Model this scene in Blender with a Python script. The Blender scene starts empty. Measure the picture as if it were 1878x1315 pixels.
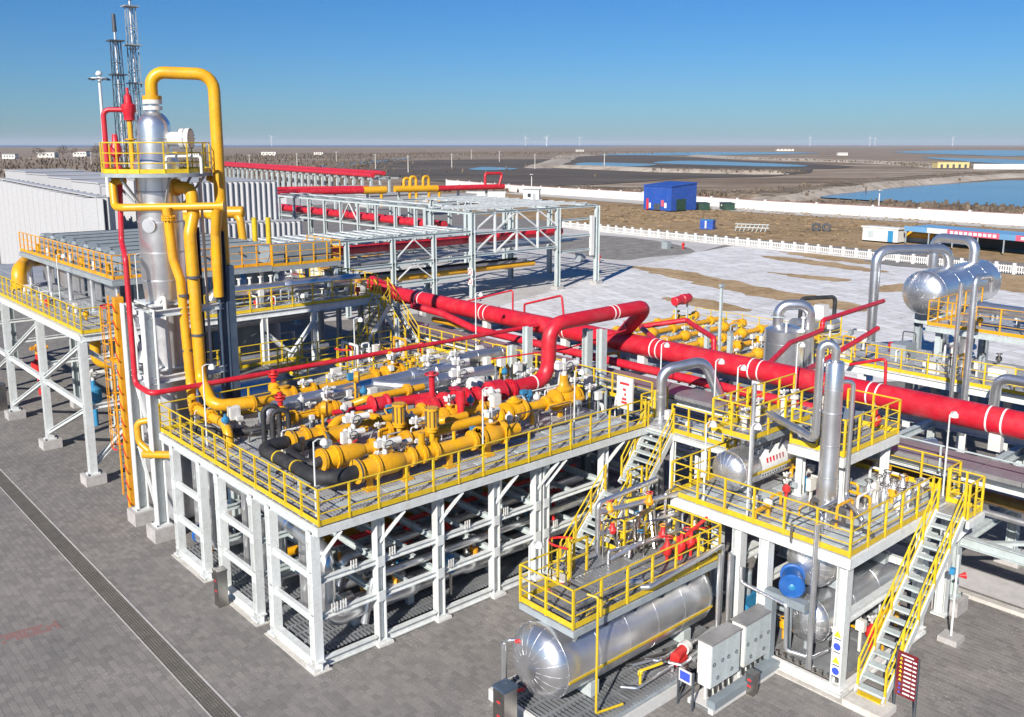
import bpy, bmesh, math, random
import numpy as np
from mathutils import Vector, Matrix
random.seed(7)
SC = bpy.context.scene
COL = SC.collection
R_ = math.radians

# ---------------------------------------------------------------- camera
CAM_POS = Vector((-12.264, -22.559, 15.4))
YAW, PITCH = R_(48.4), math.atan(309 / 1679)
fw = Vector((math.cos(YAW) * math.cos(PITCH), math.sin(YAW) * math.cos(PITCH), -math.sin(PITCH)))
rt = Vector((math.sin(YAW), -math.cos(YAW), 0))
up = rt.cross(fw)
cd = bpy.data.cameras.new('camera')
cam = bpy.data.objects.new('camera', cd)
COL.objects.link(cam)
cam.matrix_world = Matrix(((rt.x, up.x, -fw.x, CAM_POS.x), (rt.y, up.y, -fw.y, CAM_POS.y), (rt.z, up.z, -fw.z, CAM_POS.z), (0, 0, 0, 1)))
cd.sensor_fit = 'HORIZONTAL'; cd.sensor_width = 36
cd.lens = 1679 / 1878 * 36
cd.shift_y = -(657.5 - 574) / 1878
cd.clip_start = 0.5; cd.clip_end = 60000
SC.camera = cam

# ---------------------------------------------------------------- sky and sun
SUN_AZ, SUN_EL = R_(26 + 180), R_(29)          # azimuth of the sun, from +X counter-clockwise
w = bpy.data.worlds.new('World'); SC.world = w; w.use_nodes = True
nt = w.node_tree; nt.nodes.clear()
sky = nt.nodes.new('ShaderNodeTexSky'); sky.sky_type = 'NISHITA'; sky.sun_disc = False
sky.sun_elevation = SUN_EL; sky.sun_rotation = R_(90) - SUN_AZ
sky.altitude = 0; sky.air_density = 1.0; sky.dust_density = 0.35; sky.ozone_density = 2.6
bg = nt.nodes.new('ShaderNodeBackground'); bg.inputs[1].default_value = 0.05
out = nt.nodes.new('ShaderNodeOutputWorld')
hs = nt.nodes.new('ShaderNodeMixRGB'); hs.blend_type = 'MULTIPLY'; hs.inputs[0].default_value = 1.0; hs.inputs[2].default_value = (0.53, 0.85, 1.30, 1)
sat = nt.nodes.new('ShaderNodeHueSaturation'); sat.inputs['Saturation'].default_value = 1.1
nt.links.new(sky.outputs[0], hs.inputs[1]); nt.links.new(hs.outputs[0], sat.inputs['Color']); nt.links.new(sat.outputs[0], bg.inputs[0]); nt.links.new(bg.outputs[0], out.inputs[0])
sl = bpy.data.lights.new('sun', 'SUN'); sl.energy = 5.0; sl.angle = R_(0.53); sl.color = (1.0, 0.945, 0.87)
so = bpy.data.objects.new('sun', sl); COL.objects.link(so); so.location = (0, 0, 60)
sd = Vector((math.cos(SUN_AZ) * math.cos(SUN_EL), math.sin(SUN_AZ) * math.cos(SUN_EL), math.sin(SUN_EL)))
so.rotation_euler = sd.to_track_quat('Z', 'Y').to_euler()
SC.render.engine = 'CYCLES'
SC.view_settings.view_transform = 'Standard'; SC.view_settings.look = 'None'
SC.view_settings.exposure = 0.52; SC.view_settings.gamma = 1.0
SC.cycles.max_bounces = 5; SC.cycles.diffuse_bounces = 3; SC.cycles.glossy_bounces = 3; SC.cycles.volume_bounces = 0; SC.cycles.transparent_max_bounces = 8

# ---------------------------------------------------------------- materials
MATS = {}
def mat(name, col, rough=0.5, metal=0.0, var=0.12, scale=3.0, bump=0.0, bscale=40.0, dirt=None, spec=0.5, stretch=None):
    m = bpy.data.materials.new(name); m.use_nodes = True; MATS[name] = m
    t = m.node_tree; n = t.nodes; b = n['Principled BSDF']; L = t.links.new
    g = n.new('ShaderNodeNewGeometry')
    mp = n.new('ShaderNodeMapping'); L(g.outputs['Position'], mp.inputs[0])
    if stretch: mp.inputs['Scale'].default_value = stretch
    nz = n.new('ShaderNodeTexNoise'); nz.inputs['Scale'].default_value = scale; nz.inputs['Detail'].default_value = 5; nz.inputs['Roughness'].default_value = 0.65
    L(mp.outputs[0], nz.inputs['Vector'])
    cr = n.new('ShaderNodeValToRGB'); cr.color_ramp.elements[0].position = 0.3; cr.color_ramp.elements[1].position = 0.7
    c0 = [c * (1 - var) for c in col]; c1 = [min(1, c * (1 + var)) for c in col]
    if dirt: c0 = [c * (1 - dirt[3]) + d * dirt[3] for c, d in zip(col, dirt[:3])]
    cr.color_ramp.elements[0].color = (*c0, 1); cr.color_ramp.elements[1].color = (*c1, 1)
    L(nz.outputs['Fac'], cr.inputs[0])
    oi = n.new('ShaderNodeObjectInfo'); rg = n.new('ShaderNodeMapRange'); rg.inputs['To Min'].default_value = 0.90; rg.inputs['To Max'].default_value = 1.06; L(oi.outputs['Random'], rg.inputs['Value'])
    vm = n.new('ShaderNodeMixRGB'); vm.blend_type = 'MULTIPLY'; vm.inputs[0].default_value = 1.0; L(cr.outputs[0], vm.inputs[1]); L(rg.outputs[0], vm.inputs[2]); last = vm.outputs[0]
    if scale < 6 and metal < 0.5:                                   # grime specks and settled dust of outdoor paint
        gn = n.new('ShaderNodeTexNoise'); gn.inputs['Scale'].default_value = 7.0; gn.inputs['Detail'].default_value = 8; gn.inputs['Roughness'].default_value = 0.72; L(g.outputs['Position'], gn.inputs['Vector'])
        gm_ = n.new('ShaderNodeMixRGB'); gm_.blend_type = 'MULTIPLY'; gm_.inputs[0].default_value = 1.0; L(last, gm_.inputs[1]); L(ramp2(n, L, gn.outputs['Fac'], 0.34, 0.52, (0.85, 0.84, 0.82), (1, 1, 1)), gm_.inputs[2])
        dn = n.new('ShaderNodeTexNoise'); dn.inputs['Scale'].default_value = 1.7; dn.inputs['Detail'].default_value = 7; dn.inputs['Roughness'].default_value = 0.7; L(g.outputs['Position'], dn.inputs['Vector'])
        dm = n.new('ShaderNodeMixRGB'); L(ramp2(n, L, dn.outputs['Fac'], 0.46, 0.72, (0, 0, 0), (0.10, 0.10, 0.10)), dm.inputs[0]); L(gm_.outputs[0], dm.inputs[1]); dm.inputs[2].default_value = (0.40, 0.35, 0.29, 1); last = dm.outputs[0]
    L(last, b.inputs['Base Color'])
    b.inputs['Roughness'].default_value = rough; b.inputs['Metallic'].default_value = metal
    b.inputs['Specular IOR Level'].default_value = spec
    mr = n.new('ShaderNodeMapRange'); mr.inputs['To Min'].default_value = rough * 0.8; mr.inputs['To Max'].default_value = min(1, rough * 1.25)
    L(nz.outputs['Fac'], mr.inputs['Value']); L(mr.outputs[0], b.inputs['Roughness'])
    if bump:
        n2 = n.new('ShaderNodeTexNoise'); n2.inputs['Scale'].default_value = bscale; n2.inputs['Detail'].default_value = 3
        L(mp.outputs[0], n2.inputs['Vector'])
        bp = n.new('ShaderNodeBump'); bp.inputs['Strength'].default_value = bump; bp.inputs['Distance'].default_value = 0.02
        L(n2.outputs['Fac'], bp.inputs['Height']); L(bp.outputs[0], b.inputs['Normal'])
    return m
def ramp2(n, L, src, p0, p1, c0, c1):
    cr = n.new('ShaderNodeValToRGB'); e = cr.color_ramp.elements
    e[0].position = p0; e[1].position = p1; e[0].color = (*c0, 1); e[1].color = (*c1, 1)
    L(src, cr.inputs[0]); return cr.outputs[0]

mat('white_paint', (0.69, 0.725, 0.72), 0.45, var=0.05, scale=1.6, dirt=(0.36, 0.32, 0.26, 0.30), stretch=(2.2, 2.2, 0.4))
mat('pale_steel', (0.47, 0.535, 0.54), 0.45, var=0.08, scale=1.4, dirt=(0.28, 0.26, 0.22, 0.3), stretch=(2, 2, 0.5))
mat('grey_steel', (0.30, 0.34, 0.36), 0.5, var=0.15, scale=2)
mat('slate_roof', (0.235, 0.275, 0.30), 0.5, var=0.12, scale=0.8)
mat('dark_steel', (0.06, 0.07, 0.085), 0.5, var=0.2, scale=3)
mat('dark_blue', (0.045, 0.075, 0.12), 0.5, var=0.2, scale=1)
mat('yellow_paint', (0.70, 0.49, 0.010), 0.42, var=0.10, scale=2.5, dirt=(0.42, 0.24, 0.04, 0.35))
mat('yellow_pipe', (0.70, 0.36, 0.006), 0.36, var=0.08, scale=1.1, dirt=(0.5, 0.2, 0.02, 0.4))
mat('orange_paint', (0.80, 0.36, 0.01), 0.45, var=0.10, scale=2, dirt=(0.4, 0.12, 0.02, 0.4))
mat('red_pipe', (0.56, 0.009, 0.026), 0.40, var=0.12, scale=0.7, dirt=(0.34, 0.02, 0.03, 0.55))
mat('red_paint', (0.60, 0.02, 0.02), 0.42, var=0.12, scale=2)
mat('black_lagging', (0.018, 0.019, 0.022), 0.65, var=0.25, scale=4, bump=0.2, bscale=25)
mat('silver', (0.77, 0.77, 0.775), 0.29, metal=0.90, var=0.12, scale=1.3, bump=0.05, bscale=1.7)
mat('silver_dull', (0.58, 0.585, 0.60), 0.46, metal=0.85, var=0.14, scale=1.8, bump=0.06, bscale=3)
mat('stainless', (0.42, 0.40, 0.38), 0.32, metal=1.0, var=0.12, scale=5)
mat('concrete', (0.42, 0.40, 0.385), 0.85, var=0.14, scale=3, bump=0.15, bscale=60)
mat('pale_concrete', (0.56, 0.53, 0.48), 0.85, var=0.14, scale=2.5, bump=0.1)
mat('tray_cover', (0.30, 0.295, 0.30), 0.42, metal=0.35, var=0.12, scale=1.5)
mat('blue_paint', (0.012, 0.10, 0.36), 0.4, var=0.15, scale=2)
mat('light_blue', (0.03, 0.22, 0.42), 0.4, var=0.15, scale=3)
mat('cream_white', (0.68, 0.67, 0.64), 0.5, var=0.05, scale=2)
mat('cladding_white', (0.42, 0.425, 0.435), 0.5, var=0.06, scale=0.3, dirt=(0.55, 0.52, 0.5, 0.2))
mat('copper', (0.38, 0.15, 0.06), 0.4, metal=0.6)
mat('beige_box', (0.70, 0.68, 0.60), 0.5, var=0.08)
mat('rubber', (0.02, 0.02, 0.02), 0.7)
mat('crimson_board', (0.16, 0.012, 0.018), 0.35, var=0.08)
mat('print_white', (0.82, 0.82, 0.80), 0.5, var=0.02)
mat('print_yellow', (0.85, 0.6, 0.03), 0.5, var=0.02)
mat('print_blue', (0.04, 0.08, 0.5), 0.5, var=0.02)
mat('print_red', (0.65, 0.03, 0.04), 0.5, var=0.02)
mat('print_black', (0.03, 0.03, 0.03), 0.5, var=0.02)
mat('glass_dark', (0.03, 0.04, 0.06), 0.08, var=0.05)

def grating_mat(name, bar, pitch, pitch2, open_=0.5):
    m = bpy.data.materials.new(name); m.use_nodes = True; MATS[name] = m
    t = m.node_tree; n = t.nodes; b = n['Principled BSDF']; L = t.links.new
    b.inputs['Roughness'].default_value = 0.5; b.inputs['Metallic'].default_value = 0.3
    g = n.new('ShaderNodeNewGeometry'); s = n.new('ShaderNodeSeparateXYZ'); L(g.outputs['Position'], s.inputs[0])
    def stripe(o, p, k):
        a = n.new('ShaderNodeMath'); a.operation = 'MULTIPLY'; a.inputs[1].default_value = 1 / p; L(o, a.inputs[0])
        f = n.new('ShaderNodeMath'); f.operation = 'FRACT'; L(a.outputs[0], f.inputs[0])
        c = n.new('ShaderNodeMath'); c.operation = 'GREATER_THAN'; c.inputs[1].default_value = k; L(f.outputs[0], c.inputs[0]); return c.outputs[0]
    mx = n.new('ShaderNodeMath'); mx.operation = 'MAXIMUM'
    L(stripe(s.outputs[0], pitch, open_), mx.inputs[0]); L(stripe(s.outputs[1], pitch2, 0.8), mx.inputs[1])
    nz = n.new('ShaderNodeTexNoise'); nz.inputs['Scale'].default_value = 1.3; nz.inputs['Detail'].default_value = 4; L(g.outputs['Position'], nz.inputs['Vector'])
    L(ramp2(n, L, nz.outputs['Fac'], 0.3, 0.7, [c * 0.75 for c in bar], [c * 1.2 for c in bar]), b.inputs['Base Color'])
    tr = n.new('ShaderNodeBsdfTransparent'); ms = n.new('ShaderNodeMixShader'); L(mx.outputs[0], ms.inputs[0]); L(tr.outputs[0], ms.inputs[1]); L(b.outputs[0], ms.inputs[2])
    L(ms.outputs[0], n['Material Output'].inputs['Surface'])
    return m
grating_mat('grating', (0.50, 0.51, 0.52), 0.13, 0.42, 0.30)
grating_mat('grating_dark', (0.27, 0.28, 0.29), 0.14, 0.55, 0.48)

# ---------------------------------------------------------------- mesh helpers
V = Vector
def fillet(pts, rad):
    pts = [V(p) for p in pts]; o = [pts[0]]
    for i in range(1, len(pts) - 1):
        a, b, c = pts[i - 1], pts[i], pts[i + 1]
        d1 = (a - b); d2 = (c - b); l1, l2 = d1.length, d2.length
        d1 /= l1; d2 /= l2
        ang = d1.angle(d2)
        if ang > 3.1: o.append(b); continue
        t = min(rad / math.tan(ang / 2), l1 * 0.49, l2 * 0.49); r = t * math.tan(ang / 2)
        cen = b + (d1 + d2).normalized() * (r / math.sin(ang / 2))
        p1, p2 = b + d1 * t, b + d2 * t
        u = (p1 - cen); v = (p2 - cen); tot = u.angle(v); k = max(2, int(tot / 0.26))
        ax = u.cross(v).normalized()
        for j in range(k + 1):
            o.append(cen + Matrix.Rotation(tot * j / k, 3, ax) @ u)
    o.append(pts[-1]); return o

class MB:
    def __init__(s): s.v = []; s.f = []
    def add(s, vs, fs):
        k = len(s.v); s.v += [tuple(v) for v in vs]; s.f += [tuple(i + k for i in f) for f in fs]; return s
    def box(s, c, d, rz=0.0):
        cx, cy, cz = c; hx, hy, hz = d[0] / 2, d[1] / 2, d[2] / 2; ca, sa = math.cos(rz), math.sin(rz)
        vs = [(cx + x * ca - y * sa, cy + x * sa + y * ca, cz + z) for z in (-hz, hz) for x, y in ((-hx, -hy), (hx, -hy), (hx, hy), (-hx, hy))]
        return s.add(vs, [(3, 2, 1, 0), (4, 5, 6, 7), (0, 1, 5, 4), (1, 2, 6, 5), (2, 3, 7, 6), (3, 0, 4, 7)])
    def b2(s, a, b):
        return s.box([(p + q) / 2 for p, q in zip(a, b)], [abs(q - p) for p, q in zip(a, b)])
    def sweep(s, p, q, sec, upv=(0, 0, 1)):
        p, q = V(p), V(q); d = (q - p).normalized(); u = V(upv)
        if abs(d.dot(u)) > 0.95: u = V((1, 0, 0))
        x = d.cross(u).normalized(); y = x.cross(d); n = len(sec)
        vs = [p + x * a + y * b for a, b in sec] + [q + x * a + y * b for a, b in sec]
        fs = [(i, (i + 1) % n, (i + 1) % n + n, i + n) for i in range(n)] + [tuple(range(n))[::-1], tuple(range(n, 2 * n))]
        return s.add(vs, fs)
    def bar(s, p, q, w_, h=None, upv=(0, 0, 1)):
        h = h or w_; a, b = w_ / 2, h / 2
        return s.sweep(p, q, [(-a, -b), (a, -b), (a, b), (-a, b)], upv)
    def hb(s, p, q, w_, h, t=0.03, upv=(0, 0, 1)):     # H section, flanges across the 'up' direction
        a, b = w_ / 2, h / 2; k = t / 2
        return s.sweep(p, q, [(-a, -b), (a, -b), (a, -b + t), (k, -b + t), (k, b - t), (a, b - t), (a, b), (-a, b), (-a, b - t), (-k, b - t), (-k, -b + t), (-a, -b + t)], upv)
    def tube(s, pts, r, seg=14, bend=None, cap=True):
        P = fillet(pts, bend if bend else r * 2.6) if len(pts) > 2 else [V(p) for p in pts]
        n = len(P); rs = r if isinstance(r, (list, tuple)) else [r] * n
        t0 = (P[1] - P[0]).normalized(); u = V((0, 0, 1)) if abs(t0.z) < 0.9 else V((1, 0, 0))
        x = t0.cross(u).normalized(); y = x.cross(t0); vs = []; tp = t0
        for i in range(n):
            t = ((P[min(i + 1, n - 1)] - P[i]).normalized() + (P[i] - P[max(i - 1, 0)]).normalized())
            t = t.normalized() if t.length > 1e-6 else tp
            q = tp.rotation_difference(t); x = q @ x; y = q @ y; tp = t
            vs += [P[i] + (x * math.cos(6.28319 * k / seg) + y * math.sin(6.28319 * k / seg)) * rs[i] for k in range(seg)]
        fs = [(i * seg + k, i * seg + (k + 1) % seg, (i + 1) * seg + (k + 1) % seg, (i + 1) * seg + k) for i in range(n - 1) for k in range(seg)]
        if cap: fs += [tuple(range(seg))[::-1], tuple(range((n - 1) * seg, n * seg))]
        return s.add(vs, fs)
    def cyl(s, p, q, r, r2=None, seg=16):
        return s.lathe(p, V(q) - V(p), [(0, r), ((V(q) - V(p)).length, r if r2 is None else r2)], seg)
    def lathe(s, p, axis, prof, seg=20, cap=True):
        p = V(p); d = V(axis).normalized(); u = V((0, 0, 1)) if abs(d.z) < 0.9 else V((1, 0, 0))
        x = d.cross(u).normalized(); y = x.cross(d); n = len(prof); vs = []
        for t, r in prof: vs += [p + d * t + (x * math.cos(6.28319 * k / seg) + y * math.sin(6.28319 * k / seg)) * r for k in range(seg)]
        fs = [(i * seg + k, i * seg + (k + 1) % seg, (i + 1) * seg + (k + 1) % seg, (i + 1) * seg + k) for i in range(n - 1) for k in range(seg)]
        if cap: fs += [tuple(range(seg))[::-1], tuple(range((n - 1) * seg, n * seg))]
        return s.add(vs, fs)
    def torus(s, c, axis, R, r, seg=20, sg=6):
        d = V(axis).normalized(); u = V((0, 0, 1)) if abs(d.z) < 0.9 else V((1, 0, 0)); x = d.cross(u).normalized(); y = x.cross(d); c = V(c)
        vs = []
        for i in range(seg):
            e = x * math.cos(6.28319 * i / seg) + y * math.sin(6.28319 * i / seg)
            vs += [c + e * (R + r * math.cos(6.28319 * k / sg)) + d * r * math.sin(6.28319 * k / sg) for k in range(sg)]
        fs = [(i * sg + k, i * sg + (k + 1) % sg, ((i + 1) % seg) * sg + (k + 1) % sg, ((i + 1) % seg) * sg + k) for i in range(seg) for k in range(sg)]
        return s.add(vs, fs)
    def mesh(s, name, material, sharp=38):
        me = bpy.data.meshes.new(name); me.from_pydata(s.v, [], s.f); me.materials.append(MATS[material])
        bm = bmesh.new(); bm.from_mesh(me); bmesh.ops.recalc_face_normals(bm, faces=bm.faces); bm.to_mesh(me); bm.free()
        me.polygons.foreach_set('use_smooth', [True] * len(me.polygons)); me.set_sharp_from_angle(angle=R_(sharp))
        return me
    def build(s, name, material, parent=None, sharp=38):
        return put(name, s.mesh(name, material, sharp), parent)

WO = {}                                                       # world origin of every object made here
def put(name, me, parent=None, loc=(0, 0, 0), rz=0.0):
    o = bpy.data.objects.new(name, me); COL.objects.link(o); loc = V(loc); WO[o] = loc
    if parent is not None:
        o.parent = parent; o.location = loc - WO[parent]
    else: o.location = loc
    if rz: o.rotation_euler.z = rz
    return o
LABELS = {}
def tag(o, label, cat, group=None, kind=None):
    o['label'] = label; o['category'] = cat
    if group: o['group'] = group
    if kind: o['kind'] = kind
    if label in LABELS and not (group and LABELS[label] == group): print('DUPLICATE LABEL', label)
    LABELS[label] = group; return o
def thing(name, label, cat, loc=(0, 0, 0), group=None):
    return tag(put(name, None, None, loc), label, cat, group)
def structure(o, label=None, cat=None):
    o['kind'] = 'structure'
    if label: o['label'] = label; o['category'] = cat
    return o
CACHE = {}
def shared(key, fn):
    if key not in CACHE: CACHE[key] = fn()
    return CACHE[key]

# ---------------------------------------------------------------- repeated pieces of plant
def railing(parent, pts, h=1.1, sp=1.05, m='yellow_paint', kick=True, rails=(1.0, 0.66, 0.34), close=False, pw=0.06):
    """a railing part: rails and toe board in one mesh, each post a sub-part"""
    b = MB(); pts = [V(p) for p in pts]
    if close: pts.append(pts[0])
    pos = []
    for a, c in zip(pts, pts[1:]):
        d = c - a; n = max(1, round(d.length / sp)); up_ = V((0, 0, 1))
        for k in rails: b.tube([a + up_ * h * k, c + up_ * h * k], 0.027 if k == 1.0 else 0.02, 6, cap=False)
        if kick: b.bar(a + up_ * 0.09, c + up_ * 0.09, 0.015, 0.16)
        pos += [a + d * i / n for i in range(n)]
    if not close: pos.append(pts[-1])
    o = b.build('railing', m, parent)
    me = shared(('post', h, m, pw), lambda: MB().box((0, 0, h / 2), (pw, pw, h)).mesh('post', m))
    for p in pos: put('post', me, o, p)
    return o

def deck(parent, x0, x1, y0, y1, z, px=2.0, py=1.2, m='grating', name='grating_panel', t=0.04):
    nx, ny = max(1, round((x1 - x0) / px)), max(1, round((y1 - y0) / py)); dx, dy = (x1 - x0) / nx, (y1 - y0) / ny
    key = (name, round(dx, 3), round(dy, 3), m, t)
    me = shared(key, lambda: MB().box((0, 0, 0), (dx - 0.03, dy - 0.03, t)).mesh(name, m))
    for i in range(nx):
        for j in range(ny):
            put(name, me, parent, (x0 + dx * (i + 0.5), y0 + dy * (j + 0.5), z - t / 2 + random.uniform(-0.004, 0.004)))

def beams(parent, segs, w_=0.2, h=0.3, m='white_paint', name='beam', t=0.025):
    for p, q in segs: MB().hb(p, q, w_, h, t).build(name, m, parent)

def column(parent, x, y, z0, z1, w_=0.28, m='white_paint', foot=True, rot=0, name='column'):
    def mk():
        b = MB().hb((0, 0, 0), (0, 0, z1 - z0), w_, w_, 0.03, (0, 1, 0) if rot else (1, 0, 0))
        if foot: b.box((0, 0, 0.03), (w_ * 1.5, w_ * 1.5, 0.06))
        return b.mesh(name, m)
    key = ('col', round(z1 - z0, 3), w_, m, foot, rot)
    return put(name, shared(key, mk), parent, (x, y, z0))

def footing(parent, x, y, s=0.75, h=0.45):
    def mk():
        b = MB().box((0, 0, h / 2), (s, s, h))
        return b.mesh('footing', 'concrete')
    f = put('footing', shared(('foot', s, h), mk), parent, (x, y, 0))
    bm_ = shared(('bolt', s), lambda: MB().cyl((0, 0, 0), (0, 0, 0.12), 0.03, seg=6).mesh('anchor_bolt', 'dark_steel'))
    for i, j in ((-1, -1), (1, -1), (-1, 1), (1, 1)): put('anchor_bolt', bm_, f, (x + i * s * 0.3, y + j * s * 0.3, h))
    return f

def flange_mesh(r, m, bolts=12):
    def mk():
        b = MB().cyl((-0.075, 0, 0), (-0.012, 0, 0), r, seg=20); b.cyl((0.012, 0, 0), (0.075, 0, 0), r, seg=20)
        for k in range(bolts):
            a = 6.28319 * k / bolts; b.cyl((-0.12, math.cos(a) * r * 0.88, math.sin(a) * r * 0.88), (0.12, math.cos(a) * r * 0.88, math.sin(a) * r * 0.88), 0.024, seg=5)
        return b.mesh('flange', m)
    return shared(('flange', r, m, bolts), mk)
def flange(parent, p, r, m, axis='x'):
    o = put('flange', flange_mesh(r, m), parent, p)
    if axis == 'y': o.rotation_euler.z = R_(90)
    elif axis == 'z': o.rotation_euler.y = R_(90)
    elif isinstance(axis, (int, float)): o.rotation_euler.z = axis
    return o

def actuator(parent, p, s=1.0, m='cream_white', rz=0.0):
    """pale powered valve head: gearbox, motor barrel, wiring box, wheel"""
    s = s * 0.78
    def mk():
        b = MB().cyl((0, 0, 0), (0, 0, 0.28 * s), 0.1 * s, seg=10); b.box((0, 0, 0.36 * s), (0.3 * s, 0.26 * s, 0.24 * s))
        b.cyl((0.1 * s, 0, 0.36 * s), (0.62 * s, 0, 0.36 * s), 0.13 * s, seg=12); b.box((-0.25 * s, 0, 0.38 * s), (0.24 * s, 0.22 * s, 0.2 * s))
        b.cyl((0, 0.1 * s, 0.4 * s), (0, 0.36 * s, 0.4 * s), 0.09 * s, seg=10); b.cyl((0, 0, 0.48 * s), (0, 0, 0.62 * s), 0.07 * s, seg=8)
        return b.mesh('actuator', m)
    a = put('actuator', shared(('act', s, m), mk), parent, p, rz)
    wh = shared(('wheel', s), lambda: MB().torus((0, -0.28 * s, 0.36 * s), (0, 1, 0), 0.17 * s, 0.02 * s, 14, 5).bar((-0.16 * s, -0.28 * s, 0.36 * s), (0.16 * s, -0.28 * s, 0.36 * s), 0.03 * s).mesh('handwheel', 'dark_steel'))
    h_ = put('handwheel', wh, a, p)
    return a

def valve(parent, p, r, m='yellow_pipe', axis='x', act=None, actm='cream_white', ln=None):
    """a flanged valve on a pipe of radius r: swollen body between two flanges, stem, powered head"""
    ln = ln or r * 2.6; p = V(p); d = V((1, 0, 0)) if axis == 'x' else V((0, 1, 0))
    b = MB().lathe(p - d * ln, d, [(0, r * 1.05), (ln * 0.35, r * 1.32), (ln * 0.7, r * 1.5), (ln * 1.3, r * 1.5), (ln * 1.65, r * 1.32), (ln * 2, r * 1.05)], 20)
    b.cyl(p + V((0, 0, r * 1.2)), p + V((0, 0, r * 1.95)), r * 0.55, seg=12); b.cyl(p + V((0, 0, r * 1.9)), p + V((0, 0, r * 2.05)), r * 0.8, seg=14)
    o = b.build('valve_body', m, parent)
    for s in (-1, 1): flange(o, p + d * (ln * s), r * 1.75, m, axis)
    if act: actuator(o, p + V((0, 0, r * 2.05)), act, actm, 0.4 if axis == 'x' else 2.0)
    return o

def pipe(name, label, cat, pts, r, m, seg=14, bend=None, group=None, bands=0, supports=None, band_m=None):
    """a pipe run that is a thing of its own"""
    if not bands and not supports:
        o = MB().tube(pts, r, seg, bend).build(name, m); return tag(o, label, cat, group)
    t = thing(name, label, cat, pts[0], group)
    MB().tube(pts, r, seg, bend).build('pipe', m, t)
    return t
def ring(parent, p, axis, r, w_=0.06, m='white_paint', name='band', dr=0.015):
    d = V(axis).normalized() * (w_ / 2); p = V(p)
    return MB().cyl(p - d, p + d, r + dr, seg=22).build(name, m, parent)

def dome(r, k=0.5, n=6, flip=False):
    """profile of a dished vessel head, from rim to pole"""
    return [(r * k * math.sin(1.5708 * i / n), r * math.cos(1.5708 * i / n) if i < n else 0.004) for i in range(n + 1)]
def drum(parent, p, q, r, m='silver', k=0.5, seams=1.6, seg=32):
    """horizontal vessel: shell, two dished heads, cladding seams"""
    p, q = V(p), V(q); d = (q - p).normalized(); L_ = (q - p).length
    sh = MB().lathe(p, d, [(0, r), (L_, r)], seg, cap=False).build('shell', m, parent)
    for c, e in ((p, -d), (q, d)): MB().lathe(c, e, dome(r, k), seg, cap=False).build('head', m, parent, 60)
    for c, e in ((p, -d), (q, d)):
        u_ = V((0, 0, 1)) if abs(d.z) < 0.9 else V((1, 0, 0)); gx = d.cross(u_).normalized(); gy = gx.cross(d); g = MB()
        for i in range(18):
            w_ = gx * math.cos(i * 0.349) + gy * math.sin(i * 0.349)
            g.tube([c + e * (r * k * math.sin(s_) + 0.004) + w_ * (r * math.cos(s_) + 0.004) for s_ in (0.08, 0.45, 0.85, 1.25)], 0.007, 4, 0.02, cap=False)
        g.build('gore_seams', 'silver_dull', parent)['kind'] = 'stuff'
    for a_ in (25, 100, 200, 290):
        w_ = V((0, 0, 1)) * math.cos(R_(a_)) + d.cross(V((0, 0, 1))).normalized() * math.sin(R_(a_))
        MB().bar(p + w_ * r, q + w_ * r, 0.04, 0.014, w_).build('lap_seam', m, sh)
    n = int(L_ / seams)
    for i in range(n + 1): ring(sh, p + d * (L_ * i / max(1, n)), d, r, 0.05, m, 'seam', 0.012)
    return sh

def stair(parent, p, q, wdt, side, m='white_paint', rail_m='yellow_paint', rise=0.21, rails=True, tread_m='grating_dark'):
    """p bottom, q top (centre line), side = unit vector across"""
    p, q, s = V(p), V(q), V(side); d = q - p; n = max(2, int(d.z / rise)); hd = V((d.x, d.y, 0)).normalized()
    for k in (-1, 1):
        MB().bar(p + s * k * wdt / 2, q + s * k * wdt / 2, 0.05, 0.24).build('stringer', m, parent)
    ang = math.atan2(hd.y, hd.x)
    me = shared(('tread', wdt, tread_m), lambda: MB().box((0, 0, 0), (0.26, wdt - 0.08, 0.035)).box((-0.13, 0, 0), (0.03, wdt - 0.07, 0.06)).mesh('tread', tread_m))
    for i in range(n): put('tread', me, parent, p + d * ((i + 0.7) / n), ang)
    if rails:
        for k in (-1, 1):
            e = s * k * wdt / 2; railing(parent, [p + e + hd * 0.1, q + e], 1.05, 1.15, rail_m, kick=False)

def ladder(parent, p, h, face, m='yellow_paint', cage_from=2.2, wd=0.5, cage=True, hoop_red=False):
    """caged ladder at p going up h; face = direction of the climber's back"""
    p, f = V(p), V(face).normalized(); s = V((-f.y, f.x, 0))
    b = MB()
    for k in (-1, 1): b.bar(p + s * k * wd / 2, p + s * k * wd / 2 + V((0, 0, h)), 0.06, 0.06)
    b.build('stile', m, parent)
    b = MB(); n = int(h / 0.3)
    for i in range(n): b.tube([p - s * wd / 2 + V((0, 0, 0.3 * (i + 0.5))), p + s * wd / 2 + V((0, 0, 0.3 * (i + 0.5)))], 0.018, 5, cap=False)
    b.build('rungs', m, parent)
    if cage:
        def arc(z): return [p + s * (0.38 * math.cos(a)) + f * (0.72 * math.sin(a)) + V((0, 0, z)) for a in [math.pi * i / 8 for i in range(9)]]
        z = cage_from; first = True; hoops = MB(); red = MB()
        zs = []
        while z <= h + 0.01: zs.append(z); z += 0.75
        for i, z in enumerate(zs):
            a = arc(z); tgt = red if (hoop_red and i in (0, len(zs) - 1)) else hoops
            for u, v_ in zip(a, a[1:]): tgt.bar(u, v_, 0.012, 0.07 if tgt is red else 0.05)
        a0, a1 = arc(zs[0]), arc(zs[-1])
        for i in (1, 3, 5, 7): hoops.bar(a0[i], a1[i], 0.03, 0.03)
        hoops.build('cage', m, parent)
        if red.v: red.build('hoop', 'red_paint', parent)
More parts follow.
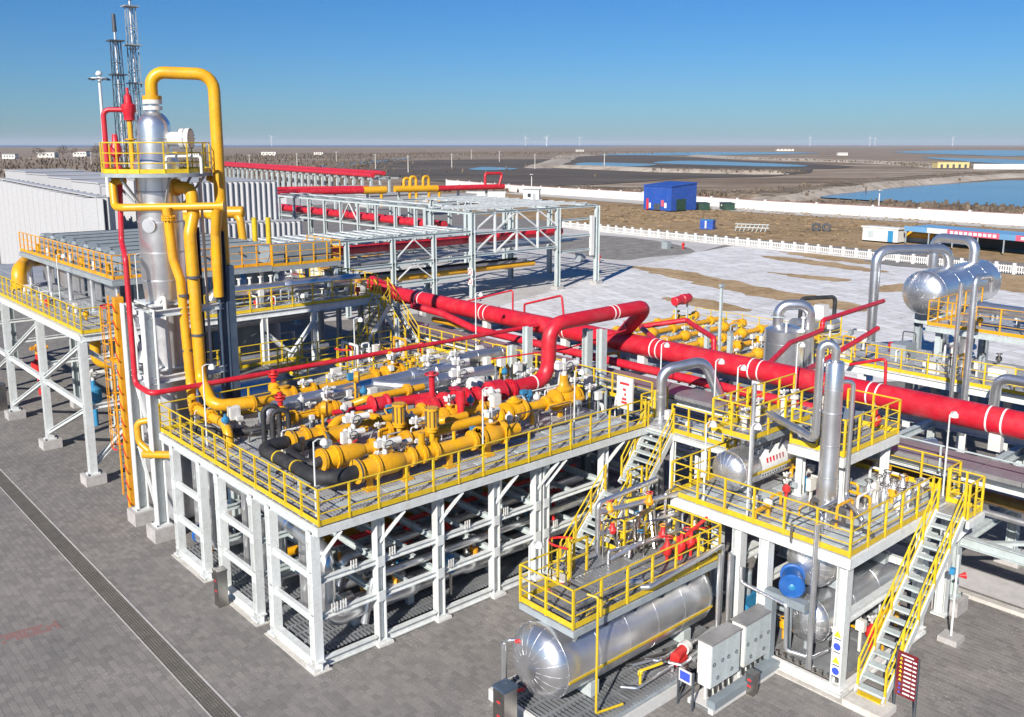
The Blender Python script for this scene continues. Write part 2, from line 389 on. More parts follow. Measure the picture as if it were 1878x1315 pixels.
def lamp_post(label, x, y, z0, z1, arm=(0.35, 0), group=None, m='white_paint'):
    t = thing('lamp_post', label, 'lamp post', (x, y, z0), group)
    MB().cyl((x, y, z0), (x, y, z1), 0.035, 0.025, 8).build('pole', m, t)
    b = MB().tube([(x, y, z1 - 0.02), (x + arm[0] * 0.4, y + arm[1] * 0.4, z1 + 0.05), (x + arm[0], y + arm[1], z1)], 0.02, 6)
    b.build('arm', m, t)
    MB().lathe((x + arm[0], y + arm[1], z1 + 0.03), (0, 0, -1), [(0, 0.05), (0.08, 0.12), (0.18, 0.13), (0.2, 0.05)], 10).build('lamp_head', 'cream_white', t)
    return t
def wallfan(o): return o

# ================================================================ the setting
def sheet(name, pts, z, m, label=None, kind='structure', cat=None, th=None):
    b = MB(); n = len(pts)
    if th:
        b.add([(x, y, z - th) for x, y in pts] + [(x, y, z) for x, y in pts], [tuple(range(n))[::-1], tuple(range(n, 2 * n))] + [(i, (i + 1) % n, (i + 1) % n + n, i + n) for i in range(n)])
    else: b.add([(x, y, z) for x, y in pts], [tuple(range(n))])
    o = b.build(name, m)
    if o.data.polygons[0].normal.z < 0 and not th: o.data.flip_normals()
    o['kind'] = kind
    if label: o['label'] = label; o['category'] = cat or name.replace('_', ' ')
    return o
def smooth_poly(pts, k=5, amp=0.0, seed=1):
    """closed outline rounded by Catmull-Rom, roughened a little"""
    rnd = random.Random(seed); n = len(pts); o = []
    for i in range(n):
        p0, p1, p2, p3 = (V((*pts[(i + j) % n], 0)) for j in (-1, 0, 1, 2))
        for s in range(k):
            t = s / k
            q = 0.5 * ((2 * p1) + (p2 - p0) * t + (2 * p0 - 5 * p1 + 4 * p2 - p3) * t * t + (3 * p1 - p0 - 3 * p2 + p3) * t ** 3)
            L_ = (p2 - p1).length
            o.append((q.x + rnd.uniform(-1, 1) * amp * L_, q.y + rnd.uniform(-1, 1) * amp * L_))
    return o

def ground_mat(name, stops, s1, s2, rough=0.95, bump=0.0, stretch=(1, 1, 1), rot=0):
    """patchy ground: coarse noise picks between colours, fine noise breaks them up"""
    m = bpy.data.materials.new(name); m.use_nodes = True; MATS[name] = m
    t = m.node_tree; n = t.nodes; b = n['Principled BSDF']; L = t.links.new
    g = n.new('ShaderNodeNewGeometry'); mp = n.new('ShaderNodeMapping'); mp.vector_type = 'TEXTURE'; mp.inputs['Scale'].default_value = stretch; mp.inputs['Rotation'].default_value = (0, 0, rot); L(g.outputs['Position'], mp.inputs[0])
    a = n.new('ShaderNodeTexNoise'); a.inputs['Scale'].default_value = s1; a.inputs['Detail'].default_value = 7; a.inputs['Roughness'].default_value = 0.68; L(mp.outputs[0], a.inputs['Vector'])
    c = n.new('ShaderNodeTexNoise'); c.inputs['Scale'].default_value = s2; c.inputs['Detail'].default_value = 6; c.inputs['Roughness'].default_value = 0.75; L(mp.outputs[0], c.inputs['Vector'])
    mx = n.new('ShaderNodeMath'); mx.operation = 'MULTIPLY_ADD'; mx.inputs[1].default_value = 0.55; L(c.outputs['Fac'], mx.inputs[0])
    h = n.new('ShaderNodeMath'); h.operation = 'MULTIPLY'; h.inputs[1].default_value = 0.45; L(a.outputs['Fac'], h.inputs[0]); L(h.outputs[0], mx.inputs[2])
    cr = n.new('ShaderNodeValToRGB'); e = cr.color_ramp.elements
    while len(e) < len(stops): e.new(0.5)
    for i, (p, col) in enumerate(stops): e[i].position = p; e[i].color = (*col, 1)
    L(mx.outputs[0], cr.inputs[0]); L(cr.outputs[0], b.inputs['Base Color']); b.inputs['Roughness'].default_value = rough; b.inputs['Specular IOR Level'].default_value = 0.2
    if bump:
        bp = n.new('ShaderNodeBump'); bp.inputs['Strength'].default_value = bump; bp.inputs['Distance'].default_value = 0.05; L(c.outputs['Fac'], bp.inputs['Height']); L(bp.outputs[0], b.inputs['Normal'])
    return m
ground_mat('land', [(0.34, (0.07, 0.052, 0.038)), (0.44, (0.18, 0.13, 0.088)), (0.52, (0.27, 0.205, 0.148)), (0.58, (0.42, 0.35, 0.275)), (0.66, (0.15, 0.112, 0.08))], 0.012, 0.06, stretch=(1, 5, 1), rot=YAW)
ground_mat('mud', [(0.36, (0.06, 0.05, 0.042)), (0.5, (0.105, 0.088, 0.073)), (0.64, (0.19, 0.16, 0.132))], 0.014, 0.09, 0.95, stretch=(1, 5, 1), rot=YAW)
ground_mat('dry_field', [(0.36, (0.12, 0.085, 0.055)), (0.46, (0.28, 0.19, 0.10)), (0.55, (0.36, 0.25, 0.14)), (0.66, (0.22, 0.17, 0.13))], 0.05, 0.35)
ground_mat('dry_grass', [(0.36, (0.22, 0.15, 0.08)), (0.5, (0.38, 0.26, 0.14)), (0.64, (0.50, 0.38, 0.24))], 0.2, 1.2)
ground_mat('dike_soil', [(0.38, (0.22, 0.18, 0.14)), (0.5, (0.42, 0.36, 0.29)), (0.62, (0.52, 0.46, 0.38))], 0.03, 0.15)
ground_mat('scrub', [(0.38, (0.07, 0.052, 0.036)), (0.5, (0.18, 0.138, 0.096)), (0.62, (0.36, 0.30, 0.235))], 0.06, 0.25, stretch=(1, 3, 1), rot=YAW)
ground_mat('gravel', [(0.38, (0.13, 0.12, 0.107)), (0.5, (0.23, 0.215, 0.193)), (0.62, (0.34, 0.32, 0.29))], 0.6, 3.5)
ground_mat('yard_concrete', [(0.38, (0.38, 0.365, 0.345)), (0.5, (0.50, 0.48, 0.46)), (0.62, (0.57, 0.555, 0.535))], 0.12, 1.5)
def water_mat(name, col, rough):
    m = mat(name, col, rough, var=0.15, scale=0.02, bump=0.05, bscale=0.6, spec=0.6); return m
water_mat('water', (0.03, 0.085, 0.18), 0.14)
water_mat('sea', (0.03, 0.075, 0.17), 0.3)
# white slab field: rows of pale blocks with thin dark joints
m = bpy.data.materials.new('white_slabs'); m.use_nodes = True; MATS['white_slabs'] = m
t = m.node_tree; n = t.nodes; b = n['Principled BSDF']; L = t.links.new
g = n.new('ShaderNodeNewGeometry'); mp = n.new('ShaderNodeMapping'); mp.inputs['Rotation'].default_value = (0, 0, R_(12)); L(g.outputs['Position'], mp.inputs[0])
br = n.new('ShaderNodeTexBrick'); L(mp.outputs[0], br.inputs['Vector']); br.inputs['Scale'].default_value = 1.0; br.inputs['Brick Width'].default_value = 1.2; br.inputs['Row Height'].default_value = 2.6; br.inputs['Mortar Size'].default_value = 0.06
br.inputs['Color1'].default_value = (0.60, 0.59, 0.585, 1); br.inputs['Color2'].default_value = (0.74, 0.73, 0.72, 1); br.inputs['Mortar'].default_value = (0.50, 0.47, 0.43, 1)
nz = n.new('ShaderNodeTexNoise'); nz.inputs['Scale'].default_value = 0.5; nz.inputs['Detail'].default_value = 7; nz.inputs['Roughness'].default_value = 0.75; L(g.outputs['Position'], nz.inputs['Vector'])
mx = n.new('ShaderNodeMixRGB'); mx.blend_type = 'MULTIPLY'; mx.inputs[0].default_value = 1.0; L(br.outputs[0], mx.inputs[1]); L(ramp2(n, L, nz.outputs['Fac'], 0.33, 0.5, (0.72, 0.69, 0.65), (1, 1, 1)), mx.inputs[2]); L(mx.outputs[0], b.inputs['Base Color']); b.inputs['Roughness'].default_value = 0.8
# paving: cells of 0.2 x 0.1 m in running bond, tone by cell, oil and wear by noise
def paving_mat(name, joints):
    m = bpy.data.materials.new(name); m.use_nodes = True; MATS[name] = m
    t = m.node_tree; n = t.nodes; b = n['Principled BSDF']; L = t.links.new
    g = n.new('ShaderNodeNewGeometry'); mp = n.new('ShaderNodeMapping'); mp.inputs['Rotation'].default_value = (0, 0, R_(90)); L(g.outputs['Position'], mp.inputs[0])
    br = n.new('ShaderNodeTexBrick'); L(mp.outputs[0], br.inputs['Vector']); br.inputs['Scale'].default_value = 1.0
    br.inputs['Brick Width'].default_value = 0.3; br.inputs['Row Height'].default_value = 0.2; br.inputs['Mortar Size'].default_value = 0.006 if joints else 0.0; br.inputs['Bias'].default_value = 0.1
    br.inputs['Color1'].default_value = (0.18, 0.174, 0.17, 1); br.inputs['Color2'].default_value = (0.245, 0.235, 0.226, 1); br.inputs['Mortar'].default_value = (0.12, 0.11, 0.10, 1)
    a = n.new('ShaderNodeTexNoise'); a.inputs['Scale'].default_value = 0.22; a.inputs['Detail'].default_value = 8; a.inputs['Roughness'].default_value = 0.7; L(g.outputs['Position'], a.inputs['Vector'])
    c = n.new('ShaderNodeTexNoise'); c.inputs['Scale'].default_value = 22; c.inputs['Detail'].default_value = 3; L(g.outputs['Position'], c.inputs['Vector'])
    m1 = n.new('ShaderNodeMixRGB'); m1.blend_type = 'MULTIPLY'; m1.inputs[0].default_value = 1; L(br.outputs[0], m1.inputs[1]); L(ramp2(n, L, a.outputs['Fac'], 0.32, 0.68, (0.80, 0.79, 0.78), (1.16, 1.12, 1.06)), m1.inputs[2])
    m2 = n.new('ShaderNodeMixRGB'); m2.blend_type = 'MULTIPLY'; m2.inputs[0].default_value = 1; L(m1.outputs[0], m2.inputs[1]); L(ramp2(n, L, c.outputs['Fac'], 0.3, 0.7, (0.85, 0.85, 0.85), (1.15, 1.15, 1.15)), m2.inputs[2])
    sp = n.new('ShaderNodeTexNoise'); sp.inputs['Scale'].default_value = 14; sp.inputs['Detail'].default_value = 4; L(g.outputs['Position'], sp.inputs['Vector'])
    lg = n.new('ShaderNodeTexNoise'); lg.inputs['Scale'].default_value = 0.5; lg.inputs['Detail'].default_value = 4; L(g.outputs['Position'], lg.inputs['Vector'])
    fk = n.new('ShaderNodeMath'); fk.operation = 'MULTIPLY'; L(ramp2(n, L, sp.outputs['Fac'], 0.60, 0.68, (0, 0, 0), (1, 1, 1)), fk.inputs[0]); L(ramp2(n, L, lg.outputs['Fac'], 0.48, 0.66, (0, 0, 0), (0.8, 0.8, 0.8)), fk.inputs[1])
    m3 = n.new('ShaderNodeMixRGB'); L(fk.outputs[0], m3.inputs[0]); L(m2.outputs[0], m3.inputs[1]); m3.inputs[2].default_value = (0.46, 0.44, 0.42, 1)
    L(m3.outputs[0], b.inputs['Base Color']); b.inputs['Roughness'].default_value = 0.85; b.inputs['Specular IOR Level'].default_value = 0.25
paving_mat('paving', True); paving_mat('paver_stone', False)

B = 30000
sheet('ground', [(-B, -B), (B, -B), (B, B), (-B, B)], -0.8, 'land', 'brown wintry coastal plain reaching the horizon', cat='ground')
sheet('sea', [(-3000, 9000), (5200, 4900), (9000, 8000), (29000, 9000), (29000, 29000), (-29000, 29000)], -0.5, 'sea', 'thin blue strip of sea along the horizon', cat='sea')
sheet('mudflat', smooth_poly([(269, 484), (361, 583), (545, 756), (696, 720), (757, 482), (681, 380), (434, 252), (342, 255), (266, 237), (229, 263), (258, 384)], 6, 0.02), -0.6, 'mud', 'wide dark mudflat beyond the white wall', cat='mudflat')
sheet('mudflat', smooth_poly([(520, 552), (898, 867), (1026, 839), (681, 380), (611, 314), (538, 317), (516, 470)], 6, 0.02, 2), -0.55, 'mud', 'dark mudflat behind the pale dike', cat='mudflat')
for i, (pts, lab) in enumerate([
    ([(243, 115), (253, 129), (319, 138), (382, 141), (435, 135), (330, 90), (238, 62), (237, 77)], 'large blue pond at the right beyond the white wall'),
    ([(243, 168), (259, 169), (238, 153), (221, 149)], 'small blue pool behind the blue shed'),
    ([(344, 598), (535, 812), (612, 849), (509, 743), (361, 583)], 'narrow blue creek at the edge of the brown plain'),
    ([(504, 482), (592, 554), (580, 469), (507, 429)], 'shallow pale water on the mud before the dike'),
    ([(616, 499), (728, 550), (687, 436), (620, 353), (579, 365)], 'long shallow water on the rear mudflat'),
    ([(368, 448), (415, 488), (402, 438), (362, 419)], 'thin water streak on the near mudflat'),
    ([(1077, 993), (1676, 1224), (1607, 919), (1142, 830)], 'distant lagoon below the horizon, centre'),
    ([(1982, 952), (2722, 1121), (2599, 905), (1423, 487), (1506, 612)], 'distant wide lagoon at the far right'),
    ([(1140, 505), (1094, 421), (1012, 341), (807, 268), (876, 338)], 'blue lagoon beyond the yellow house')]):
    sheet('pond', smooth_poly(pts, 7, 0.012, i + 3), -0.42, 'water', lab, cat='water')
def mound(name, pts, h, m, label, amp=0.25, seed=0, seg=1, kind='structure'):
    """raised bank along a centre line: pts are (x, y, half width)"""
    rnd = random.Random(seed); b = MB(); P = []
    for (x0, y0, w0), (x1, y1, w1) in zip(pts, pts[1:]):
        L_ = math.hypot(x1 - x0, y1 - y0); k = max(2, int(L_ / (w0 * 2)))
        P += [(x0 + (x1 - x0) * i / k, y0 + (y1 - y0) * i / k, w0 + (w1 - w0) * i / k) for i in range(k)]
    P.append(pts[-1]); vs = []; fs = []
    for i, (x, y, w_) in enumerate(P):
        a, c = P[max(i - 1, 0)], P[min(i + 1, len(P) - 1)]; dx, dy = c[0] - a[0], c[1] - a[1]; l = math.hypot(dx, dy) or 1; nx, ny = -dy / l, dx / l
        for s, z in ((-1, -0.8), (-0.5, h * 0.8), (0, h), (0.5, h * 0.85), (1, -0.8)):
            j = w_ * (s + rnd.uniform(-amp, amp) * 0.5); vs.append((x + nx * j, y + ny * j, z if z < 0 else (-0.82 if i in (0, len(P) - 1) else z * rnd.uniform(1 - amp, 1 + amp))))
    for i in range(len(P) - 1):
        for k in range(4): fs.append((i * 5 + k, i * 5 + k + 1, (i + 1) * 5 + k + 1, (i + 1) * 5 + k))
    o = b.add(vs, fs).build(name, m, None, 80); o['kind'] = kind; o['label'] = label; o['category'] = 'dike'; return o
mound('dike', [(420, 440, 10), (455, 470, 12), (620, 620, 12), (880, 870, 16), (1000, 940, 14)], 1.6, 'dike_soil', 'pale dike running back between the mudflats', seed=1)
mound('dike', [(450, 470, 9), (440, 400, 10), (420, 330, 9), (430, 270, 12), (440, 255, 6)], 1.4, 'dike_soil', 'pale dike with a scrubby end before the rear mudflat', seed=2)
mound('dike', [(1060, 790, 14), (890, 600, 15), (800, 420, 14), (720, 310, 12), (640, 262, 12)], 1.5, 'dike_soil', 'distant pale dike leading to the yellow house', seed=3)
mound('dike', [(180, 235, 7), (215, 205, 9), (222, 175, 8), (232, 150, 7), (222, 130, 8), (250, 140, 9), (330, 160, 10), (470, 176, 12), (590, 180, 14)], 1.1, 'scrub', 'scrubby bank between the white wall and the mudflat', 0.35, seed=4)
mound('dike', [(205, 122, 6), (245, 134, 7), (330, 152, 9), (400, 158, 8), (520, 164, 9)], 0.7, 'dike_soil', 'bare pale bank along the far edge of the blue pond', 0.3, seed=5)
mound('dike', [(190, 110, 5), (222, 92, 6), (224, 70, 6), (226, 50, 6), (222, 30, 6)], 0.5, 'scrub', 'dark reedy bank before the blue pond', 0.4, seed=6)
mound('dike', [(120, 300, 10), (200, 360, 10), (280, 470, 12), (370, 610, 14)], 0.9, 'scrub', 'dark reed bank along the creek', 0.4, seed=7)
sheet('field', smooth_poly([(100, 260), (180, 225), (193, 196), (186, 140), (178, 98), (181, 44), (178, 10), (119, 5), (112, 23), (119, 54), (116, 74), (118, 102), (112, 140)], 4), -0.25, 'dry_field', 'dry straw-coloured field inside the white wall', cat='field')
sheet('yard', [(-60, -60), (118, -60), (118, 260), (-60, 260)], -0.006, 'paving', 'grey paved yard around the gas plant', cat='paving')
sheet('concrete_apron', [(28, 48), (44, 43.4), (60, 45), (72, 51), (107, 62), (112, 90), (104, 104), (77, 118), (37, 118)], 0.0, 'yard_concrete', 'pale concrete apron under the far pipe rack', cat='concrete')
sheet('gravel_lot', smooth_poly([(102, 88), (104, 74), (96.5, 59.5), (86, 59.5), (80, 62), (86, 88)], 4), 0.02, 'gravel', 'grey gravel lot behind the far rack', cat='gravel')
wf = sheet('slab_field', [(30, 29), (45, 43.6), (77, 54.2), (96, 58.6), (106.6, 60), (107.5, 50), (102, 32), (104, 24), (102, 10), (62, -6), (34, 12)], 0.012, 'white_slabs', 'white slab covered lot with rows of blocks', cat='slabs')
for i, (pts, lab) in enumerate([
    ([(76.5, 54.2), (78, 48), (74.6, 34), (71.5, 20), (68, 19), (67.8, 24), (68.6, 31), (72, 43.6)], 'longest brown grass strip across the white slabs'),
    ([(98.8, 50), (100, 41.8), (97, 30.8), (94.8, 32), (95.9, 43)], 'brown grass strip near the white fence'),
    ([(84.8, 40), (86.2, 35.2), (86.7, 29.9), (83.6, 31)], 'short brown grass strip in the middle of the slabs'),
    ([(105, 51), (106.4, 44.7), (103, 34.4), (101, 38)], 'narrow brown strip along the white fence'),
    ([(80.3, 24.4), (86.8, 25), (90.4, 22), (83.1, 21.8)], 'small brown patch left of the large drum'),
    ([(94.5, 20), (104, 21), (104, 12), (92, 12)], 'brown patch behind the large drum'),
    ([(60, 36), (63, 33), (61, 26), (58.6, 29)], 'thin brown strip near the red loop')]):
    sheet('grass_strip', smooth_poly(pts, 10, 0.045, 40 + i), 0.03, 'dry_grass', lab, cat='grass')

# pavers of the foreground yard: one by one nearest the camera, the rest joined
PW, PL = 0.2, 0.3
yard = [o for o in COL.objects if o.name.startswith('yard')][0]
def paver_cells():
    out = []
    def area(x, y):
        if -3.52 < x < -2.65: return False                     # drain
        if x < -0.25: return y < 12.2 + (x + 3.5) * 0.2 and y > -6 - x * 0.3 and x > -11 + abs(y - 2) * 0.1
        if x < 8.6: return -9.2 < y < -0.35 and not (2.6 < x and y < -4.9)
        return (-17.5 < y < -8.9 and 8.6 < x < 18.6)
    for r in range(int(-11 / PW), int(18.7 / PW)):
        x = (r + 0.5) * PW
        for c in range(int(-18 / PL), int(13 / PL)):
            y = (c + 0.5 + (0.5 if r % 2 else 0)) * PL
            if area(x, y): out.append((x, y))
    return out
cells = paver_cells()
cells.sort(key=lambda p: (p[0] - CAM_POS.x) ** 2 + (p[1] - CAM_POS.y) ** 2 if (p[0] < -0.3 and -5.6 < p[1] < 9) else 1e6)
pm = shared('paver', lambda: MB().add(
    [(-PW / 2 + .002, -PL / 2 + .002, -.012), (PW / 2 - .002, -PL / 2 + .002, -.012), (PW / 2 - .002, PL / 2 - .002, -.012), (-PW / 2 + .002, PL / 2 - .002, -.012),
     (-PW / 2 + .005, -PL / 2 + .005, 0), (PW / 2 - .005, -PL / 2 + .005, 0), (PW / 2 - .005, PL / 2 - .005, 0), (-PW / 2 + .005, PL / 2 - .005, 0)],
    [(4, 5, 6, 7), (0, 1, 5, 4), (1, 2, 6, 5), (2, 3, 7, 6), (3, 0, 4, 7)]).mesh('paver', 'paver_stone', 10))
pm.polygons.foreach_set('use_smooth', [False] * 5)
for x, y in cells[:300]: put('paver', pm, yard, (x, y, random.uniform(-0.003, 0.003)))
rest = np.array(cells[300:]); base = np.array([v.co[:] for v in pm.vertices]); nv = len(base)
vv = base[None] + np.concatenate([rest, np.random.default_rng(3).uniform(-0.003, 0.003, (len(rest), 1))], 1)[:, None, :]
ff = (np.array([list(p.vertices) for p in pm.polygons])[None] + (np.arange(len(rest)) * nv)[:, None, None]).reshape(-1, 4)
me = bpy.data.meshes.new('pavers'); me.vertices.add(len(rest) * nv); me.vertices.foreach_set('co', vv.ravel().astype(np.float32))
me.loops.add(ff.size); me.loops.foreach_set('vertex_index', ff.ravel().astype(np.int32)); me.polygons.add(len(ff)); me.polygons.foreach_set('loop_start', (np.arange(len(ff)) * 4).astype(np.int32))
me.polygons.foreach_set('use_smooth', [False] * len(ff)); me.update(calc_edges=True); me.materials.append(MATS['paver_stone']); pv = put('pavers', me, yard); pv['kind'] = 'stuff'
# faded red brick band set into the paving at the lower left
rb = MB(); rr = random.Random(5)
mat('red_brick', (0.20, 0.085, 0.075), 0.85, var=0.3, scale=14, dirt=(0.36, 0.30, 0.28, 0.45))
for i in range(34):
    for j in range(3):
        x, y = -5.1 - i * 0.13 , 7.65 + j * 0.22 + i * 0.012
        if rr.random() < 0.9: rb.box((x, y, 0.003), (0.10, 0.2, 0.014))
o = rb.build('brick_band', 'red_brick', yard); o['kind'] = 'stuff'
MB().b2((-9.6, 7.52, -0.005), (-5.02, 8.3, 0.004)).build('brick_bed', 'paver_stone', yard)
# long drain: pale kerbs and slotted grating panels
mat('grate_floor', (0.04, 0.036, 0.03), 0.8)
dr = thing('drain_channel', 'long slotted drain with pale kerbs across the left foreground', 'drain', (-3.08, 10, 0))
for x in (-3.39, -2.80): MB().b2((x - (0.015 if x < -3 else 0.03), -8, -0.1), (x + (0.015 if x < -3 else 0.03), 62, 0.012)).build('kerb', 'concrete', dr)
MB().b2((-3.42, -8, -0.25), (-2.75, 62, -0.2)).build('channel_floor', 'grate_floor', dr)
mat('grate_iron', (0.13, 0.12, 0.10), 0.6, metal=0.2, var=0.2, scale=2)
gp = MB()
for i in range(7): gp.box((-0.24 + i * 0.08, 0, -0.01), (0.032, 0.97, 0.03))
for j in range(8): gp.box((0, -0.44 + j * 0.126, -0.006), (0.53, 0.03, 0.024))
gm = gp.mesh('grate_panel', 'grate_iron')
for i in range(70): put('grate_panel', gm, dr, (-3.105, -7.5 + i, 0))
# raised walk under the rack with pale kerb
sheet('walkway', [(19.3, -30), (27.5, -30), (27.5, 12), (19.3, 12)], 0.06, 'paving', 'paved strip under the rack edged by a pale kerb', cat='paving', th=0.1)
k = MB().b2((18.95, -30, -0.1), (19.25, 12, 0.13)).build('kerb', 'pale_concrete'); structure(k, 'pale kerb at the foot of the right rack', 'kerb')
sheet('concrete_apron', [(19.5, -30), (21.2, -30), (21.2, -6), (19.5, -6)], 0.075, 'yard_concrete', 'pale strip beside the kerb under the rack', cat='concrete')

# ================================================================ main pipe platform
DZ = 4.6
mp_ = thing('pipe_platform', 'large white steel platform with yellow railings carrying the yellow valve manifold', 'platform', (0, 0, 0))
XC = [0.0, 2.25, 4.55, 6.95, 8.9, 9.3, 12.4, 14.2]
YC = [0.0, 2.57, 3.74, 6.3, 7.8, 10.2]
for y in YC: column(mp_, 0, y, 0.05, DZ - 0.3, 0.29, rot=1)
for x in XC[1:]: column(mp_, x, 0.0, 0.05, DZ - 0.3, 0.29)
for x in XC[1:]:
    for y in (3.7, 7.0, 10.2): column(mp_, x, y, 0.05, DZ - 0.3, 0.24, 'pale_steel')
for y in (0.0, 3.7, 7.0, 10.4): beams(mp_, [((0.03, y, DZ - 0.2), (14.5, y, DZ - 0.2))], 0.2, 0.28)
MB().b2((-0.06, -0.42, DZ - 0.3), (14.6, -0.34, DZ - 0.05)).build('edge_beam', 'white_paint', mp_)
MB().b2((-0.06, -0.34, DZ - 0.3), (0.02, 11.5, DZ - 0.05)).build('edge_beam', 'white_paint', mp_)
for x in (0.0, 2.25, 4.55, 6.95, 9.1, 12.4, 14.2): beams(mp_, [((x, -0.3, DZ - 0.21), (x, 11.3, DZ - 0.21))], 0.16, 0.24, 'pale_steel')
deck(mp_, 0.02, 14.5, -0.32, 11.4, DZ, 1.85, 1.3)
# side rails of the frames and their base beams
for y0, y1 in ((0, 2.57), (3.74, 6.3), (7.8, 10.2)):
    for z in (1.55, 2.9): beams(mp_, [((0, y0 + 0.13, z), (0, y1 - 0.13, z))], 0.14, 0.2)
    MB().hb((0, y0 - 0.3, 0.16), (0, y1 + 0.25, 0.16), 0.24, 0.3, 0.03).build('base_beam', 'white_paint', mp_)
    MB().b2((-0.3, y0 - 0.35, -0.02), (0.3, y1 + 0.3, 0.016)).build('grout_pad', 'pale_concrete', mp_)
for (x0, x1) in ((0, 2.25), (2.25, 4.55), (4.55, 6.95), (6.95, 8.9), (9.3, 12.4)):
    for z in (1.6, 2.75): beams(mp_, [((x0 + 0.14, 0, z), (x1 - 0.14, 0, z))], 0.16, 0.18)
    MB().hb((x0 + 0.2, -0.05, 0.16), (x1 - 0.2, -0.05, 0.16), 0.2, 0.26, 0.03).build('base_beam', 'white_paint', mp_)
    for i in range(3):
        xx = x0 + (x1 - x0) * (i + 0.5) / 3
        for z in (1.6, 2.75): beams(mp_, [((xx, 0.1, z - 0.02), (xx, 3.6, z - 0.02))], 0.09, 0.14, 'pale_steel') if i == 1 else None
for x in XC[1:]:
    MB().box((x, -0.02, 0.03), (0.55, 0.6, 0.1)).build('base_plate', 'cream_white', mp_)
    MB().bar((x, -0.05, DZ - 1.25), (x + 0.75, -0.36, DZ - 0.32), 0.09, 0.09).build('knee_brace', 'white_paint', mp_)
    for z in (1.6, 2.75): beams(mp_, [((x, 0.15, z), (x, 10.1, z))], 0.14, 0.2, 'pale_steel')
MB().bar((0.05, -0.05, DZ - 1.3), (0.75, -0.36, DZ - 0.32), 0.09, 0.09).build('knee_brace', 'white_paint', mp_)
MB().box((-0.02, -0.02, 0.05), (0.5, 0.5, 0.14)).build('base_plate', 'cream_white', mp_)
for z in (1.6, 2.75):
    for y in (3.7, 7.0): beams(mp_, [((0.1, y, z), (14.0, y, z))], 0.14, 0.18, 'pale_steel')
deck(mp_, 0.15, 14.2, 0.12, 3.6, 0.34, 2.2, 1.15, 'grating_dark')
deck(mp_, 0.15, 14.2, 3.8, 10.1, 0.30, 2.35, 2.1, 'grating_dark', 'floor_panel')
MB().b2((0.3, 3.9, -0.01), (14, 10, 0.02)).build('floor_slab', 'grey_steel', mp_)
railing(mp_, [(14.35, -0.38, DZ), (0.02, -0.38, DZ), (0.02, 11.5, DZ)], 1.1, 1.02)
railing(mp_, [(0.02, 11.5, DZ), (14.5, 11.5, DZ)], 1.1, 1.2)
# walkway of open grating along the two near edges is bordered by pale deck plates under the valves
for i in range(7): MB().box((1.9 + i * 1.85, 0.55, DZ + 0.012), (1.5, 0.5, 0.02)).build('deck_plate', 'pale_steel', mp_)
for i, (x, y) in enumerate(((3.2, 2.0), (4.9, 2.1), (6.7, 2.0), (9.2, 1.9), (11.4, 1.7), (12.9, 1.9), (13.5, 0.6), (2.4, 8.4), (0.75, 9.5), (0.7, 7.0))):
    MB().box((x, y, DZ + 0.014), (1.1, 0.5, 0.02)).build('deck_plate', 'pale_steel', mp_)

# rear deck beyond the manifold (same level) and its stairs to the high platform
rd = thing('rear_deck', 'small steel deck with stairs behind the valve manifold', 'platform', (12, 15, 0))
deck(rd, 8.0, 16.4, 11.7, 17.4, DZ, 1.68, 1.42)
beams(rd, [((8, y, DZ - 0.2), (16.4, y, DZ - 0.2)) for y in (11.8, 14.5, 17.3)], 0.18, 0.26, 'pale_steel')
for x in (8.2, 12.2, 16.2):
    for y in (11.9, 17.2): column(rd, x, y, 0, DZ - 0.3, 0.24, 'pale_steel')
railing(rd, [(8.0, 14.5, DZ), (8.0, 17.4, DZ), (14.6, 17.4, DZ)], 1.1, 1.1)
railing(rd, [(16.4, 17.4, DZ), (16.4, 8.0, DZ)], 1.1, 1.1)
railing(rd, [(9.8, 13.2, DZ), (13.6, 13.2, DZ)], 1.1, 0.95)
st = thing('stair', 'white stair with yellow handrails from rear deck up to the high platform', 'stairs', (16, 17.5, DZ))
stair(st, (15.9, 17.2, DZ), (15.9, 20.2, 7.0), 0.9, (1, 0, 0))
MB().b2((15.35, 20.1, 6.85), (16.45, 21.0, 6.95)).build('landing', 'grating_dark', st)
st = thing('stair', 'shaded stair with olive handrails descending left behind the red line', 'stairs', (12, 19.4, 0))
stair(st, (11.0, 19.5, 1.0), (15.7, 19.5, 6.7), 0.9, (0, 1, 0))
column(st, 16.3, 19.2, 0, 6.7, 0.2, 'pale_steel'); column(st, 15.0, 17.4, 0, 6.3, 0.18, 'pale_steel')
ld = thing('caged_ladder', 'yellow caged ladder with red top hoop behind the silver pipes', 'ladder', (8.9, 12.6, DZ - 1.5))
ladder(ld, (8.9, 12.9, DZ - 1.5), 3.3, (0, -1, 0), cage_from=1.0, hoop_red=True)

# ---------------------------------------------------------------- pipes and valves on the deck
ZP = 5.32
t = thing('yellow_manifold', 'nearest fat yellow valve line with black hose joined to its end', 'pipe', (2.2, 1.1, DZ))
MB().tube([(2.3, 1.1, ZP), (9.0, 1.1, ZP)], 0.30, 18).build('pipe', 'yellow_pipe', t)
MB().lathe((2.35, 1.1, ZP), (1, 0, 0), [(0, 0.40), (0.15, 0.46), (0.9, 0.50), (1.3, 0.5), (1.6, 0.33)], 20).build('valve_body', 'yellow_pipe', t)
for x, r in ((2.25, 0.56), (2.9, 0.58), (4.3, 0.47), (4.75, 0.47), (5.25, 0.47), (6.9, 0.5), (7.25, 0.52), (8.3, 0.52)): flange(t, (x, 1.1, ZP), r, 'yellow_pipe')
valve(t, (7.75, 1.1, ZP), 0.34, 'yellow_pipe', act=1.1, ln=0.5)
MB().cyl((4.75, 1.1, ZP + 0.2), (4.75, 1.1, ZP + 1.05), 0.13, seg=12).build('stem', 'yellow_pipe', t)
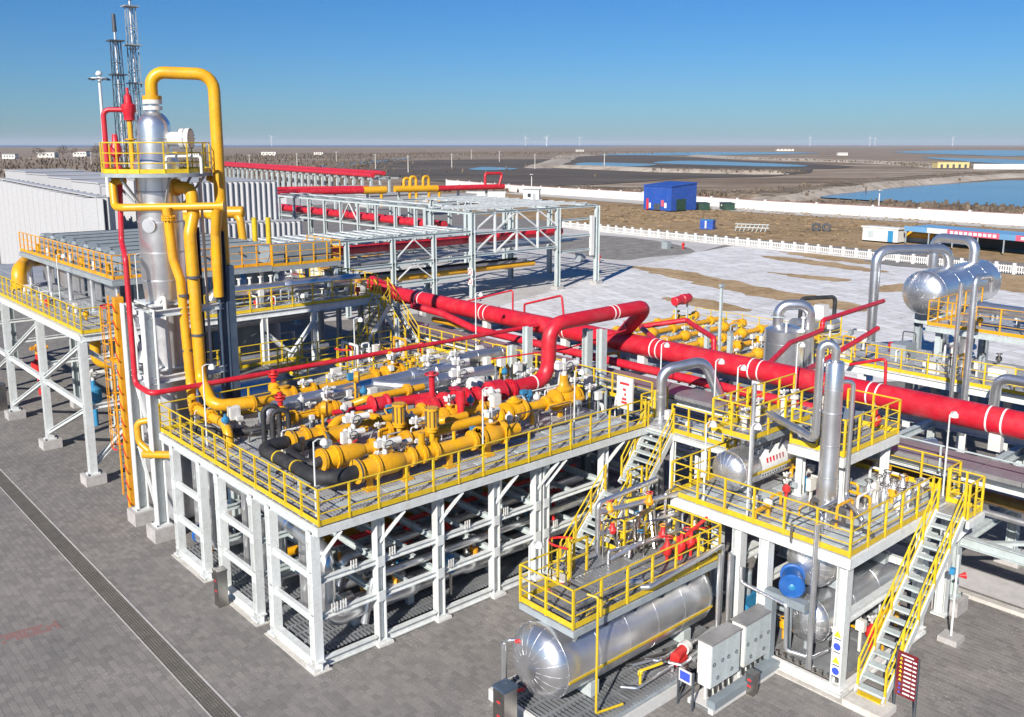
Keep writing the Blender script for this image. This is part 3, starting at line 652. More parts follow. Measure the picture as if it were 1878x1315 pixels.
MB().cyl((6.1, 1.1, ZP + 0.25), (6.1, 1.1, ZP + 0.7), 0.07, seg=10).build('drain_stub', 'yellow_pipe', t)
actuator(t, (3.3, 1.1, ZP + 0.5), 1.2); actuator(t, (4.0, 1.35, ZP + 0.35), 0.9)
for x in (2.7, 4.1, 5.9, 7.6): MB().bar((x, 1.1, DZ), (x, 1.1, ZP - 0.2), 0.14, 0.2).box((x, 1.1, DZ + 0.03), (0.4, 0.5, 0.05)).build('support', 'yellow_pipe', t)

t = thing('yellow_manifold', 'second yellow valve line ending in a cross shaped valve cluster at the right', 'pipe', (2.4, 2.75, DZ))
MB().tube([(2.0, 2.75, ZP), (8.6, 2.75, ZP)], 0.26, 16).tube([(9.5, 2.75, ZP), (13.8, 2.75, ZP)], 0.27, 16).tube([(8.5, 2.75, ZP), (9.6, 2.75, ZP)], 0.18, 14).build('pipe', 'yellow_pipe', t)
MB().lathe((2.0, 2.75, ZP), (1, 0, 0), [(0, 0.40), (0.1, 0.46), (0.7, 0.48), (1.15, 0.46), (1.5, 0.3)], 20).build('valve_body', 'yellow_pipe', t)
for x, r in ((1.95, 0.56), (2.45, 0.56), (3.9, 0.45), (5.3, 0.42), (9.5, 0.5), (10.1, 0.52), (10.5, 0.52), (12.0, 0.42), (13.75, 0.5)): flange(t, (x, 2.75, ZP), r, 'yellow_pipe')
valve(t, (10.3, 2.75, ZP), 0.34, 'yellow_pipe', ln=0.4)
MB().lathe((10.3, 2.75, ZP + 0.4), (0, 0, 1), [(0, 0.3), (0.2, 0.36), (0.3, 0.2), (0.45, 0.1)], 14).build('bonnet', 'yellow_pipe', t)
valve(t, (13.0, 2.75, ZP + 0.05), 0.36, 'yellow_pipe', ln=0.5)
MB().lathe((13.0, 2.75, ZP + 0.5), (0, 0, 1), [(0, 0.42), (0.12, 0.42), (0.3, 0.24), (0.6, 0.2), (0.9, 0.2)], 16).tube([(11.9, 2.3, ZP), (12.2, 2.05, ZP), (13.6, 2.05, ZP), (13.8, 2.4, ZP)], 0.13, 12, 0.25).build('bonnet', 'yellow_pipe', t)
actuator(t, (13.0, 2.75, ZP + 1.35), 1.5); actuator(t, (3.1, 2.9, ZP + 0.45), 1.1); actuator(t, (5.9, 3.1, ZP + 0.3), 0.9)
for x in (2.8, 4.6, 6.6, 8.6, 11.3, 12.8): MB().bar((x, 2.75, DZ), (x, 2.75, ZP - 0.2), 0.14, 0.2).build('support', 'yellow_pipe', t)

for i, (x, y, lab) in enumerate(((5.55, 3.55, 'rear one of two upright yellow bolted canisters on the manifold'), (6.1, 2.35, 'front one of two upright yellow bolted canisters on the manifold'))):
    t = thing('canister_valve', lab, 'valve', (x, y, ZP + 0.2), 'yellow canisters')
    MB().cyl((x, y, ZP + 0.2), (x, y, ZP + 1.0), 0.21, seg=18).cyl((x, y, ZP + 0.97), (x, y, ZP + 1.05), 0.25, seg=18).cyl((x, y, ZP + 0.3), (x, y, ZP + 0.38), 0.25, seg=18).cyl((x, y, ZP - 0.2), (x, y, ZP + 0.3), 0.1, seg=10).build('body', 'yellow_pipe', t)
    for k in range(10):
        a = k * 0.628; MB().cyl((x + math.cos(a) * 0.23, y + math.sin(a) * 0.23, ZP + 0.3), (x + math.cos(a) * 0.23, y + math.sin(a) * 0.23, ZP + 1.08), 0.016, seg=5).build('tie_rod', 'dark_steel', t)

t = thing('yellow_manifold', 'third yellow line with humped bypass between the hoses and the red pipe', 'pipe', (2.3, 5.2, DZ))
MB().tube([(2.2, 5.2, ZP), (8.2, 5.2, ZP)], 0.24, 16).build('pipe', 'yellow_pipe', t)
MB().lathe((2.2, 5.2, ZP), (1, 0, 0), [(0, 0.42), (0.5, 0.44), (0.9, 0.42), (1.2, 0.28)], 18).lathe((3.2, 4.5, ZP), (1, 0, 0), [(0, 0.36), (0.8, 0.38), (1.0, 0.2)], 18).tube([(3.5, 4.5, ZP), (4.9, 4.5, ZP)], 0.18, 12).tube([(3.9, 5.6, ZP), (4.3, 5.9, ZP + 0.3), (5.3, 5.9, ZP + 0.3), (5.9, 5.4, ZP)], 0.22, 12, 0.3).build('valve_body', 'yellow_pipe', t)
for x, r in ((2.15, 0.54), (2.7, 0.54), (3.3, 0.5), (5.6, 0.42), (6.7, 0.44), (7.7, 0.44)): flange(t, (x, 5.2, ZP), r, 'yellow_pipe')
flange(t, (3.15, 4.5, ZP), 0.46, 'yellow_pipe'); actuator(t, (4.3, 4.4, ZP + 0.2), 1.3)
for x in (2.9, 4.8, 6.4): MB().bar((x, 5.2, DZ), (x, 5.2, ZP - 0.2), 0.14, 0.2).build('support', 'grey_steel', t)

t = thing('yellow_manifold', 'yellow line along the back railing fed by the tower downcomer', 'pipe', (2.5, 10.2, DZ))
MB().tube([(3.0, 10.15, ZP + 0.1), (10.6, 10.9, ZP)], 0.27, 16).tube([(9.6, 11.0, ZP), (9.9, 12.6, ZP)], 0.2, 12).build('pipe', 'yellow_pipe', t)
for x in (3.2, 4.4, 4.9, 6.0, 9.2, 9.9): flange(t, (x, 10.15 + (x - 3) * 0.1, ZP + 0.08), 0.45, 'yellow_pipe')
valve(t, (4.65, 10.3, ZP + 0.08), 0.3, 'yellow_pipe', ln=0.35); valve(t, (10.2, 10.9, ZP), 0.33, 'yellow_pipe', act=1.0, ln=0.4)
for x in (3.8, 5.6, 8.4): MB().bar((x, 10.2 + (x - 3) * .1, DZ), (x, 10.2 + (x - 3) * .1, ZP - 0.2), 0.14, 0.2).build('support', 'yellow_pipe', t)
actuator(t, (5.6, 10.5, ZP + 0.3), 0.8); actuator(t, (7.0, 10.6, ZP + 0.3), 0.9); actuator(t, (8.2, 10.7, ZP + 0.3), 0.8)
for i, (x, y, z, lab) in enumerate(((3.45, 8.4, ZP, 'small upright yellow valve with red handwheel near the black hoses'), (4.55, 11.05, ZP + 0.2, 'red topped relief valve under the thin red line'))):
    t = thing('relief_valve', lab, 'valve', (x, y, DZ))
    MB().cyl((x, y, DZ), (x, y, z + 0.1), 0.1, seg=10).lathe((x, y, z - 0.1), (0, 0, 1), [(0, 0.14), (0.1, 0.24), (0.3, 0.24), (0.42, 0.12)], 14).build('body', 'yellow_pipe', t)
    MB().cyl((x, y, z + 0.3), (x, y, z + 0.85), 0.1, seg=10).torus((x, y, z + 0.7), (0, 0, 1), 0.2, 0.03, 14).cyl((x, y, z + 0.55), (x, y, z + 0.62), 0.2, seg=12).build('bonnet', 'red_paint', t)
for i, (x, y, s, lab) in enumerate(((7.35, 9.35, 0.25, 'round yellow disc on the silver pipe, left'), (4.05, 6.3, 0.24, 'round yellow disc standing among the black hoses'), (10.6, 11.7, 0.22, 'round yellow disc behind the silver pipes'))):
    o = MB().lathe((x - 0.12, y - 0.1, ZP + 0.62), (1, -0.75, 0), [(0, s * 0.5), (0.03, s), (0.2, s), (0.25, s * 0.6)], 20).cyl((x, y, DZ), (x, y, ZP + 0.45), 0.05, seg=8).build('disc_flange', 'yellow_pipe'); tag(o, lab, 'blind flange')

def shrink(t, y0, k, z0=ZP):
    """bring the girth of a run that lies along X down to k of what was laid out"""
    for o in list(t.children) + [c for q in t.children for c in q.children]:
        w0 = WO[o]
        if o.parent.name.startswith('actuator'): continue
        if w0.length < 1e-6:
            for v in o.data.vertices:
                v.co.y = y0 + (v.co.y - y0) * k
                if not o.name.startswith('support'): v.co.z = z0 + (v.co.z - z0) * k
        else:
            w1 = V((w0.x, y0 + (w0.y - y0) * k, z0 + (w0.z - z0) * k)); o.location = w1 - WO[o.parent]; WO[o] = w1
            if o.name.startswith('flange'): o.scale = (0.8, k, k)
for o in [q for q in COL.objects if q.name.startswith('yellow_manifold')]:
    y0 = o.location.y; shrink(o, 1.1 if y0 < 2 else 2.75 if y0 < 3 else 5.1 if y0 < 6 else 10.5, 0.70)
t = thing('yellow_manifold', 'short yellow line between the canisters and the red pipe', 'pipe', (5.4, 3.9, DZ))
MB().tube([(5.0, 3.95, ZP), (10.4, 3.95, ZP)], 0.19, 14).tube([(7.0, 3.95, ZP), (7.4, 3.3, ZP + 0.1), (8.4, 3.3, ZP + 0.1)], 0.15, 12, 0.25).build('pipe', 'yellow_pipe', t)
for x in (5.3, 6.2, 7.7, 8.5, 9.6): flange(t, (x, 3.95, ZP), 0.32, 'yellow_pipe')
valve(t, (8.1, 3.95, ZP), 0.21, 'yellow_pipe', act=0.8, ln=0.3); actuator(t, (5.8, 3.95, ZP + 0.2), 0.8)
for x in (5.6, 7.0, 9.0): MB().bar((x, 3.95, DZ), (x, 3.95, ZP - 0.15), 0.12, 0.18).build('support', 'yellow_pipe', t)
t = thing('yellow_manifold', 'slim yellow line behind the red pot', 'pipe', (3.4, 7.9, DZ))
MB().tube([(3.3, 7.7, ZP), (6.2, 7.75, ZP), (6.6, 7.4, ZP + 0.2), (9.4, 7.4, ZP + 0.2)], 0.15, 12, 0.25).build('pipe', 'yellow_pipe', t)
for x in (3.6, 4.6, 5.5, 8.6): flange(t, (x, 7.7 if x < 6 else 7.4, ZP if x < 6 else ZP + 0.2), 0.26, 'yellow_pipe')
valve(t, (5.05, 7.72, ZP), 0.18, 'yellow_pipe', act=0.8, ln=0.28)
for x in (4.0, 6.0, 8.0): MB().bar((x, 7.7 if x < 7 else 7.4, DZ), (x, 7.7 if x < 7 else 7.4, ZP), 0.1).build('support', 'grey_steel', t)
# black insulated hoses: two U bends and two small loops
t = thing('black_hose', 'thick black insulated pipe bending round the deck corner', 'pipe', (1.0, 4, DZ))
MB().tube([(2.0, 5.2, ZP), (1.0, 5.2, ZP), (1.0, 1.1, ZP), (2.25, 1.1, ZP)], 0.225, 18, 0.6).build('pipe', 'black_lagging', t)
for y in (3.9, 2.7): ring(t, (1.0, y, ZP), (0, 1, 0), 0.228, 0.05, 'yellow_paint', 'band', 0.02)
for y in (4.4, 2.4): MB().bar((1.0, y, DZ), (1.0, y, ZP - 0.25), 0.16, 0.2).build('support', 'grey_steel', t)
for p in ((2.2, 1.1, ZP), (2.1, 5.2, ZP)): MB().cyl(p, (p[0] + 0.06, p[1], p[2]), 0.395, seg=22).build('collar', 'dark_steel', t)
t = thing('black_hose', 'shorter black insulated pipe inside the bend of the thick one', 'pipe', (1.8, 3.6, DZ))
MB().tube([(3.2, 4.6, ZP), (1.7, 4.6, ZP - 0.1), (1.5, 2.75, ZP - 0.1), (2.0, 2.75, ZP)], 0.17, 16, 0.42).build('pipe', 'black_lagging', t)
MB().cyl((1.9, 2.75, ZP), (1.96, 2.75, ZP), 0.385, seg=22).cyl((3.1, 4.5, ZP), (3.14, 4.5, ZP), 0.3, seg=20).build('collar', 'dark_steel', t)
for i, (y, lab) in enumerate(((7.3, 'rear one of two small black hose loops'), (6.6, 'front one of two small black hose loops'))):
    o = MB().tube([(2.2, y, DZ + 0.1), (2.2, y, ZP + 0.75), (2.75, y - 0.15, ZP + 0.75), (2.75, y - 0.15, DZ + 0.2)], 0.095, 12, 0.27).build('black_hose', 'black_lagging'); tag(o, lab, 'pipe')
o = MB().tube([(0.6, 10.4, DZ + 0.25), (1.4, 9.0, DZ + 0.25), (2.6, 8.2, DZ + 0.3), (3.3, 8.4, DZ + 0.3)], 0.16, 14, 0.5).build('black_hose', 'black_lagging'); tag(o, 'black insulated pipe lying along the left railing', 'pipe')

# silver insulated lines with the looped tee
t = thing('silver_pipe', 'large silver insulated pipe on the deck splitting into a looped branch', 'pipe', (4, 9.6, DZ))
MB().tube([(2.9, 9.3, DZ - 0.8), (3.5, 9.5, ZP), (13.6, 9.75, ZP + 0.1)], 0.26, 22, 0.8).build('pipe', 'silver', t)
MB().tube([(8.4, 9.65, ZP + 0.05), (9.1, 8.4, ZP + 0.05), (10.6, 8.3, ZP + 0.05), (13.8, 8.2, ZP + 0.05)], 0.26, 22, 0.75).build('branch', 'silver', t)
for x in (5.0, 6.2, 7.4, 8.6, 10.4, 11.7): ring(t, (x, 9.6, ZP + 0.04), (1, 0, 0), 0.26, 0.06, 'silver_dull', 'seam', 0.012)
for x in (10.7, 11.4): ring(t, (x, 8.28, ZP + 0.05), (1, 0, 0), 0.26, 0.07, 'silver_dull', 'seam', 0.014)
MB().lathe((10.3, 9.68, ZP + 0.06), (1, 0, 0), [(0, 0.27), (0.1, 0.34), (0.5, 0.34), (0.7, 0.27)], 20).build('reducer', 'silver', t)
actuator(t, (11.3, 9.6, ZP + 0.38), 1.2); actuator(t, (12.0, 8.3, ZP + 0.36), 1.1); actuator(t, (12.9, 9.7, ZP + 0.4), 1.0); actuator(t, (5.9, 9.1, ZP + 0.2), 0.7)
for x in (5.2, 8.0, 12.2): MB().bar((x, 9.6, DZ), (x, 9.6, ZP - 0.2), 0.2, 0.3).build('support', 'grey_steel', t)
t = thing('silver_pipe', 'silver pipe stub with domed end behind the red elbow', 'pipe', (13.8, 9.5, DZ))
drum(t, (13.3, 10.6, ZP + 0.1), (16.2, 10.4, ZP + 0.1), 0.32, seams=1.4, seg=22)
MB().bar((14.6, 10.5, DZ), (14.6, 10.5, ZP - 0.2), 0.2, 0.3).build('support', 'grey_steel', t)

# red lines of the manifold
t = thing('red_filter', 'short red flanged pot left of the big red elbow', 'pipe', (6.9, 6.8, DZ))
MB().lathe((6.55, 6.95, ZP + 0.05), (1, -0.1, 0), [(0, 0.36), (0.06, 0.38), (0.1, 0.28), (0.6, 0.28), (0.66, 0.35), (0.74, 0.35), (0.78, 0.17), (1.0, 0.16)], 22).build('pot', 'red_pipe', t)
MB().tube([(7.5, 6.85, ZP), (9.3, 6.5, ZP)], 0.2, 16).build('pipe', 'red_pipe', t); MB().tube([(5.0, 7.2, ZP), (6.6, 6.95, ZP)], 0.1, 10).build('inlet', 'red_pipe', t)
MB().bar((8.2, 6.7, DZ), (8.2, 6.7, ZP - 0.2), 0.2, 0.3).build('support', 'grey_steel', t)
t = thing('red_loop_pipe', 'fat red pipe rising from the manifold and arching over the long red main', 'pipe', (10, 5.1, DZ))
MB().tube([(8.0, 5.15, ZP), (14.35, 5.1, ZP + 0.1), (14.35, 5.0, 7.85), (20.5, 4.7, 8.0), (20.5, 6.6, 6.1)], 0.325, 24, 0.75).build('pipe', 'red_pipe', t)
MB().lathe((11.0, 5.12, ZP + 0.05), (1, 0, 0), [(0, 0.36), (0.05, 0.52), (0.7, 0.52), (0.75, 0.36)], 26).build('large_flange', 'red_pipe', t)
valve(t, (9.3, 5.14, ZP), 0.31, 'red_pipe', ln=0.5, act=None)
for x in (8.2, 10.4, 12.2): flange(t, (x, 5.13, ZP + 0.03), 0.46, 'red_pipe')
MB().lathe((8.0, 5.9, ZP), (1, -0.25, 0), [(0, 0.2), (0.5, 0.3), (0.9, 0.3), (1.3, 0.2)], 18).cyl((8.6, 5.7, ZP + 0.3), (8.6, 5.7, ZP + 1.3), 0.12, seg=10).torus((8.6, 5.7, ZP + 1.2), (0, 0, 1), 0.26, 0.035, 16).build('side_valve', 'red_pipe', t)
MB().cyl((8.3, 3.5, ZP), (8.3, 3.5, ZP + 0.9), 0.14, seg=10).cyl((8.3, 3.5, ZP + 0.55), (8.3, 3.5, ZP + 1.05), 0.18, seg=10).build('small_relief', 'red_pipe', t)
actuator(t, (9.4, 5.0, ZP + 0.85), 1.4); actuator(t, (10.4, 4.3, ZP + 0.1), 1.0)
for p in ((18.0, 4.82, 7.94), (18.25, 4.81, 7.945), (13.5, 5.1, ZP + 0.1)): ring(t, p, (1, 0, 0), 0.325, 0.05, 'print_white', 'band', 0.012)
for x in (11.9, 9.9): MB().bar((x, 5.1, DZ), (x, 5.1, ZP - 0.3), 0.2, 0.3).build('support', 'grey_steel', t)
t = thing('silver_dome_cap', 'pale round cap behind the large red flange', 'pipe', (11.2, 6.3, DZ))
MB().lathe((11.0, 6.2, ZP + 0.1), (1, 0, 0), [(0, 0.3), (0.05, 0.44), (0.35, 0.44), (0.5, 0.2)], 20).bar((11.2, 6.2, DZ), (11.2, 6.2, ZP), 0.2).build('cap', 'cream_white', t)

# clutter among the lines: small instruments, junction boxes, tubing and stands
rnd = random.Random(11); k = 0
SPOT = [(1.2, 8.3), (1.9, 9.1), (3.9, 8.6), (4.6, 8.9), (5.4, 8.2), (6.3, 8.3), (6.9, 8.0), (7.7, 8.6), (4.3, 7.7), (5.2, 6.7), (5.9, 7.6), (8.9, 7.4), (9.7, 7.2), (3.4, 3.7), (4.9, 3.9), (6.4, 4.0), (7.3, 4.0), (7.9, 4.3), (9.1, 3.9), (10.1, 3.6), (11.3, 3.9), (12.3, 3.6), (13.9, 3.7), (14.2, 6.4), (13.2, 6.6), (12.2, 7.0), (5.2, 1.9), (9.3, 1.9), (13.7, 1.5), (3.6, 1.95), (6.3, 11.2), (7.6, 11.3), (12.2, 11.0), (11.0, 7.3)]
for i, (x, y) in enumerate(SPOT):
    s = rnd.uniform(0.8, 1.25); kind = i % 3
    words = ('left railing', 'hose corner', 'silver pipe', 'silver pipe end', 'small black loops', 'yellow disc', 'red pot', 'silver branch', 'bypass hump', 'red inlet', 'pot pipe', 'red side valve', 'red valve', 'inner hose', 'third yellow line', 'rear canister', 'canister pair', 'small red relief', 'cross cluster', 'upper yellow flange', 'large red flange', 'red elbow', 'yellow cross valve', 'riser foot', 'pale cap', 'silver tee', 'nearest yellow line', 'yellow valve end', 'deck corner near stair', 'wide yellow body', 'back railing', 'caged ladder', 'domed silver stub', 'silver loop')[i]
    t = thing('instrument_stand', ('grey transmitter post', 'pale junction box on a post', 'small silver valve cluster')[kind] + ' beside the ' + words, ('instrument', 'junction box', 'valve')[kind], (x, y, DZ))
    h = rnd.uniform(0.7, 1.15)
    MB().bar((x, y, DZ), (x, y, DZ + h), 0.07).box((x, y, DZ + 0.015), (0.22, 0.22, 0.03)).build('post', 'grey_steel', t)
    if kind == 0:
        MB().lathe((x, y, DZ + h), (0.3, -1, 0.2), [(-0.1, 0.08), (-0.08, 0.13), (0.1, 0.13), (0.13, 0.08)], 12).cyl((x, y, DZ + h - 0.1), (x, y, DZ + h + 0.22), 0.05, seg=8).build('transmitter', 'cream_white' if i % 2 else 'light_blue', t)
    elif kind == 1:
        MB().box((x, y, DZ + h), (0.34 * s, 0.2 * s, 0.4 * s)).build('box', 'beige_box', t); MB().box((x, y - 0.103 * s, DZ + h), (0.28 * s, 0.01, 0.34 * s)).build('door', 'cream_white', t)
    else:
        b = MB().tube([(x - 0.5, y, DZ + 0.3), (x - 0.2, y, DZ + h - 0.2), (x + 0.3, y, DZ + h - 0.2), (x + 0.5, y + 0.2, DZ + 0.2)], 0.05, 8, 0.12); b.build('tubing', 'stainless', t)
        actuator(t, (x, y, DZ + h - 0.2), 0.55)

# ---------------------------------------------------------------- small bore tubing, trays and plates fixed to the main platform
rnd = random.Random(77)
for i in range(46):
    x, y = rnd.uniform(1.4, 13.6), rnd.choice((1.9, 2.05, 3.6, 3.9, 4.1, 6.2, 6.5, 7.4, 7.7, 8.7, 8.9, 10.7)) + rnd.uniform(-0.15, 0.15)
    h = rnd.uniform(0.25, 0.95); l = rnd.uniform(0.5, 1.7); s = rnd.choice((-1, 1)); dy = rnd.uniform(-0.5, 0.5)
    MB().tube([(x, y, DZ), (x, y, DZ + h), (x + s * l, y, DZ + h), (x + s * l, y + dy, DZ + h * 0.6), (x + s * l, y + dy, DZ)], rnd.choice((0.022, 0.03, 0.045)), 7, 0.07).build('tubing', rnd.choice(('stainless', 'stainless', 'grey_steel', 'yellow_pipe', 'cream_white')), mp_)
for y0, x0, x1 in ((1.85, 1.6, 13.8), (3.75, 3.2, 13.5), (7.0, 2.4, 8.0), (8.95, 3.0, 13.0)):
    MB().b2((x0, y0 - 0.11, DZ + 0.12), (x1, y0 + 0.11, DZ + 0.2)).build('cable_tray', 'tray_cover', mp_)
for i in range(26):
    x, y = rnd.uniform(1.6, 13.8), rnd.choice((2.0, 3.8, 4.2, 6.4, 7.5, 8.8, 10.5)) + rnd.uniform(-0.1, 0.1); h = rnd.uniform(0.4, 1.0)
    MB().bar((x, y, DZ), (x, y, DZ + h), 0.06).box((x, y, DZ + h + 0.08), (rnd.uniform(0.12, 0.3), rnd.uniform(0.12, 0.24), rnd.uniform(0.14, 0.3))).build('junction_box', rnd.choice(('cream_white', 'grey_steel', 'stainless', 'light_blue')), mp_)
for i in range(14):
    x, y = rnd.uniform(2.0, 13.0), rnd.choice((0.75, 2.1, 3.7, 4.0, 6.3, 8.8)); MB().lathe((x, y, DZ + 0.35), (0, 0, 1), [(0, 0.06), (0.06, 0.12), (0.16, 0.12), (0.22, 0.05), (0.4, 0.05)], 10).torus((x, y, DZ + 0.76), (0, 0, 1), 0.11, 0.02, 12, 5).cyl((x, y, DZ), (x, y, DZ + 0.36), 0.05, seg=8).build('drain_valve', rnd.choice(('red_paint', 'yellow_pipe', 'stainless')), mp_)
# bolted end plates where the frame members meet
plate_x = shared('plate_x', lambda: MB().box((0, 0, 0), (0.03, 0.24, 0.34)).mesh('splice_plate', 'white_paint')); plate_y = shared('plate_y', lambda: MB().box((0, 0, 0), (0.24, 0.03, 0.34)).mesh('splice_plate', 'white_paint'))
for x in XC[1:]:
    for z in (1.6, 2.75, DZ - 0.38): put('splice_plate', plate_y, mp_, (x, -0.14, z))
for y in YC:
    for z in (1.55, 2.9, DZ - 0.38): put('splice_plate', plate_x, mp_, (-0.14, y, z))
for x, z in ((0.5, 1.6), (0.8, 1.6), (2.6, 2.75), (4.9, 1.6), (7.3, 2.75), (9.7, 1.6), (1.2, 2.75), (5.6, 2.75)):
    for k in range(3): MB().box((x + k * 0.09, -0.1, z + 0.2), (0.035, 0.03, 0.28)).build('hanger', 'cream_white', mp_)

# ================================================================ pipes under the main platform
t = thing('silver_pipe', 'wide silver insulated pipe dropping at the platform corner and running along its foot', 'pipe', (0.75, 0.6, 0.4))
MB().tube([(1.3, 9.5, 3.15), (1.3, 6.0, 3.15), (0.85, 0.75, 3.15), (0.75, 0.6, 0.95), (3.0, 0.85, 0.95), (12.5, 0.95, 0.95)], 0.25, 24, 0.5).build('pipe', 'silver', t)
for x in (2.1, 2.6, 4.3, 6.2, 6.7, 9.0): ring(t, (x, 0.9, 0.95), (1, 0, 0), 0.25, 0.06, 'silver_dull', 'seam', 0.02)
for y in (2.3, 3.3, 4.6): ring(t, (0.98 + (y - 2) * 0.08, y, 3.15), (0, 1, 0), 0.25, 0.3, 'blue_paint' if y < 4 else 'silver_dull', 'band', 0.006)
MB().lathe((2.8, 0.9, 0.95), (1, 0, 0), [(0, 0.26), (0.12, 0.33), (1.0, 0.36), (1.3, 0.33), (1.5, 0.26)], 22).build('valve_jacket', 'silver', t)
MB().lathe((6.0, 0.93, 0.95), (1, 0, 0), [(0, 0.26), (0.3, 0.34), (1.4, 0.36), (1.7, 0.26)], 22).build('valve_jacket', 'silver', t)
MB().cyl((3.5, 0.9, 1.25), (3.5, 0.9, 1.5), 0.16, seg=12).cyl((6.8, 0.93, 1.25), (6.8, 0.93, 1.5), 0.16, seg=12).cyl((2.5, 0.9, 1.1), (2.5, 0.9, 1.35), 0.08, seg=8).build('valve_neck', 'orange_paint', t)
actuator(t, (3.5, 0.9, 1.5), 0.8); actuator(t, (6.8, 0.93, 1.5), 0.9)
for x in (1.9, 4.0, 7.5, 10.5): MB().bar((x, 0.92, 0.33), (x, 0.92, 0.62), 0.2, 0.24).build('support', 'grey_steel', t)
pipe('silver_pipe', 'upright silver pipe behind the corner frame of the platform', 'pipe', [(1.15, 2.6, 3.0), (1.15, 2.6, 0.75), (2.6, 2.6, 0.75)], 0.23, 'silver', 20, 0.5)
pipe('silver_pipe', 'upright silver pipe in the second frame of the platform', 'pipe', [(1.5, 5.0, 3.1), (1.5, 5.0, 0.7), (3.4, 5.2, 0.7)], 0.21, 'silver', 18, 0.5)
pipe('silver_pipe', 'slim upright silver pipe halfway along the platform front', 'pipe', [(7.9, 1.0, 4.4), (7.9, 1.0, 1.4)], 0.22, 'silver', 18)
pipe('silver_pipe', 'slim upright silver pipe at the far left frame', 'pipe', [(0.9, 8.9, 4.2), (0.9, 8.9, 0.5)], 0.2, 'silver_dull', 16)
t = thing('silver_valve', 'silver jacketed valve with blue band at the far left frame', 'valve', (0.9, 9.2, 0.3))
MB().lathe((0.5, 9.7, 0.95), (0.35, -1, -0.05), [(0, 0.3), (0.25, 0.36), (0.9, 0.36), (1.1, 0.28)], 20).build('jacket', 'silver', t)
ring(t, (0.53, 9.6, 0.95), (0.35, -1, 0), 0.34, 0.12, 'blue_paint', 'band', 0.02); MB().cyl((0.7, 9.2, 1.2), (0.7, 9.2, 1.5), 0.12, seg=10).cyl((0.7, 9.2, 0.3), (0.7, 9.2, 0.65), 0.13, seg=10).build('neck', 'orange_paint', t)
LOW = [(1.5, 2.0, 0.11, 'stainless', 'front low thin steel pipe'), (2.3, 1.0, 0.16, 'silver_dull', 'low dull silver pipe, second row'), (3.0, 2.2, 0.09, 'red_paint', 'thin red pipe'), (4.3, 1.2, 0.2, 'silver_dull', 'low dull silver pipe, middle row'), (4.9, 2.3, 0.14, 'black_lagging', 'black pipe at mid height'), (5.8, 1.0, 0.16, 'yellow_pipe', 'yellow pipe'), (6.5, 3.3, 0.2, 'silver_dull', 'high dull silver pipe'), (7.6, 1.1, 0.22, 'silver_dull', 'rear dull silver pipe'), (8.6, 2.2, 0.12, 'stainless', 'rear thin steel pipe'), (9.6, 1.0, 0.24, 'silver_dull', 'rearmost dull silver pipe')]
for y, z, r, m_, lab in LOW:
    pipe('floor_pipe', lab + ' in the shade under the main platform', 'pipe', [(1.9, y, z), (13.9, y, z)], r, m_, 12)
rnd = random.Random(4)
for i in range(16):
    x, y = 2.8 + (i % 8) * 1.45, (1.75, 3.3)[i // 8]
    t = thing('valve_group', ('front' if i < 8 else 'rear') + ' row under the platform, ' + ('first', 'second', 'third', 'fourth', 'fifth', 'sixth', 'seventh', 'eighth')[i % 8] + ' small valve from the corner', 'valve', (x, y, 0.36))
    z = 0.36; h = rnd.uniform(0.8, 1.5)
    MB().cyl((x, y, z), (x, y, z + h), 0.06, seg=8).lathe((x, y, z + h * 0.5), (0, 0, 1), [(0, 0.08), (0.08, 0.16), (0.22, 0.16), (0.3, 0.08)], 12).build('body', ('orange_paint', 'cream_white', 'red_paint', 'stainless')[i % 4], t)
    actuator(t, (x, y, z + h), 0.6 if i % 2 else 0.8, ('cream_white', 'cream_white', 'red_paint', 'light_blue')[(i * 7) % 4])
    MB().tube([(x, y, z + h * 0.4), (x + 0.5, y, z + h * 0.4), (x + 0.5, y + 0.3, z + 0.1)], 0.045, 8, 0.1).build('tubing', 'stainless', t)
for i, (x, y, lab) in enumerate(((5.3, 0.35, 'blue valve head on a post at the platform foot'), (7.4, 0.5, 'upright orange valve inside the platform front'), (6.3, 1.9, 'upright red valve deep inside the platform front'))):
    t = thing('upright_valve', lab, 'valve', (x, y, 0.35))
    c = ('light_blue', 'orange_paint', 'red_paint')[i]; h = (0.9, 1.5, 1.4)[i]
    MB().cyl((x, y, 0.35), (x, y, 0.35 + h), 0.05, seg=8).build('stem', 'stainless', t)
    MB().cyl((x, y, 0.35 + h), (x, y, 0.9 + h), 0.16, seg=12).box((x, y, 0.62 + h), (0.28, 0.28, 0.2)).build('head', c, t)

# ================================================================ absorber tower
TX, TY = 1.5, 14.0
tw = thing('absorber_tower', 'tall silver column with a railed ring platform and a bolted manway near its top', 'tower', (TX, TY, 0))
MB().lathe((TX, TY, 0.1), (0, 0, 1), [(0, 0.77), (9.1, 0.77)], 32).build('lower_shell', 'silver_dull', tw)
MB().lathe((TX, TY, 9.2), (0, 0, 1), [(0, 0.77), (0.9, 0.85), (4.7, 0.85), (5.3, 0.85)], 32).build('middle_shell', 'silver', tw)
MB().lathe((TX, TY, 14.5), (0, 0, 1), [(0, 0.85), (0.2, 0.85), (0.55, 0.62), (1.6, 0.62), (1.75, 0.60), (1.95, 0.48), (2.1, 0.33), (2.12, 0.26), (2.6, 0.26)], 32).build('upper_shell', 'silver', tw, 30)
MB().cyl((TX, TY, 16.95), (TX, TY, 17.1), 0.36, seg=24).cyl((TX, TY, 16.72), (TX, TY, 16.86), 0.36, seg=24).build('top_flange', 'cream_white', tw)
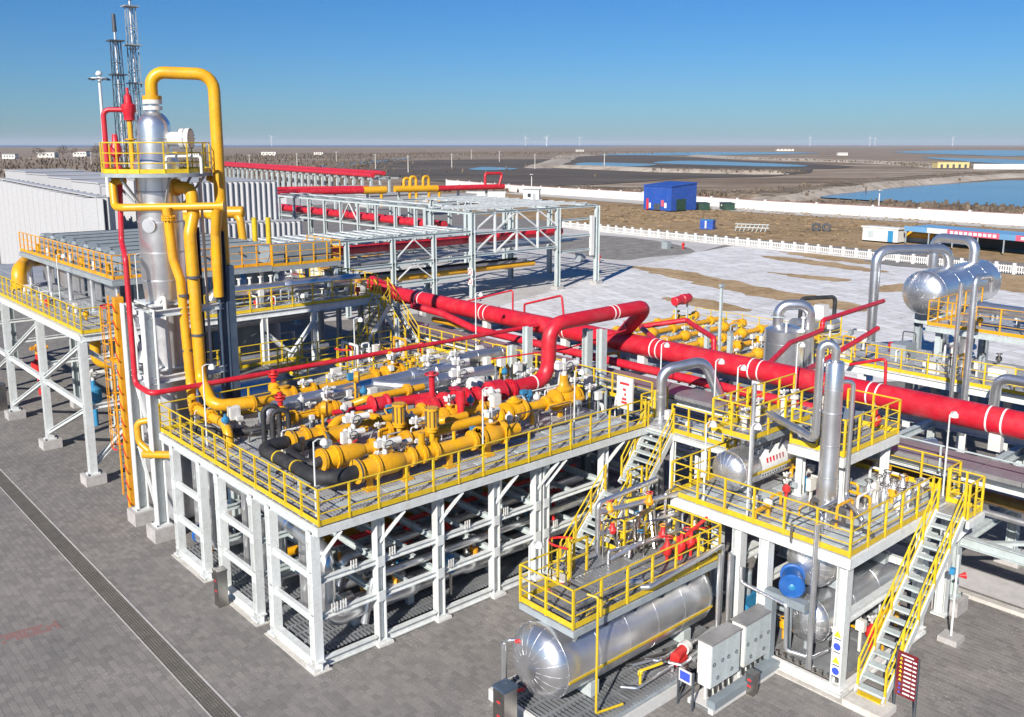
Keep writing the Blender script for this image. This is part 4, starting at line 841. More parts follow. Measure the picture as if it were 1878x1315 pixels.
for z in (9.25, 10.1, 11.2, 12.4, 13.6, 14.7, 15.6): ring(tw, (TX, TY, z), (0, 0, 1), 0.625 if z > 15 else (0.78 if z < 9.3 else 0.855), 0.06, 'silver_dull', 'seam', 0.012)
ringp = MB().lathe((TX, TY, 14.18), (0, 0, 1), [(0, 2.05), (0.14, 2.05)], 40).build('ring_deck', 'grey_steel', tw)
pts = [(TX + 2.0 * math.cos(a), TY + 2.0 * math.sin(a), 14.32) for a in [2 * math.pi * i / 14 for i in range(14)]]
railing(tw, pts, 1.15, 1.2, close=True, pw=0.045)
for k in range(6):
    a = k * 1.047 + 0.4; MB().bar((TX + 0.78 * math.cos(a), TY + 0.78 * math.sin(a), 12.9), (TX + 1.8 * math.cos(a), TY + 1.8 * math.sin(a), 14.15), 0.08).build('bracket', 'grey_steel', tw)
mw = MB().lathe((TX + 0.42, TY - 0.38, 15.62), (0.748, -0.664, 0), [(0, 0.27), (0.45, 0.27), (0.46, 0.40), (0.62, 0.40), (0.63, 0.36), (0.66, 0.36), (0.67, 0.41), (0.84, 0.41), (0.86, 0.25), (0.87, 0.1)], 24).build('manway', 'cream_white', tw)
for k in range(16):
    a = k * 0.3927; e = V((0.664, 0.748, 0)) * math.cos(a) * 0.37 + V((0, 0, 1)) * math.sin(a) * 0.37; c0 = V((TX + 0.42, TY - 0.38, 15.62)) + V((0.748, -0.664, 0)) * 0.42 + e
    MB().cyl(c0, c0 + V((0.748, -0.664, 0)) * 0.46, 0.02, seg=5).build('bolt', 'dark_steel', mw)
MB().cyl((TX - 0.62, TY - 0.52, 12.3), (TX - 0.70, TY - 0.58, 12.3), 0.28, seg=24).build('sight_cover', 'silver_dull', tw)
MB().tube([(TX - 0.2, TY - 1.5, 14.3), (TX - 0.2, TY - 1.5, 14.95), (TX + 1.0, TY - 1.9, 14.95), (TX + 1.0, TY - 1.9, 14.3)], 0.06, 8, 0.12).build('vent_loop', 'cream_white', tw)
MB().tube([(TX + 1.3, TY - 1.0, 14.1), (TX + 1.3, TY - 1.0, 4.7)], 0.06, 8).tube([(TX - 0.6, TY - 0.85, 9.3), (TX - 0.45, TY - 1.05, 9.6), (TX - 0.4, TY - 1.05, 6.0), (TX - 0.4, TY - 1.05, 0.4)], 0.085, 10, 0.15).build('drain_tube', 'cream_white', tw)
for x, y in ((0.1, 14.45), (0.1, 12.3), (3.2, 14.9), (3.2, 12.5)):
    column(tw, x, y, 0.55, 9.2 if x < 1 else 12.0, 0.42 if x < 1 else 0.34, 'white_paint' if x < 1 else 'dark_blue', rot=0)  # far legs are navy: shade on the steel put into their colour
    footing(tw, x, y, 0.95, 0.55)
for z in (3.4, 6.4, 9.0):
    beams(tw, [((0.1, 12.3, z), (0.1, 14.45, z)), ((0.1, 12.3, z), (3.2, 12.5, z)), ((0.1, 14.45, z), (3.2, 14.9, z))], 0.2, 0.26, 'white_paint')
    MB().b2((TX - 0.95, TY - 0.95, z + 0.14), (TX + 0.95, TY + 0.95, z + 0.2)).build('collar_plate', 'white_paint', tw)
for z0, z1 in ((0.6, 3.3), (3.5, 6.3), (6.5, 8.9)): MB().bar((0.1, 12.5, z0), (0.1, 14.3, z1), 0.1).build('brace', 'white_paint', tw)
lt = thing('caged_ladder', 'tall orange caged ladder beside the silver tower', 'ladder', (0, 15.6, 0.4))
ladder(lt, (0.0, 15.7, 0.9), 8.5, (-0.35, 1, 0), 'orange_paint', 2.0, 0.5, hoop_red=True)
MB().b2((-0.15, 15.1, 0.35), (0.2, 15.42, 9.35)).build('cable_duct', 'orange_paint', lt)
for k in range(13): MB().bar((-0.17, 15.05, 0.6 + k * 0.68), (-0.17, 15.45, 0.9 + k * 0.68), 0.02, 0.05).build('duct_strap', 'red_paint', lt)
# tower piping
t = thing('yellow_gooseneck', 'fat yellow gooseneck pipe over the top of the silver tower', 'pipe', (4.3, 13.6, 9))
MB().tube([(TX, TY, 17.1), (TX, TY, 18.15), (TX + 2.0, TY - 1.2, 18.1), (TX + 2.0, TY - 1.2, 9.2)], 0.235, 18, 0.62).build('pipe', 'yellow_pipe', t)
MB().cyl((TX, TY, 17.1), (TX, TY, 17.26), 0.36, seg=22).build('flange', 'yellow_pipe', t)
MB().b2((TX + 1.85, TY - 1.65, 4.5), (TX + 2.2, TY - 1.3, 10.6)).build('shaded_post', 'dark_blue', t)  # steel box column, its shade painted in as navy
t = thing('yellow_downcomer', 'thick yellow riser from a tower nozzle down to the valve deck', 'pipe', (1.7, 11.5, DZ))
MB().tube([(1.9, 13.2, 13.75), (2.25, 12.6, 13.75), (2.25, 12.55, 12.7), (2.0, 12.4, 12.0), (2.0, 12.2, 6.2), (1.75, 10.6, ZP + 0.15), (3.2, 10.2, ZP + 0.1)], 0.24, 18, 0.5).build('pipe', 'yellow_pipe', t)
MB().lathe((1.88, 13.3, 13.75), (0.35, -0.6, 0), [(0, 0.33), (0.14, 0.33)], 20).build('flange', 'yellow_pipe', t)
for z in (8.0, 10.3): ring(t, (2.0, 12.25, z), (0, 0, 1), 0.24, 0.1, 'dark_steel', 'clamp', 0.03)
t = thing('yellow_downcomer', 'thinner yellow riser left of the thick one, bending over the railing corner', 'pipe', (1.3, 11.9, DZ))
MB().tube([(1.3, 12.75, 13.0), (1.4, 12.7, 11.0), (1.55, 12.5, 10.2), (1.6, 12.3, 6.0), (1.35, 11.6, ZP), (1.3, 8.6, ZP), (1.2, 8.1, ZP - 0.2), (1.2, 8.05, DZ - 0.5)], 0.175, 16, 0.36).build('pipe', 'yellow_pipe', t)
flange(t, (1.33, 12.73, 12.6), 0.26, 'yellow_pipe', 'z')
for y in (11.2, 9.8): flange(t, (1.32, y, ZP), 0.26, 'yellow_pipe', 'y')
for z in (7.4, 9.6): ring(t, (1.6, 12.4, z), (0, 0, 1), 0.175, 0.1, 'dark_steel', 'clamp', 0.03)
t = thing('yellow_header', 'yellow crossbar header looped round the tower below its ring deck', 'pipe', (1.5, 13, 13))
MB().tube([(0.5, 14.75, 14.0), (0.0, 14.7, 14.0), (-0.05, 14.5, 13.0), (0.1, 13.95, 13.0), (2.95, 11.65, 13.05)], 0.15, 14, 0.22).tube([(3.3, 13.4, 14.1), (3.6, 13.0, 13.9), (3.6, 12.9, 13.0), (3.3, 12.4, 12.9), (3.0, 12.3, 11.7)], 0.14, 12, 0.3).tube([(2.9, 11.8, 13.0), (3.0, 12.3, 11.9), (3.0, 12.35, 9.4)], 0.2, 14, 0.4).build('pipe', 'yellow_pipe', t)
MB().cyl((2.95, 11.65, 13.05), (3.08, 11.55, 13.05), 0.2, seg=18).build('end_cap', 'yellow_pipe', t)
pipe('thin_red_line', 'thin red pipe stepping down the tower and crossing the whole deck to the red main', 'pipe', [(0.35, 14.85, 14.6), (0.2, 14.8, 11.6), (-0.25, 13.15, 11.2), (-0.26, 13.1, 6.2), (-0.2, 11.68, 6.1), (19.6, 11.68, 6.1), (20.2, 11.68, 6.1)], 0.105, 'red_pipe', 12, 0.3)
t = thing('red_relief_pipe', 'red relief valve pipework standing left of the tower top', 'pipe', (0.6, 15.6, 14.3))
MB().tube([(0.2, 15.75, 14.4), (0.2, 15.75, 16.75), (1.0, 15.2, 16.75)], 0.1, 12, 0.25).build('pipe', 'red_pipe', t)
MB().lathe((1.0, 15.2, 16.3), (0, 0, 1), [(0, 0.1), (0.05, 0.2), (0.25, 0.2), (0.4, 0.27), (0.65, 0.27), (0.7, 0.16), (1.0, 0.14), (1.05, 0.06), (1.3, 0.05)], 16).lathe((0.5, 15.55, 14.9), (0, 0, 1), [(0, 0.1), (0.1, 0.22), (0.4, 0.22), (0.6, 0.12), (0.9, 0.1)], 14).cyl((0.5, 15.55, 14.3), (0.5, 15.55, 15.0), 0.1, seg=10).build('valve', 'red_pipe', t)
MB().tube([(1.0, 15.2, 14.4), (1.0, 15.2, 16.3)], 0.1, 10).torus((1.0, 15.2, 15.6), (0, 0, 1), 0.2, 0.03, 12).build('inlet', 'yellow_pipe', t)
t = thing('yellow_stub', 'short yellow C shaped pipe with capped end on the tower leg', 'pipe', (0, 12.9, 3.5))
MB().tube([(0.0, 12.75, 4.75), (-0.35, 13.0, 4.7), (-0.35, 12.95, 3.9), (-0.1, 12.5, 3.55)], 0.13, 14, 0.35).tube([(-0.35, 12.55, 3.5), (0.45, 11.55, 3.55)], 0.15, 14).build('pipe', 'yellow_pipe', t)
# bright clad pipes close behind the side frames of the main platform
for i, (y, z0, z1, r) in enumerate(((1.5, 0.6, 3.0, 0.2), (4.5, 0.6, 3.05, 0.22), (5.6, 0.5, 4.2, 0.13), (8.4, 0.5, 4.2, 0.2), (9.7, 0.5, 4.2, 0.14))):
    pipe('silver_riser', ('first', 'second', 'third', 'fourth', 'fifth')[i] + ' slim silver riser from the near corner behind the side frames', 'pipe', [(0.55, y, z1), (0.55, y, z0 + 0.3), (2.2, y + 0.15, z0 + 0.3)], r, 'silver', 16, 0.4)
for i, (y, z, r) in enumerate(((0.55, 1.95, 0.13), (1.6, 0.75, 0.2), (2.3, 1.95, 0.16), (3.2, 0.8, 0.2))):
    pipe('silver_run', ('high front', 'low front', 'high rear', 'low rear')[i] + ' silver pipe behind the front frames of the main platform', 'pipe', [(2.0, y, 0.5), (2.4, y, z), (13.6, y, z)], r, 'silver', 14, 0.3)

# ================================================================ high platform on the left
LZ = 7.0
lp = thing('high_platform', 'tall pale steel platform on braced legs behind the tower', 'platform', (0, 20.4, 0))
LY = [20.4, 27.2, 34.1, 41.0, 48.0]
for y in LY:
    for x in (0.0, 3.4, 8.85, 11.74, 16.0):
        if x in (3.4, 11.74) and y == 20.4 and x == 3.4: continue
        column(lp, x, y, 0.45, LZ - 0.35, 0.34 if x == 0 else 0.3, 'white_paint' if x == 0 or y < 21 else 'pale_steel', rot=1 if x == 0 else 0)
        if x in (0.0, 3.4) or y < 21: footing(lp, x, y, 0.9 if x == 0 else 0.7, 0.45)
for a, b in zip(LY, LY[1:]):
    MB().hb((0, a, 3.6), (0, b, 3.6), 0.2, 0.22).build('beam', 'white_paint', lp)
    MB().hb((0, b, 3.7), (0, a + 0.1, LZ - 0.5), 0.2, 0.2, 0.03).build('brace', 'white_paint', lp)
    MB().hb((0, b, 0.8), (0, a + 0.1, 3.5), 0.2, 0.2, 0.03).build('brace', 'white_paint', lp)
    MB().b2((-0.03, b - 0.45, 3.3), (0.03, b - 0.1, 4.0)).build('gusset', 'grey_steel', lp)
    MB().hb((0.0, b, 4.4), (3.4, b, 4.4), 0.16, 0.2).build('beam', 'white_paint', lp)
MB().hb((0.0, 20.4, 3.6), (3.4, 20.4, 3.6), 0.2, 0.22).build('beam', 'white_paint', lp)
MB().hb((0, 20.4, LZ - 0.6), (3.4, 20.9, 3.7), 0.2, 0.2, 0.03).build('brace', 'white_paint', lp); MB().hb((0, 20.4, 0.8), (3.4, 20.9, 3.5), 0.2, 0.2, 0.03).build('brace', 'white_paint', lp)
MB().hb((8.85, 20.4, 5.9), (11.74, 20.4, 3.2), 0.2, 0.2, 0.03).build('brace', 'white_paint', lp); MB().hb((8.85, 20.3, 3.0), (11.74, 20.3, 6.2), 0.2, 0.2, 0.03).build('brace', 'white_paint', lp)
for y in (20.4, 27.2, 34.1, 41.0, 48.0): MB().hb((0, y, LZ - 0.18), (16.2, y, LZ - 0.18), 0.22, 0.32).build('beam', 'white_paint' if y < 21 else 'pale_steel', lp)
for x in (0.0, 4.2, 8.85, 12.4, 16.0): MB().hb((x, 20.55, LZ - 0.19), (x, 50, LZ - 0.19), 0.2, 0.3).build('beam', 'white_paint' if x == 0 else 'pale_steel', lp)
deck(lp, 0.1, 16.2, 20.5, 50, LZ, 2.7, 3.0)
for i, (x, y) in enumerate(((6.2, 21.2), (8.6, 21.2), (10.8, 21.3), (13.2, 21.2), (12.4, 22.9), (9.6, 23.4), (14.9, 22.7), (1.4, 22.4), (1.6, 26.0), (1.3, 30.2), (2.2, 33.5))): MB().box((x, y, LZ + 0.016), (1.6, 0.6, 0.02)).build('deck_plate', 'pale_steel', lp)
railing(lp, [(0.05, 50, LZ), (0.05, 20.45, LZ), (0.9, 20.45, LZ)], 1.15, 1.0); railing(lp, [(5.8, 20.45, LZ), (15.3, 20.45, LZ)], 1.15, 1.15)
railing(lp, [(16.2, 21.0, LZ), (16.2, 30, LZ)], 1.15, 1.3)
# fin fan cooler on it
ac = thing('air_cooler', 'slate roofed air cooler with orange railed catwalk on silver legs', 'air cooler', (2.2, 22.4, LZ))
CZ = 9.05
for x in (2.5, 6.2, 10.0):
    for y in (22.8, 26.6, 30.4, 34.2, 38.2): MB().cyl((x, y, LZ), (x, y, CZ - 0.15), 0.13, seg=12).box((x, y, LZ + 0.02), (0.4, 0.4, 0.04)).build('leg', 'silver_dull', ac)
deck(ac, 2.15, 10.4, 22.3, 38.7, CZ, 2.06, 2.05, 'slate_roof', 'catwalk_panel', 0.05)
MB().b2((2.1, 22.25, CZ - 0.3), (2.2, 38.75, CZ - 0.06)).b2((2.2, 22.25, CZ - 0.3), (10.4, 22.35, CZ - 0.06)).build('edge_frame', 'grey_steel', ac)
railing(ac, [(10.4, 22.35, CZ), (2.2, 22.35, CZ), (2.2, 38.7, CZ)], 1.15, 0.85, 'orange_paint')
for j in range(7):
    y0 = 24.1 + j * 2.05
    MB().b2((3.2, y0, CZ), (11.2, y0 + 1.95, CZ + 0.85)).build('fan_bay', 'slate_roof', ac)
    for i in range(8): MB().box((3.7 + i, y0 + 1.0, CZ + 0.9), (0.94, 1.8, 0.06)).build('roof_panel', 'slate_roof', ac)
    for s_ in (0.25, 0.75, 1.25, 1.72): MB().box((7.2, y0 + s_, CZ + 0.965), (7.8, 0.09, 0.06)).build('roof_rib', 'grey_steel' if s_ < 1.5 else 'dark_steel', ac)
    MB().box((3.35, y0 + 0.9, CZ + 1.0), (0.5, 0.7, 0.16)).build('motor_box', 'grey_steel', ac)
    MB().cyl((2.75, y0 + 0.6, CZ + 0.02), (2.75, y0 + 0.6, CZ + 0.5), 0.12, seg=10).build('header_plug', ('yellow_pipe', 'cream_white')[j % 2], ac)
for j in range(8): MB().cyl((3.4 + j * 1.0, 24.3, CZ + 0.6), (3.4 + j * 1.0, 23.9, CZ + 0.6), 0.06, seg=8).build('tube_plug', 'dark_steel', ac)
for k in range(4): MB().b2((3.6 + k * 2, 23.7, LZ + 0.5), (5.2 + k * 2, 23.75, CZ - 0.4)).build('shutter_panel', 'grey_steel', ac)
for k in range(5): MB().b2((3.1, 24.4 + k * 2.8, LZ + 0.3), (3.15, 26.6 + k * 2.8, CZ - 0.4)).build('shutter_panel', 'silver_dull', ac)
t = thing('cabinet_unit', 'row of slate grey cabinets under a yellow railing right of the tower', 'cabinet', (10.6, 23, CZ))
MB().b2((10.45, 22.25, CZ - 0.35), (14.6, 26, CZ - 0.1)).build('base', 'grey_steel', t)
for i in range(4): MB().b2((10.6 + i * 0.95, 22.9, CZ), (11.5 + i * 0.95, 24.5, CZ + 0.9)).build('cabinet', 'slate_roof', t)
railing(t, [(10.45, 22.3, CZ - 0.1), (14.6, 22.3, CZ - 0.1), (14.6, 26, CZ - 0.1)], 1.15, 0.9, 'yellow_pipe')
for x in (10.7, 14.4):
    for y in (22.5, 25.8): MB().bar((x, y, LZ), (x, y, CZ - 0.35), 0.18).build('leg', 'pale_steel', t)
t = thing('yellow_header', 'fat yellow header with three drop legs behind the cooler roof', 'pipe', (11, 31, CZ))
MB().tube([(8.6, 33.8, 11.3), (12.6, 30.2, 11.35)], 0.36, 18).build('pipe', 'yellow_pipe', t)
for p, q in (((9.6, 32.9), (9.9, 31.6)), ((11.0, 31.6), (11.3, 30.3)), ((12.3, 30.5), (12.4, 30.1))):
    MB().tube([(p[0], p[1], 11.2), (q[0], q[1], 11.0), (q[0] + 0.1, q[1] - 0.1, 9.2)], 0.24, 14, 0.4).build('drop_leg', 'yellow_pipe', t)
MB().lathe((12.6, 30.2, 11.35), (0.74, -0.66, 0), dome(0.36), 18, cap=False).build('end_cap', 'yellow_pipe', t)
for x in (13.2, 13.9): MB().cyl((x, 30.0 - (x - 13) * .6, 9.0), (x, 30.0 - (x - 13) * .6, 11.0), 0.16, seg=12).build('bolt_stack', 'yellow_paint', t)
t = thing('yellow_pipe_elbow', 'fat yellow pipe rising from the high platform and turning right', 'pipe', (1.5, 36.7, LZ))
MB().tube([(1.5, 36.7, LZ), (1.5, 36.7, 8.1), (2.6, 38.9, 8.4), (9.0, 41.5, 8.4)], 0.42, 18, 0.8).build('pipe', 'yellow_pipe', t)
MB().cyl((1.5, 36.7, LZ), (1.5, 36.7, LZ + 0.14), 0.56, seg=20).build('flange', 'yellow_pipe', t)
pipe('yellow_pipe', 'yellow pipe bending down and right below the high platform', 'pipe', [(1.8, 24.6, LZ - 0.5), (1.8, 24.6, 4.6), (4.6, 23.6, 4.5)], 0.26, 'yellow_pipe', 16, 0.5)
pipe('silver_pipe', 'upright silver pipe below the corner of the high platform', 'pipe', [(2.4, 19.6, 0.3), (2.4, 19.6, 5.9), (4.4, 21.4, 6.2)], 0.36, 'silver', 20, 0.7)
t = thing('silver_pipe', 'silver pipe with elbow lying along the front edge of the high platform', 'pipe', (7, 22, LZ))
MB().tube([(6.9, 22.1, LZ), (6.9, 22.1, 7.95), (15.6, 22.1, 7.85)], 0.30, 20, 0.7).build('pipe', 'silver', t)
MB().lathe((10.9, 22.1, 7.9), (1, 0, 0), [(0, 0.31), (0.25, 0.44), (0.45, 0.44), (0.6, 0.36), (2.6, 0.36), (2.7, 0.31)], 20).build('sleeve', 'silver', t)
for x in (8.4, 9.0, 9.6, 10.2): MB().cyl((x, 22.1, 8.15), (x, 22.1, 8.55), 0.07, seg=8).cyl((x, 22.1, 8.5), (x, 22.1, 8.56), 0.13, seg=10).build('nozzle', 'cream_white', t)
for x in (8.0, 12.2, 14.8): MB().bar((x, 22.1, LZ), (x, 22.1, 7.65), 0.18, 0.24).build('support', 'grey_steel', t)
t = thing('silver_drum', 'dull silver drum lying in the shade between tower and high platform', 'drum', (7, 17.2, 0))
drum(t, (3.6, 17.0, 3.6), (10.0, 17.0, 3.6), 0.95, 'silver', 0.4, 2.1)
for x in (4.6, 8.6): MB().b2((x - 0.15, 16.3, 0), (x + 0.15, 17.7, 2.9)).build('saddle', 'grey_steel', t)
deck(t, 3.4, 10.2, 17.7, 19.0, 4.55, 2.3, 1.3, 'grating_dark', 'catwalk_panel')
railing(t, [(3.4, 19.0, 4.55), (10.2, 19.0, 4.55)], 1.1, 1.2)
for i, (x, y, z, h, r, lab) in enumerate(((7.2, 26.5, 0, 5.6, 1.3, 'left'), (11.2, 26.5, 0, 5.8, 1.5, 'right'))):
    t = thing('dark_vessel', lab + ' one of two dark tanks in the shadow under the high platform', 'tank', (x, y, 0))
    MB().lathe((x, y, 0.2), (0, 0, 1), [(0, r), (h - 1, r), (h - 0.5, r * 0.8), (h - 0.4, 0.3)], 24).build('shell', 'grey_steel', t)
    MB().cyl((x, y, h - 0.4), (x, y, h), 0.25, seg=14).build('neck', 'dark_steel', t)
for i, (z, y) in enumerate(((5.9, 23.5), (4.2, 22.2))):
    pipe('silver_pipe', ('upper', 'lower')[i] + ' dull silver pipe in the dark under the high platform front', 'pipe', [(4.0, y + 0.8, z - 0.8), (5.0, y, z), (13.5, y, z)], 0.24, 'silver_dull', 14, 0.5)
# relief instruments under the platform at the left edge
for i, (x, y, c, lab) in enumerate(((2.5, 38.5, 'red_paint', 'red valve group under the high platform at the left edge'), (3.0, 29.5, 'light_blue', 'blue instrument below the high platform'))):
    t = thing('valve_group', lab, 'valve', (x, y, 0))
    MB().cyl((x, y, 0), (x, y, 2.6), 0.12, seg=10).lathe((x, y, 1.2), (0, 0, 1), [(0, 0.15), (0.2, 0.4), (0.9, 0.4), (1.1, 0.15)], 16).build('body', c, t); actuator(t, (x, y, 2.6), 1.3, 'orange_paint' if i == 0 else 'cream_white')
o = MB().lathe((4.4, 27.5, 2.6), (1, 0.2, 0), [(0, 0.2), (0.1, 0.9), (1.6, 0.9), (1.8, 0.2)], 20).bar((5.2, 27.6, 0), (5.2, 27.6, 2), 0.5).build('pale_vessel', 'cream_white'); tag(o, 'pale blue-white vessel behind the yellow bend', 'vessel')
# row of beige starter boxes
for i in range(9):
    x, y = 17.25 - i * 0.2, 31.0 - i * 1.12
    t = thing('starter_box', ('first', 'second', 'third', 'fourth', 'fifth', 'sixth', 'seventh', 'eighth', 'ninth')[i] + ' beige box from the left in the row below the far rack', 'box', (x, y, 6.6), 'row of beige boxes')
    MB().box((x, y, 7.45), (0.5, 0.8, 0.75)).build('body', 'beige_box', t); MB().box((x - 0.05, y - 0.05, 7.84), (0.62, 0.92, 0.04)).build('lid', 'orange_paint', t); MB().box((x, y, 6.95), (0.3, 0.4, 0.3)).build('foot', 'red_paint', t)
bs = thing('box_stand', 'pale steel ledge carrying the row of beige boxes', 'stand', (16.6, 26, 0))
MB().hb((17.4, 31.8, 6.7), (15.5, 20.9, 6.7), 0.7, 0.2, 0.03).build('beam', 'pale_steel', bs)
for y in (29.5, 25, 21.6): column(bs, 17.0 - (31 - y) * 0.17, y, 0, 6.6, 0.24, 'pale_steel')
t = thing('red_header', 'red flanged header box left of the first beige box', 'pipe', (16.6, 34, 7))
MB().b2((16.0, 33.2, 7.6), (17.0, 34.6, 8.8)).cyl((16.9, 33.8, 8.1), (18.4, 33.8, 8.1), 0.5, seg=18).cyl((17.0, 33.8, 8.1), (17.2, 33.8, 8.1), 0.75, seg=20).build('body', 'red_pipe', t)
MB().tube([(17.6, 33.2, 8.6), (18.3, 32.9, 8.6), (18.4, 32.8, 6.8)], 0.24, 14, 0.4).build('elbow', 'yellow_pipe', t)
MB().lathe((15.8, 31.6, 7.2), (0.8, 0.3, -0.1), [(0, 0.3), (0.2, 0.62), (1.3, 0.62), (1.5, 0.3)], 20).build('blue_silver_drum', 'silver', t)
railing(t, [(14.4, 32.2, 7.3), (16.0, 32.4, 7.3), (16.0, 34.5, 7.3)], 1.1, 0.7, 'yellow_pipe')
MB().b2((14.3, 32.1, 6.9), (17.1, 34.8, 7.28)).bar((15.5, 33, 0), (15.5, 33, 6.9), 0.3).build('base', 'grey_steel', t)

# ================================================================ corrugated white enclosures
def corr_panel(a, b, z0, z1a, z1b, pitch=0.5, dep=None):
    dep = dep or pitch * 0.5
    """vertical ribbed cladding between two plan points, top may slope"""
    a, b = V((*a, 0)), V((*b, 0)); d = b - a; L_ = d.length; d.normalize(); nrm = V((d.y, -d.x, 0)); m_ = MB(); n = max(2, int(L_ / pitch)); top = []; bot = []
    for i in range(n + 1):
        for s, off in ((0.0, 0), (0.12, 0), (0.5, dep), (0.62, dep)):
            u = min(1.0, (i + s) / n); p = a + d * (L_ * u) + nrm * off; zt = z1a + (z1b - z1a) * u
            bot.append((p.x, p.y, z0)); top.append((p.x, p.y, zt))
            if u >= 1: break
    k = len(bot); m_.add(bot + top, [(i, i + 1, k + i + 1, k + i) for i in range(k - 1)]); return m_
def enclosure(label, a, b, depth, z0, za, zb, pitch=0.5):
    """cladded box; a to b is the near face, depth runs to its left side"""
    t = thing('enclosure', label, 'building', (*a, z0)); A, B_ = V((*a, 0)), V((*b, 0)); d = (B_ - A).normalized(); nr = V((-d.y, d.x, 0)) * depth
    C_, D_ = B_ + nr, A + nr
    for p, q, h0, h1 in ((A, B_, za, zb), (B_, C_, zb, zb), (C_, D_, zb, za), (D_, A, za, za)):
        corr_panel(p.xy, q.xy, z0, h0, h1, pitch).build('wall', 'cladding_white', t, 20)
    o_ = [A, B_, C_, D_]; MB().add([(p.x, p.y, h + 0.03) for p, h in zip(o_, (za, zb, zb, za))] + [(p.x, p.y, h + 0.15) for p, h in zip(o_, (za, zb, zb, za))], [(3, 2, 1, 0), (4, 5, 6, 7), (0, 1, 5, 4), (1, 2, 6, 5), (2, 3, 7, 6), (3, 0, 4, 7)]).build('roof', 'cladding_white', t)
    return t
t = enclosure('long white ribbed enclosure wall at the left edge with a sloping top', (18.0, 112.6), (18.0, 74.6), 1.0, 0, 10.9, 10.1, 2.2)
MB().b2((17.7, 101.2, 6.2), (17.8, 104.2, 9.0)).build('sign', 'grey_steel', t)
for k in range(3): MB().b2((17.66, 101.7, 6.6 + k * 0.75), (17.69, 103.6, 7.0 + k * 0.75)).build('sign_line', 'print_white', t)
MP = [(45.4, 216.2), (43.4, 198.2), (42.0, 186.0), (40.3, 170.6), (39.3, 160.8), (37.7, 147.0), (36.8, 138.3), (35.2, 124.6), (34.6, 118.4), (33.6, 108)]
for i in range(0, 9, 2):
    (xa, ya), (xb, yb), = MP[i], MP[i + 1]; nm = ('farthest', 'fourth', 'third', 'second', 'nearest')[i // 2]
    t = thing('white_module', nm + ' plain white module in the row behind the long ribbed wall', 'building', (xa, ya, 0))
    MB().b2((xb - 1.0, yb, 0), (xb + 11, ya, 9.5)).build('wall', 'cladding_white', t); MB().b2((xb - 1.2, yb - 0.2, 9.5), (xb + 11.2, ya + 0.2, 9.7)).build('roof', 'cladding_white', t)
    if i < 8: enclosure(nm + ' ribbed link between the white modules behind the long wall', (xb + 0.3, yb - 0.05), (xb + 0.2, MP[i + 2][1] + 0.05), 9, 0, 9.2, 9.2, 3.0)
enclosure('tall white ribbed enclosure right of the tower', (25, 75.2), (38.0, 75), 14, 0, 11.4, 11.2, 0.62)
enclosure('low white ribbed annex at the foot of the tall enclosure', (30, 73.0), (39.8, 72.8), 1.9, 0, 6.9, 6.7, 0.62)
o = MB().b2((19, 66, 0), (30, 74, 4.6)).build('dark_shelter', 'dark_blue'); tag(o, 'dark navy shelter between the white enclosures', 'shelter')

# ================================================================ long red main and its rack
mat('shaded_yellow', (0.22, 0.12, 0.02), 0.5)  # pipe yellow darkened, so the shade under the rack is in the colour
rk = thing('pipe_rack', 'long pale steel rack carrying the red main and a covered cable tray', 'pipe rack', (17.7, -11, 0))
RY = [-25, -18, -11, -4.6, 1.8, 8.2, 14.6, 21.0]
for y in RY:
    for x in (17.7, 22.9):
        column(rk, x, y, 0.5, 4.62, 0.34, 'pale_steel', rot=1); footing(rk, x, y, 0.85, 0.5)
    MB().hb((17.7, y, 4.45), (22.9, y, 4.45), 0.24, 0.34).build('cross_beam', 'pale_steel', rk)
    MB().hb((17.7, y, 2.3), (22.9, y, 2.3), 0.22, 0.3).build('cross_beam', 'pale_steel', rk)
for x in (17.7, 22.9):
    MB().hb((x, -26, 4.75), (x, 23, 4.75), 0.26, 0.34).build('beam', 'white_paint', rk); MB().hb((x, -26, 2.55), (x, 23, 2.55), 0.24, 0.36).build('beam', 'pale_steel', rk)
for y in (-14.5, -7.8, -1.4, 5.0, 11.4, 17.8):
    MB().hb((17.8, y, 4.78), (22.8, y, 4.78), 0.2, 0.28).build('cross_beam', 'pale_steel', rk)
    MB().bar((17.8, y + 3, 2.5), (22.8, y - 1.5, 2.5), 0.2, 0.1).build('plan_brace', 'pale_steel', rk)
for j in range(33): MB().b2((17.25, -26 + j * 1.45, 5.0), (18.75, -26 + j * 1.45 + 1.43, 5.16)).build('tray_cover', 'tray_cover', rk)
MB().b2((17.28, -26, 4.93), (18.72, 22, 4.99)).build('tray', 'dark_steel', rk)
MB().tube([(17.15, -26, 5.75), (17.15, -6.5, 5.75)], 0.03, 6).build('guard_wire', 'pale_steel', rk)
for y in (-25, -21, -17.5, -14, -10.5, -7): MB().bar((17.15, y, 4.9), (17.15, y, 5.75), 0.06).build('guard_post', 'pale_steel', rk)
for x, y, z1, lab in ((16.2, 8.4, 7.0, 0), (16.3, 9.6, 5.9, 0), (17.3, 4.7, 7.3, 1), (16.9, 5.2, 7.3, 1)): MB().hb((x, y, 0.3), (x, y, z1), 0.34, 0.34, 0.05, (0, 1, 0)).build('post', 'pale_steel', rk)

